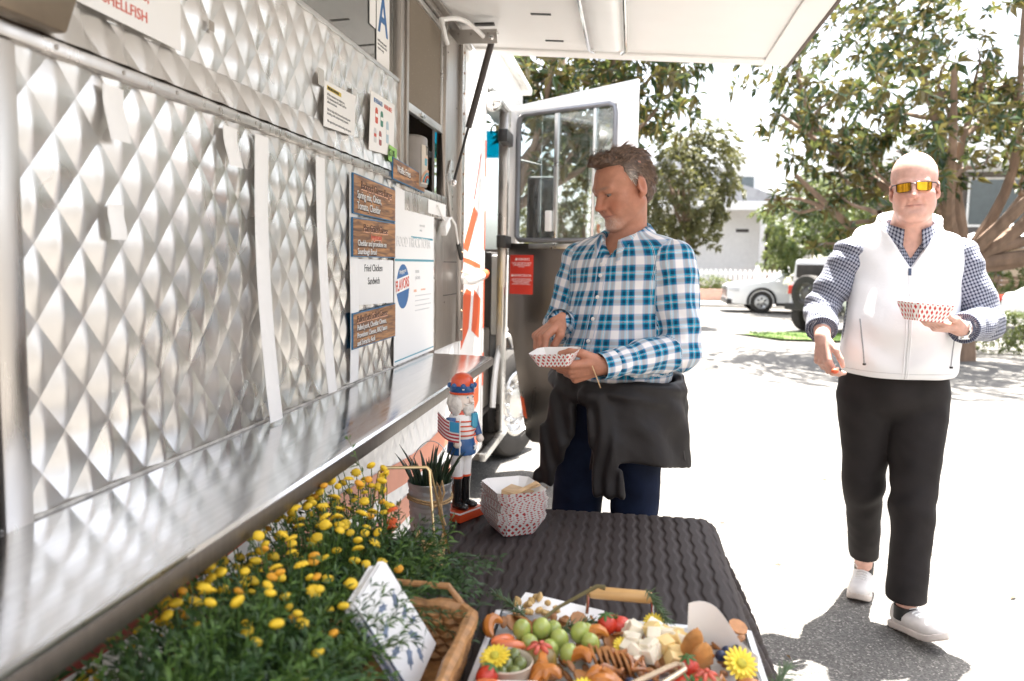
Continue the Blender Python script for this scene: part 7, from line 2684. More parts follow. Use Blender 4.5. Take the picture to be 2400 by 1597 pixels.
# watch, tray and snack
wa_, Rw_ = H2Lf
wp = Vector(wa_)
wd = Vector(Rw_[:, 1])
wt_ = MB()
ring = []
for k in range(20):
    a = 2 * PI * k / 20
    ring.append(wp - wd * 0.010 + Vector(Rw_[:, 0]) * 0.033 * math.cos(a) + Vector(Rw_[:, 2]) * 0.028 * math.sin(a))
wtc = build('watch', MB().tube(ring, 0.006, 8, closed=True), M_CHROME, None)
tag(wtc, 'steel watch on the bald man\'s wrist below the tray', 'watch')
build('watch_case', MB().lathe([(0.019, -0.004), (0.019, 0.004), (0.015, 0.006)], 20, wp - wd * 0.010 + Vector(Rw_[:, 2]) * 0.033, Vector(Rw_[:, 2]).to_track_quat('Z', 'Y').to_matrix()), M_CHROME, wtc)
t2 = bpy.data.objects.new('paper_tray', ME_BOAT)
COL.objects.link(t2)
t2.matrix_basis = Matrix.Translation((1.045, 3.050, 1.262)) @ Matrix.Rotation(math.radians(14), 4, 'Z') @ Matrix.Rotation(math.radians(4), 4, 'Y') @ Matrix.Diagonal((0.98, 1.05, 1.5, 1))
tag(t2, 'red checked paper tray resting on the bald man\'s palm', 'paper tray')
sn = build('napkin', MB().ball((1.04, 3.06, 1.326), (0.058, 0.048, 0.026), 16, 10, fn=lambda d: 1 + 0.22 * mnoise.noise(d * 3.1)), M_NAP, None)
tag(sn, 'crumpled white napkin inside the bald man\'s tray', 'napkin')
pr_ = build('snack_bite', MB().ball((0.775, 3.150, 1.055), (0.014, 0.009, 0.010), 10, 8, fn=lambda d: 1 + 0.2 * mnoise.noise(d * 3)), M_ORANGE, None)
tag(pr_, 'small orange bite pinched in the bald man\'s lowered hand', 'snack')

# ------------------------------------------------------------------ trees and shrubs
def leaf_mat(name, c0, c1, under, gloss=0.35, trans=0.35):
    m = bpy.data.materials.new(name)
    m.use_nodes = True
    nt = m.node_tree
    nt.nodes.clear()
    out = nd(nt, 'ShaderNodeOutputMaterial')
    b = nd(nt, 'ShaderNodeBsdfPrincipled')
    b.inputs['Roughness'].default_value = gloss
    oi = nd(nt, 'ShaderNodeVertexColor', layer_name='tone')
    sp = nd(nt, 'ShaderNodeSeparateColor')
    nt.links.new(oi.outputs[0], sp.inputs[0])
    mx = nd(nt, 'ShaderNodeMixRGB')
    nt.links.new(sp.outputs[0], mx.inputs[0])
    mx.inputs[1].default_value = (*c0, 1)
    mx.inputs[2].default_value = (*c1, 1)
    ge = nd(nt, 'ShaderNodeNewGeometry')
    mu = nd(nt, 'ShaderNodeMath', operation='MULTIPLY')
    nt.links.new(ge.outputs['Backfacing'], mu.inputs[0])
    mu.inputs[1].default_value = 0.75
    m2 = nd(nt, 'ShaderNodeMixRGB')
    nt.links.new(mu.outputs[0], m2.inputs[0])
    nt.links.new(mx.outputs[0], m2.inputs[1])
    m2.inputs[2].default_value = (*under, 1)
    nt.links.new(m2.outputs[0], b.inputs['Base Color'])
    tr = nd(nt, 'ShaderNodeBsdfTranslucent')
    hs = nd(nt, 'ShaderNodeMixRGB', blend_type='MIX')
    hs.inputs[0].default_value = 0.5
    nt.links.new(m2.outputs[0], hs.inputs[1])
    hs.inputs[2].default_value = (0.22, 0.22, 0.05, 1)
    nt.links.new(hs.outputs[0], tr.inputs[0])
    ms = nd(nt, 'ShaderNodeMixShader')
    ms.inputs[0].default_value = trans
    nt.links.new(b.outputs[0], ms.inputs[1])
    nt.links.new(tr.outputs[0], ms.inputs[2])
    nt.links.new(ms.outputs[0], out.inputs['Surface'])
    return m


def leaves_mesh(name, cent, dirs, L, Wd, m, droop=0.15, curl=0.12):
    """Folded pointed leaves: cent (n,3) bases, dirs (n,3) unit directions, L lengths, Wd widths."""
    n = len(cent)
    up = rng.normal(size=(n, 3))
    side = np.cross(dirs, up)
    side /= np.linalg.norm(side, axis=1, keepdims=True) + 1e-9
    nor = np.cross(side, dirs)
    L = L[:, None]
    Wd = Wd[:, None]
    a = cent
    m1 = cent + dirs * L * 0.45 + side * Wd * 0.5 + nor * L * curl
    m2 = cent + dirs * L * 0.45 - side * Wd * 0.5 + nor * L * curl
    c1 = cent + dirs * L * 0.5
    t = cent + dirs * L - np.array((0, 0, 1.0)) * L * droop
    v = np.stack([a, m1, c1, m2, t], 1).reshape(-1, 3)
    o = np.arange(n)[:, None] * 5
    f = np.concatenate([o + np.array([[0, 2, 1]]), o + np.array([[0, 3, 2]]), o + np.array([[1, 2, 4]]), o + np.array([[2, 3, 4]])])
    me = bpy.data.meshes.new(name)
    me.from_pydata(v.tolist(), [], f.tolist())
    tone = np.repeat(rng.uniform(0, 1, n), 5)
    set_col(me, np.stack([tone] * 3, 1))
    me.materials.append(m)
    return me


def whorls(points, axes, per, Ls, spread=0.9):
    """Rosettes of leaves round twig tips."""
    c, d, l = [], [], []
    for p, ax in zip(points, axes):
        ax = np.array(ax, float)
        ax /= np.linalg.norm(ax) + 1e-9
        k = max(3, int(per + rng.integers(-2, 3)))
        e1 = np.cross(ax, rng.normal(size=3))
        e1 /= np.linalg.norm(e1)
        e2 = np.cross(ax, e1)
        ph = rng.uniform(0, 6.28)
        for i in range(k):
            t = ph + 2.4 * i
            w_ = ax * (1 - spread * rng.uniform(0.4, 1.1)) + (e1 * math.cos(t) + e2 * math.sin(t)) * spread
            w_ = w_ + np.array((0, 0, -0.15))
            w_ /= np.linalg.norm(w_)
            c.append(np.array(p) - ax * 0.04 * i / k)
            d.append(w_)
            l.append(Ls * rng.uniform(0.65, 1.15))
    return np.array(c), np.array(d), np.array(l)


M_BARK = mat('grey_brown_bark', (0.22, 0.15, 0.105), 0.85, var=0.3, vscale=9, bump=0.6, bscale=22, stretch=(1, 1, 0.35))
M_MAG = leaf_mat('magnolia_leaf', (0.016, 0.044, 0.022), (0.045, 0.082, 0.028), (0.16, 0.11, 0.035), 0.22, 0.27)
M_OLIVE = leaf_mat('olive_leaf', (0.045, 0.060, 0.022), (0.12, 0.115, 0.045), (0.13, 0.12, 0.05), 0.5, 0.30)
M_SHRUB = leaf_mat('shrub_leaf', (0.040, 0.085, 0.020), (0.12, 0.16, 0.040), (0.12, 0.15, 0.05), 0.45, 0.30)


def limb(mb, a, b, r0, r1, n=9, wig=0.12, up=0.25):
    a, b = np.array(a, float), np.array(b, float)
    L = np.linalg.norm(b - a)
    o1, o2 = rng.normal(size=3) * wig * L * 0.35, rng.normal(size=3) * wig * L * 0.35
    pts = []
    for t in np.linspace(0, 1, n):
        p = a + (b - a) * t + o1 * math.sin(PI * t) + o2 * math.sin(2 * PI * t) * 0.6
        p[2] += up * L * (t * (1 - t)) * -0.6
        pts.append(p)
    mb.tube(pts, [r0 + (r1 - r0) * t for t in np.linspace(0, 1, n)], 8, caps=False)
    return pts


def big_tree(name, label, base, fork, cc, cr, nl, twigs, per, leafL, m, trunk_r, group=None, tips=None, zmin=None, inner=0.45, thin=None):
    root = thing(name, label, 'tree', base, group)
    tk = MB()
    limb(tk, base, fork, trunk_r * 1.25, trunk_r, 6, 0.05, 0)
    cc, cr = np.array(cc, float), np.array(cr, float)
    ends = []
    targets = list(tips or [])
    k = 0
    while len(targets) < nl:
        d = rng.normal(size=3)
        d /= np.linalg.norm(d)
        if d[2] < -0.45:
            continue
        targets.append(cc + d * cr * rng.uniform(0.55, 0.8))
    for tg_ in targets:
        rad = trunk_r * rng.uniform(0.35, 0.6)
        pts = limb(tk, fork, tg_, rad, rad * 0.28, 11, 0.16)
        ends.append((np.array(tg_), pts))
        for _ in range(4):
            i = int(rng.integers(4, 10))
            d = rng.normal(size=3)
            d[2] = abs(d[2]) * 0.6
            e = np.array(pts[i]) + d / np.linalg.norm(d) * cr.mean() * rng.uniform(0.22, 0.42)
            q = limb(tk, pts[i], e, rad * 0.32, rad * 0.10, 7, 0.2)
            ends.append((e, q))
    build('trunk', tk, M_BARK, root)
    P, A = [], []
    for _ in range(twigs):
        d = rng.normal(size=3)
        d /= np.linalg.norm(d)
        r = rng.uniform(inner, 1.0) ** 0.6
        p = cc + d * cr * r * (1 + 0.13 * math.sin(d[0] * 7 + d[2] * 5) + 0.1 * math.sin(d[1] * 9 - d[2] * 11))
        hole = math.sin(p[0] * 2.1 + 1.0) * math.sin(p[2] * 2.4 + 0.6) * math.sin(p[1] * 1.7)
        if hole > 0.11 or (zmin is not None and p[2] < zmin) or (thin and p[0] > thin[0] and p[2] < thin[1]):
            continue
        P.append(p)
        A.append(d + np.array((0, 0, 0.35)))
    for e, q in ends:
        for i in range(5):
            j = int(rng.integers(len(q) // 2, len(q)))
            P.append(np.array(q[j]) + rng.normal(size=3) * 0.12)
            A.append(rng.normal(size=3) + np.array((0, 0, 0.8)))
    c, d, l = whorls(P, A, per, leafL)
    cr_ = link('crown', leaves_mesh('crown', c, d, l, l * rng.uniform(0.30, 0.42, len(l)), m), root)
    cr_['kind'] = 'stuff'
    return root


def bush(name, label, cat, cc, cr, n, leafL, m, base_z=0.0, group=None, per=7, trunk=0.05, box=False):
    cc, cr = np.array(cc, float), np.array(cr, float)
    root = thing(name, label, cat, (cc[0], cc[1], base_z), group)
    if not box:
        tk = MB()
        fk = (cc[0], cc[1], base_z + max(0.02, (cc[2] - cr[2] * 0.7 - base_z)))
        limb(tk, (cc[0], cc[1], base_z), fk, trunk * 1.2, trunk, 5, 0.05)
        for _ in range(5):
            d = rng.normal(size=3)
            d[2] = abs(d[2])
            d /= np.linalg.norm(d)
            limb(tk, fk, cc + d * cr * 0.7, trunk * 0.8, trunk * 0.3, 7, 0.12)
        build('trunk', tk, M_BARK, root)
    P, A = [], []
    for _ in range(n):
        if box:
            p = cc + (rng.uniform(-1, 1, 3)) * cr
            ax = int(rng.integers(0, 3))
            p[ax] = cc[ax] + cr[ax] * (1 if (ax == 2 or rng.random() < 0.35) else -1) * rng.uniform(0.85, 1.06)
            d = (p - cc) / cr
        else:
            d = rng.normal(size=3)
            d /= np.linalg.norm(d)
            lump = 1 + 0.16 * math.sin(d[0] * 6 + d[2] * 4 + cc[0]) + 0.14 * math.sin(d[1] * 8 - d[2] * 7 + cc[1]) + 0.1 * math.sin(d[2] * 13 + d[0] * 9)
            p = cc + d * cr * lump * rng.uniform(0.55, 1.0) ** 0.5
        P.append(p)
        A.append(d + np.array((0, 0, 0.3)))
    c, d, l = whorls(P, A, per, leafL)
    o = link('crown', leaves_mesh('crown', c, d, l, l * rng.uniform(0.35, 0.5, len(l)), m), root)
    o['kind'] = 'stuff'
    return root


big_tree('magnolia_tree', 'large spreading magnolia behind the bald man, brown limbs showing', (5.35, 14.0, 0), (5.3, 14.0, 1.6), (5.35, 13.8, 4.55), (3.85, 2.9, 2.75), 15, 1800, 8, 0.225, M_MAG, 0.24,
         tips=[(2.5, 13.2, 2.9), (2.3, 13.6, 3.9), (3.6, 12.6, 2.3), (4.2, 13.0, 4.4), (5.7, 13.4, 5.6), (8.6, 13.4, 2.5), (8.9, 13.6, 3.6), (7.4, 13.2, 4.6), (8.8, 13.0, 1.9), (5.2, 13.2, 4.6)], zmin=2.6, thin=(4.5, 3.3))
big_tree('magnolia_tree', 'magnolia tree seen over and through the open cab door', (-2.05, 12.8, 0), (-2.0, 12.8, 2.3), (-0.75, 12.6, 4.75), (2.0, 1.8, 1.75), 9, 850, 8, 0.235, M_MAG, 0.13,
         tips=[(0.3, 12.4, 3.8), (-0.8, 12.4, 3.4), (-1.9, 12.4, 5.2), (0.5, 12.4, 4.8)], zmin=3.0)
bush('olive_shrub_tree', 'loose olive-brown tree standing behind the plaid man\'s shoulder', 'tree', (1.30, 20.0, 3.35), (1.12, 1.0, 1.5), 1100, 0.15, M_OLIVE, trunk=0.07, per=8)
bush('dense_shrub', 'dense green shrub standing between the white house and the magnolia', 'shrub', (5.7, 26.0, 2.55), (1.65, 1.4, 1.75), 1500, 0.17, M_SHRUB, trunk=0.08, per=8)
bush('dense_shrub', 'dark green tree far behind the cab windscreen', 'tree', (-6.5, 19.0, 2.2), (2.6, 2.0, 2.4), 1200, 0.2, M_SHRUB, trunk=0.1, per=8)
bush('dense_shrub', 'dim garden tree seen through the cab door glass', 'tree', (-1.6, 22.0, 2.3), (1.9, 1.5, 2.3), 1000, 0.18, M_OLIVE, trunk=0.1, per=8)
M_WFL = leaf_mat('white_blossom', (0.55, 0.55, 0.48), (0.75, 0.74, 0.70), (0.6, 0.6, 0.5), 0.6, 0.2)
bush('flowering_shrub', 'white flowering shrub beside the parked jeep', 'shrub', (5.3, 23.5, 0.9), (0.95, 0.7, 0.85), 520, 0.11, M_WFL, trunk=0.03, per=7)
bush('clipped_hedge', 'low clipped green hedge behind the bald man\'s elbow', 'hedge', (7.75, 15.6, 0.36), (2.1, 0.45, 0.34), 2600, 0.075, M_SHRUB, box=True, per=6)
struct('lawn', MB().grid(lambda u, v: (3.0 + 2.6 * u - 0.9 * v, 16.4 + 1.5 * v, 0.05 + 0.02 * math.sin(9 * u) * math.sin(5 * v)), 20, 8), mat('lawn_grass', (0.10, 0.16, 0.035), 0.9, var=0.4, vscale=14, bump=0.8, bscale=60))
g = MB()
for _ in range(2600):
    x, y = 3.0 + 2.6 * random.random() - 0.9 * 0.5, 16.35 + 1.5 * random.random()
    h_ = random.uniform(0.03, 0.08)
    a = random.uniform(0, PI)
    dx, dy = 0.006 * math.cos(a), 0.006 * math.sin(a)
    g.add([(x - dx, y - dy, 0.04), (x + dx, y + dy, 0.04), (x + random.uniform(-.02, .02), y, 0.05 + h_)], [(0, 1, 2)])
gr = build('grass', g, MATS['lawn_grass'], None)
gr['kind'] = 'stuff'
tag(gr, 'short green grass in the verge beside the jeep', 'grass')

# ------------------------------------------------------------------ house, fence, brick wall
M_HWALL = mat('white_siding', (0.74, 0.74, 0.73), 0.7, var=0.04)
M_ROOFG = mat('grey_shingle', (0.36, 0.36, 0.37), 0.8, var=0.2, vscale=3)
M_WIN = mat('dark_window_glass', (0.10, 0.12, 0.13), 0.1, spec=0.8)
hs = thing('house', 'white clapboard house with a gabled porch across the road', 'house', (3.5, 40, 0))
build('wall', MB().bx(-1.5, 6.0, 40.0, 47, 0, 4.3), M_HWALL, hs)
for k in range(24):
    build('clapboard', MB().bx(-1.5, 6.02, 39.965, 39.998, 0.3 + 0.165 * k, 0.455 + 0.165 * k), M_HWALL, hs, smooth=False)
build('roof', MB().prism([(-2.2, 4.3), (6.4, 4.3), (2.1, 7.2)], (0, 39.6, 0), (1, 0, 0), (0, 0, 1), -8), M_ROOFG, hs)
build('upper_storey', MB().bx(3.6, 6.0, 40.3, 46, 4.3, 6.3), M_HWALL, hs)
build('upper_roof', MB().prism([(3.0, 6.2), (6.8, 6.2), (6.8, 6.4), (4.6, 7.3), (3.0, 6.5)], (0, 39.7, 0), (1, 0, 0), (0, 0, 1), -6), M_HWALL, hs)
wn = build('window', MB().bx(5.0, 5.75, 40.24, 40.29, 4.7, 5.9), M_HWALL, hs)
build('pane', MB().bx(5.08, 5.67, 40.21, 40.235, 4.78, 5.82), M_WIN, wn)
build('porch_roof', MB().prism([(-1.8, 4.4), (6.9, 4.35), (6.9, 4.62), (2.2, 6.1), (-1.8, 4.7)], (0, 38.2, 0), (1, 0, 0), (0, 0, 1), -1.8), M_ROOFG, hs)
build('porch_fascia', MB().bx(-1.8, 7.4, 38.1, 38.19, 4.1, 4.5), M_HWALL, hs)
for x in (5.8, 2.4):
    build('porch_post', MB().bx(x, x + 0.22, 38.3, 38.5, 0, 4.1), M_HWALL, hs)
build('door_recess', MB().bx(6.05, 7.3, 41.0, 41.2, 0.2, 3.4), M_DARK, hs)
build('wall_vent', MB().bx(4.9, 5.5, 39.94, 39.964, 3.15, 3.3), M_DARK, hs)
w2 = build('window', MB().bx(1.0, 2.0, 39.92, 39.963, 1.4, 2.9), M_HWALL, hs)
build('pane', MB().bx(1.08, 1.92, 39.90, 39.918, 1.48, 2.82), M_WIN, w2)

pf_ = thing('picket_fence', 'white picket fence on the low brick wall across the road', 'fence', (4.0, 33, 0.6))
pk0 = None
for k in range(30):
    x = 2.2 + 0.19 * k
    if pk0 is None:
        pk0 = build('picket', MB().prism([(-0.055, 0), (0.055, 0), (0.055, 0.72), (0, 0.80), (-0.055, 0.72)], (0, 0, 0), (1, 0, 0), (0, 0, 1), 0.025), M_HWALL, pf_, smooth=False)
        pk0.matrix_basis = Matrix.Translation((x, 33.0, 0.60))
    else:
        copy_to(pk0, 'picket', pf_, Matrix.Translation((x, 33.0, 0.60)))
for z in (0.78, 1.18):
    build('fence_rail', MB().bx(2.1, 7.8, 33.03, 33.07, z, z + 0.07), M_HWALL, pf_)
for x in (2.15, 4.9, 7.7):
    build('fence_post', MB().bx(x, x + 0.14, 33.01, 33.15, 0.55, 1.55), M_HWALL, pf_, bevel=0.01)


def brick_mat():
    m = bpy.data.materials.new('red_brick')
    m.use_nodes = True
    nt = m.node_tree
    b = nt.nodes['Principled BSDF']
    b.inputs['Roughness'].default_value = 0.85
    tc = nd(nt, 'ShaderNodeTexCoord')
    mp = nd(nt, 'ShaderNodeMapping')
    mp.inputs['Rotation'].default_value = (PI / 2, 0, 0)
    br = nd(nt, 'ShaderNodeTexBrick')
    br.inputs['Scale'].default_value = 4
    br.inputs['Color1'].default_value = (0.36, 0.16, 0.10, 1)
    br.inputs['Color2'].default_value = (0.24, 0.10, 0.07, 1)
    br.inputs['Mortar'].default_value = (0.45, 0.42, 0.38, 1)
    br.inputs['Mortar Size'].default_value = 0.03
    nt.links.new(tc.outputs['Object'], mp.inputs[0])
    nt.links.new(mp.outputs[0], br.inputs['Vector'])
    nt.links.new(br.outputs['Color'], b.inputs['Base Color'])
    return m


bw = build('garden_wall', MB().bx(1.5, 8.5, 32.2, 33.2, 0.0, 0.58), brick_mat(), None, bevel=0.02)
tag(bw, 'low red brick garden wall under the picket fence', 'wall')
struct('pavement', MB().bx(-40, 40, 29.6, 32.19, 0.0, 0.12), mat('pale_concrete', (0.42, 0.40, 0.37), 0.85, var=0.12, vscale=3, bump=0.3), bevel=0.02)
bush('flower_bed', 'low flowering plants growing along the brick wall by the picket fence', 'plants', (3.0, 32.6, 0.78), (1.0, 0.3, 0.28), 260, 0.10, M_SHRUB, base_z=0.5, trunk=0.01, per=6)
bush('flower_bed', 'leafy garden plants behind the picket fence below the house', 'plants', (6.0, 34.5, 1.45), (0.7, 0.4, 0.45), 220, 0.12, M_SHRUB, base_z=0.5, trunk=0.01, per=6)

# ------------------------------------------------------------------ vehicles
M_CARW = mat('white_car_paint', (0.78, 0.78, 0.77), 0.25, var=0.02, coat=0.6)
M_CARG = mat('car_glass', (0.06, 0.10, 0.12), 0.05, spec=0.9)
M_TAIL = mat('tail_lamp', (0.55, 0.06, 0.04), 0.2)


def xf(org, yaw):
    return Matrix.Translation(org) @ Matrix.Rotation(yaw, 4, 'Z')


def car_part(name, mb, m, parent, X, **k):
    mb.v = [tuple(X @ Vector(v)) for v in mb.v]
    return build(name, mb, m, parent, **k)


def loft_body(sections):
    """Closed cross-sections along x: each (x, z0, z1, half width low, half width high)."""
    mb = MB()
    rings = []
    for (x, z0, z1, wl, wh) in sections:
        c = 0.08
        rings.append([(x, -wl, z0), (x, -wl * 1.0, z0 + (z1 - z0) * 0.55), (x, -wh, z1 - c * 0.4), (x, -wh + c, z1), (x, wh - c, z1), (x, wh, z1 - c * 0.4), (x, wl, z0 + (z1 - z0) * 0.55), (x, wl, z0)])
    n = 8
    vs = [p for r in rings for p in r]
    fs = []
    for i in range(len(rings) - 1):
        for j in range(n):
            fs.append((i * n + j, i * n + (j + 1) % n, (i + 1) * n + (j + 1) % n, (i + 1) * n + j))
    fs.append(tuple(range(n - 1, -1, -1)))
    fs.append(tuple((len(rings) - 1) * n + j for j in range(n)))
    mb.add(vs, fs)
    return mb


def car_wheel(parent, X, x, y, r, wd):
    p = X @ Vector((x, y, r))
    yaw = X.to_euler().z
    s = 1 if y > 0 else -1
    w_ = wheel('wheel', parent, p, r, wd, yaw + PI / 2 * s + (0 if s > 0 else 0), M_RIMC, 0)
    rim = [c for c in w_.children][0]
    Rz = Matrix.Rotation(yaw + PI / 2 * s, 3, 'Z') @ Matrix.Rotation(PI / 2, 3, 'Y')
    for k in range(6):
        a = 2 * PI * k / 6
        c = Vector(p) + Rz @ Vector((math.cos(a) * r * 0.32, math.sin(a) * r * 0.32, wd * 0.44))
        e1 = Rz @ Vector((math.cos(a), math.sin(a), 0))
        e2 = Rz @ Vector((-math.sin(a), math.cos(a), 0))
        m = Matrix((e1, e2, e1.cross(e2))).transposed()
        build('spoke_gap', MB().box(c, (r * 0.26, r * 0.10, 0.012), m), M_BLACK, rim)
    return w_


M_RIMC = mat('alloy_rim', (0.62, 0.62, 0.62), 0.3, 0.9)

# white pickup-style car across the road, nose to the left
X1 = xf((3.08, 27.3, 0), 0)
c1 = thing('parked_car', 'white car with a dark grille parked by the picket fence', 'car', (5.3, 27.3, 0), 'cars parked along the road')
def body_side(xs):
    return xs
car_part('body', loft_body([(0.0, 0.42, 0.86, 0.80, 0.76), (0.12, 0.30, 0.92, 0.90, 0.84), (0.5, 0.28, 0.98, 0.93, 0.88), (1.35, 0.28, 1.06, 0.94, 0.90), (1.6, 0.28, 1.08, 0.94, 0.90), (4.6, 0.30, 1.10, 0.94, 0.90), (4.75, 0.40, 1.0, 0.88, 0.84)]), M_CARW, c1, X1, ang=50, bevel=0.015)
car_part('cabin', loft_body([(1.45, 1.0, 1.10, 0.86, 0.80), (2.15, 1.0, 1.52, 0.86, 0.70), (2.6, 1.0, 1.58, 0.86, 0.70), (3.9, 1.0, 1.56, 0.86, 0.70), (4.5, 1.0, 1.12, 0.86, 0.74)]), M_CARW, c1, X1, ang=50)
for (a, b2, c2, d2) in ((1.72, 2.75, 2.30, 2.75), (2.82, 3.75, 2.82, 3.75)):
    car_part('side_window', MB().prism([(a, 1.12), (b2, 1.12), (d2, 1.47), (c2, 1.47)], (0, -0.845, 0), (1, 0, 0), (0, 0.28, 1), -0.02), M_CARG, c1, X1)
car_part('grille', MB().bx(-0.02, 0.05, -0.62, 0.62, 0.52, 0.82), M_BLACK, c1, X1, bevel=0.01)
for z in (0.58, 0.67, 0.76):
    car_part('grille_bar', MB().bx(-0.035, 0.0, -0.60, 0.60, z, z + 0.03), M_CHROME, c1, X1)
car_part('bumper', MB().bx(-0.03, 0.5, -0.90, 0.90, 0.26, 0.44), M_BLACK, c1, X1, bevel=0.03)
for s in (-1, 1):
    car_part('headlight', MB().bx(-0.01, 0.34, s * 0.86 - 0.07, s * 0.86 + 0.07, 0.70, 0.84), mat('headlight_glass', (0.6, 0.62, 0.64), 0.1), c1, X1, bevel=0.02)
    car_part('fog_lamp', MB().bx(-0.035, 0.02, s * 0.72 - 0.09, s * 0.72 + 0.09, 0.44, 0.52), M_CHROME, c1, X1, bevel=0.01)
car_part('wing_mirror', MB().box((1.86, -1.0, 1.16), (0.14, 0.22, 0.16)), M_CARW, c1, X1, bevel=0.03)
for x in (1.05, 3.75):
    for y in (-0.86, 0.86):
        car_wheel(c1, X1, x, y, 0.355, 0.22)
    car_part('wheel_arch', MB().tube([(x + 0.43 * math.cos(a), -0.94, 0.36 + 0.43 * math.sin(a)) for a in np.linspace(-0.15, PI + 0.15, 20)], 0.045, 8), M_BLACK, c1, X1)
car_part('sill', MB().bx(1.5, 3.3, -0.95, -0.86, 0.24, 0.34), M_BLACK, c1, X1)

# jeep with a spare wheel on its tail
X2 = xf((4.10, 18.6, 0), math.radians(38))
c2_ = thing('parked_jeep', 'white off-road jeep with a big spare wheel on its back', 'car', tuple(X2 @ Vector((2, 0, 0))), 'cars parked along the road')
car_part('body', MB().bx(0.0, 2.6, -0.78, 0.78, 0.55, 1.15), M_CARW, c2_, X2, bevel=0.05)
car_part('bonnet', MB().bx(2.6, 3.7, -0.62, 0.62, 0.60, 1.12), M_CARW, c2_, X2, bevel=0.06)
car_part('hard_top', MB().prism([(0.02, 1.15), (2.35, 1.15), (2.0, 1.66), (0.10, 1.66)], (0, 0.74, 0), (1, 0, 0), (0, 0, 1), 1.48), M_CARW, c2_, X2, bevel=0.06)
car_part('rear_window', MB().bx(-0.01, 0.05, -0.60, 0.60, 1.24, 1.54), M_DARK, c2_, X2, bevel=0.01)
car_part('side_window', MB().prism([(0.25, 1.22), (1.1, 1.22), (1.1, 1.56), (0.30, 1.56)], (0, -0.745, 0), (1, 0, 0), (0, 0, 1), 0.02), M_CARG, c2_, X2)
car_part('bumper', MB().bx(-0.18, 0.0, -0.75, 0.75, 0.50, 0.66), M_BLACK, c2_, X2, bevel=0.03)
for s in (-1, 1):
    car_part('tail_lamp', MB().bx(-0.05, 0.0, s * 0.70 - 0.08, s * 0.70 + 0.08, 0.86, 1.06), M_TAIL, c2_, X2, bevel=0.01)
for x in (0.55, 2.95):
    for y in (-0.72, 0.72):
        car_wheel(c2_, X2, x, y, 0.40, 0.27)
sp_ = X2 @ Vector((-0.20, 0.05, 0.90))
w_ = wheel('spare_wheel', c2_, sp_, 0.405, 0.27, math.radians(38) + PI, mat('dark_rim', (0.12, 0.11, 0.105), 0.5, 0.6), 5)

# white car behind the hedge
X3 = xf((8.35, 18.6, 0), math.radians(10))
c3 = thing('parked_car', 'white car with a red tail lamp behind the clipped hedge', 'car', tuple(X3 @ Vector((2, 0, 0))), 'cars parked along the road')
car_part('body', loft_body([(0.0, 0.5, 0.90, 0.74, 0.70), (0.12, 0.32, 1.0, 0.86, 0.80), (0.7, 0.28, 1.06, 0.90, 0.84), (3.6, 0.28, 1.02, 0.90, 0.84), (4.4, 0.32, 0.86, 0.82, 0.76)]), M_CARW, c3, X3, ang=50, bevel=0.02)
car_part('cabin', loft_body([(0.35, 0.98, 1.08, 0.80, 0.74), (1.0, 0.98, 1.42, 0.80, 0.66), (1.7, 0.98, 1.50, 0.80, 0.64), (2.4, 0.98, 1.46, 0.80, 0.66), (3.3, 0.98, 1.05, 0.80, 0.74)]), M_CARW, c3, X3, ang=50)
car_part('side_window', MB().prism([(0.85, 1.08), (2.9, 1.08), (2.3, 1.38), (1.1, 1.38)], (0, -0.79, 0), (1, 0, 0), (0, 0.3, 1), -0.02), M_CARG, c3, X3)
for s in (-1, 1):
    car_part('tail_lamp', MB().bx(-0.02, 0.28, s * 0.80 - 0.07, s * 0.80 + 0.07, 0.80, 0.94), M_TAIL, c3, X3, bevel=0.02)
for x in (0.85, 3.5):
    for y in (-0.80, 0.80):
        car_wheel(c3, X3, x, y, 0.33, 0.21)

# ------------------------------------------------------------------ buildings to the right
mb_ = thing('modern_building', 'modern white building with deep roof slab behind the magnolia', 'building', (12, 30, 0))
build('roof_slab', MB().bx(7.2, 26, 27.5, 40, 4.9, 5.6), M_HWALL, mb_, bevel=0.03)
build('upper_wall', MB().bx(8.2, 26, 30.0, 40, 2.6, 4.9), mat('dark_cladding', (0.10, 0.085, 0.075), 0.6), mb_)
for k in range(6):
    w_ = build('window', MB().bx(9.0 + 2.4 * k, 11.0 + 2.4 * k, 29.93, 29.99, 3.0, 4.7), M_ALU, mb_)
    build('pane', MB().bx(9.08 + 2.4 * k, 10.92 + 2.4 * k, 29.90, 29.925, 3.08, 4.62), mat('dim_window', (0.06, 0.075, 0.08), 0.06, spec=0.9), w_)
build('balcony_slab', MB().bx(7.6, 26, 28.2, 31, 2.25, 2.6), M_HWALL, mb_, bevel=0.02)
build('lower_wall', MB().bx(8.6, 26, 29.2, 39, 0, 2.25), mat('cream_stucco', (0.62, 0.50, 0.36), 0.8, var=0.06), mb_)
for k in range(4):
    d_ = build('window', MB().bx(11.2 + 2.6 * k, 12.4 + 2.6 * k, 29.13, 29.19, 0.9, 1.9), M_HWALL, mb_)
    build('pane', MB().bx(11.28 + 2.6 * k, 12.32 + 2.6 * k, 29.10, 29.125, 0.98, 1.82), M_WIN, d_)
fz = thing('slat_fence', 'brown horizontal slat fence in front of the cream wall', 'fence', (13, 25, 0))
M_SLAT = wood_mat('brown_slats', (0.10, 0.06, 0.035), (0.24, 0.15, 0.09), (0.3, 6, 6), 6)
for k in range(8):
    build('slat', MB().bx(9.3, 18, 24.98, 25.02, 0.32 + 0.13 * k, 0.43 + 0.13 * k), M_SLAT, fz, smooth=False)
for x in (9.3, 11.5, 13.7, 15.9):
    build('fence_post', MB().bx(x, x + 0.1, 25.021, 25.12, 0, 1.45), M_SLAT, fz)
um = thing('patio_umbrella', 'broad white patio umbrella over the terrace behind the hedge', 'umbrella', (9.9, 22.0, 0))
g = MB()
nrib = 8
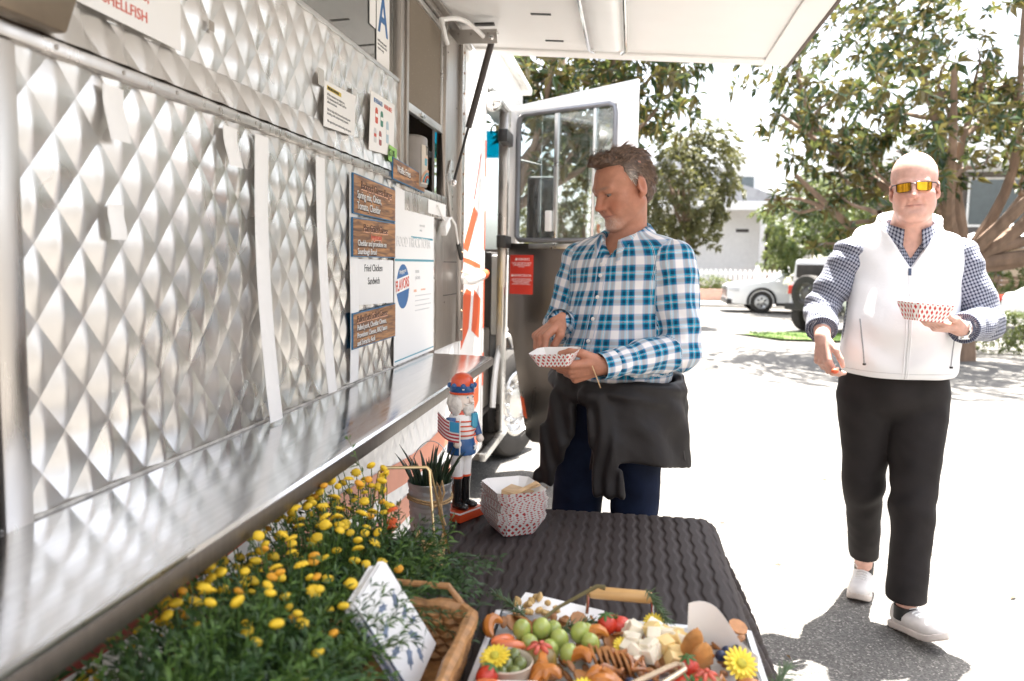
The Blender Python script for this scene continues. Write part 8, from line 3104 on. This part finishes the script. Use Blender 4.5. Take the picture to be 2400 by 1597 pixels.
for k in range(nrib):
    a0, a1 = 2 * PI * k / nrib, 2 * PI * (k + 1) / nrib
    for i in range(4):
        r0, r1 = 2.2 * i / 4, 2.2 * (i + 1) / 4
        z0, z1 = 2.75 - 0.62 * (i / 4) ** 1.3, 2.75 - 0.62 * ((i + 1) / 4) ** 1.3
        g.add([(9.9 + r0 * math.cos(a0), 22 + r0 * math.sin(a0), z0), (9.9 + r1 * math.cos(a0), 22 + r1 * math.sin(a0), z1), (9.9 + r1 * math.cos(a1), 22 + r1 * math.sin(a1), z1), (9.9 + r0 * math.cos(a1), 22 + r0 * math.sin(a1), z0)], [(0, 1, 2, 3)])
build('canopy', g, M_HWALL, um)
build('pole', MB().tube([(9.9, 22, 0), (9.9, 22, 2.7)], 0.035, 8), M_BARK, um)
bush('dense_shrub', 'low garden shrub at the foot of the slat fence', 'shrub', (8.9, 21.5, 1.3), (0.9, 0.6, 0.7), 260, 0.13, M_SHRUB, trunk=0.03, per=7)

# buildings added out of view to tone the reflections in the steel
sb_ = thing('reflection_stucco_block', 'added tan stucco building, out of view, there to tone the steel reflections', 'building', (11, -2, 0))
build('wall', MB().bx(11.0, 18, -22, 9.0, 0, 5.2), mat('tan_stucco', (0.50, 0.42, 0.34), 0.85, var=0.15, vscale=1.5), sb_)
for k in range(6):
    w_ = build('window', MB().bx(10.93, 10.99, -20 + 4.8 * k, -17 + 4.8 * k, 0.4, 2.9), M_DARK, sb_)
    build('pane', MB().bx(10.90, 10.925, -19.9 + 4.8 * k, -17.1 + 4.8 * k, 0.5, 2.8), M_WIN, w_)
build('parapet', MB().bx(10.9, 11.3, -22.1, 9.1, 5.2, 5.6), M_BROWN, sb_)
bb_ = thing('reflection_brick_block', 'added pale brick building behind the camera, there to tone the steel reflections', 'building', (0, -14, 0))
build('wall', MB().bx(-14, 10.5, -20, -14, 0, 6), mat('pale_brick_wall', (0.42, 0.34, 0.28), 0.85, var=0.25, vscale=2), bb_)
for k in range(5):
    w_ = build('window', MB().bx(-12 + 4.4 * k, -9.6 + 4.4 * k, -13.99, -13.93, 0.8, 3.2), M_HWALL, bb_)
    build('pane', MB().bx(-11.9 + 4.4 * k, -9.7 + 4.4 * k, -13.925, -13.90, 0.9, 3.1), M_WIN, w_)

# dry leaves blown over the asphalt
M_DRY = mat('dry_leaf', (0.12, 0.075, 0.035), 0.8, var=0.4, vscale=40)
places = ['by the truck wheel', 'beyond the plaid man', 'left of the bald man', 'right of the bald man', 'in the open road', 'near the table corner']
spots = [(0.55, 4.5, 5), (0.75, 3.9, 5), (0.62, 2.95, 5), (1.55, 4.2, 3), (1.72, 3.7, 3), (1.62, 3.3, 3), (1.35, 5.6, 3), (0.35, 6.5, 1), (0.7, 7.4, 1), (1.9, 6.4, 4), (2.4, 8.2, 4), (0.88, 2.8, 2), (-0.55, 5.3, 0), (-0.5, 5.0, 0)]
for k, (x, y, w_) in enumerate(spots):
    g = MB()
    a = random.uniform(0, 6)
    L = random.uniform(0.014, 0.03)
    g.add([(x + L * math.cos(a), y + L * math.sin(a), 0.006), (x - 0.3 * L * math.sin(a), y + 0.3 * L * math.cos(a), 0.012), (x - L * math.cos(a), y - L * math.sin(a), 0.005), (x + 0.3 * L * math.sin(a), y - 0.3 * L * math.cos(a), 0.010)], [(0, 1, 2), (0, 2, 3)])
    tag(build('fallen_leaf', g, M_DRY, None), 'small dry brown leaf on the asphalt ' + places[w_], 'leaf', 'dry leaves ' + places[w_])
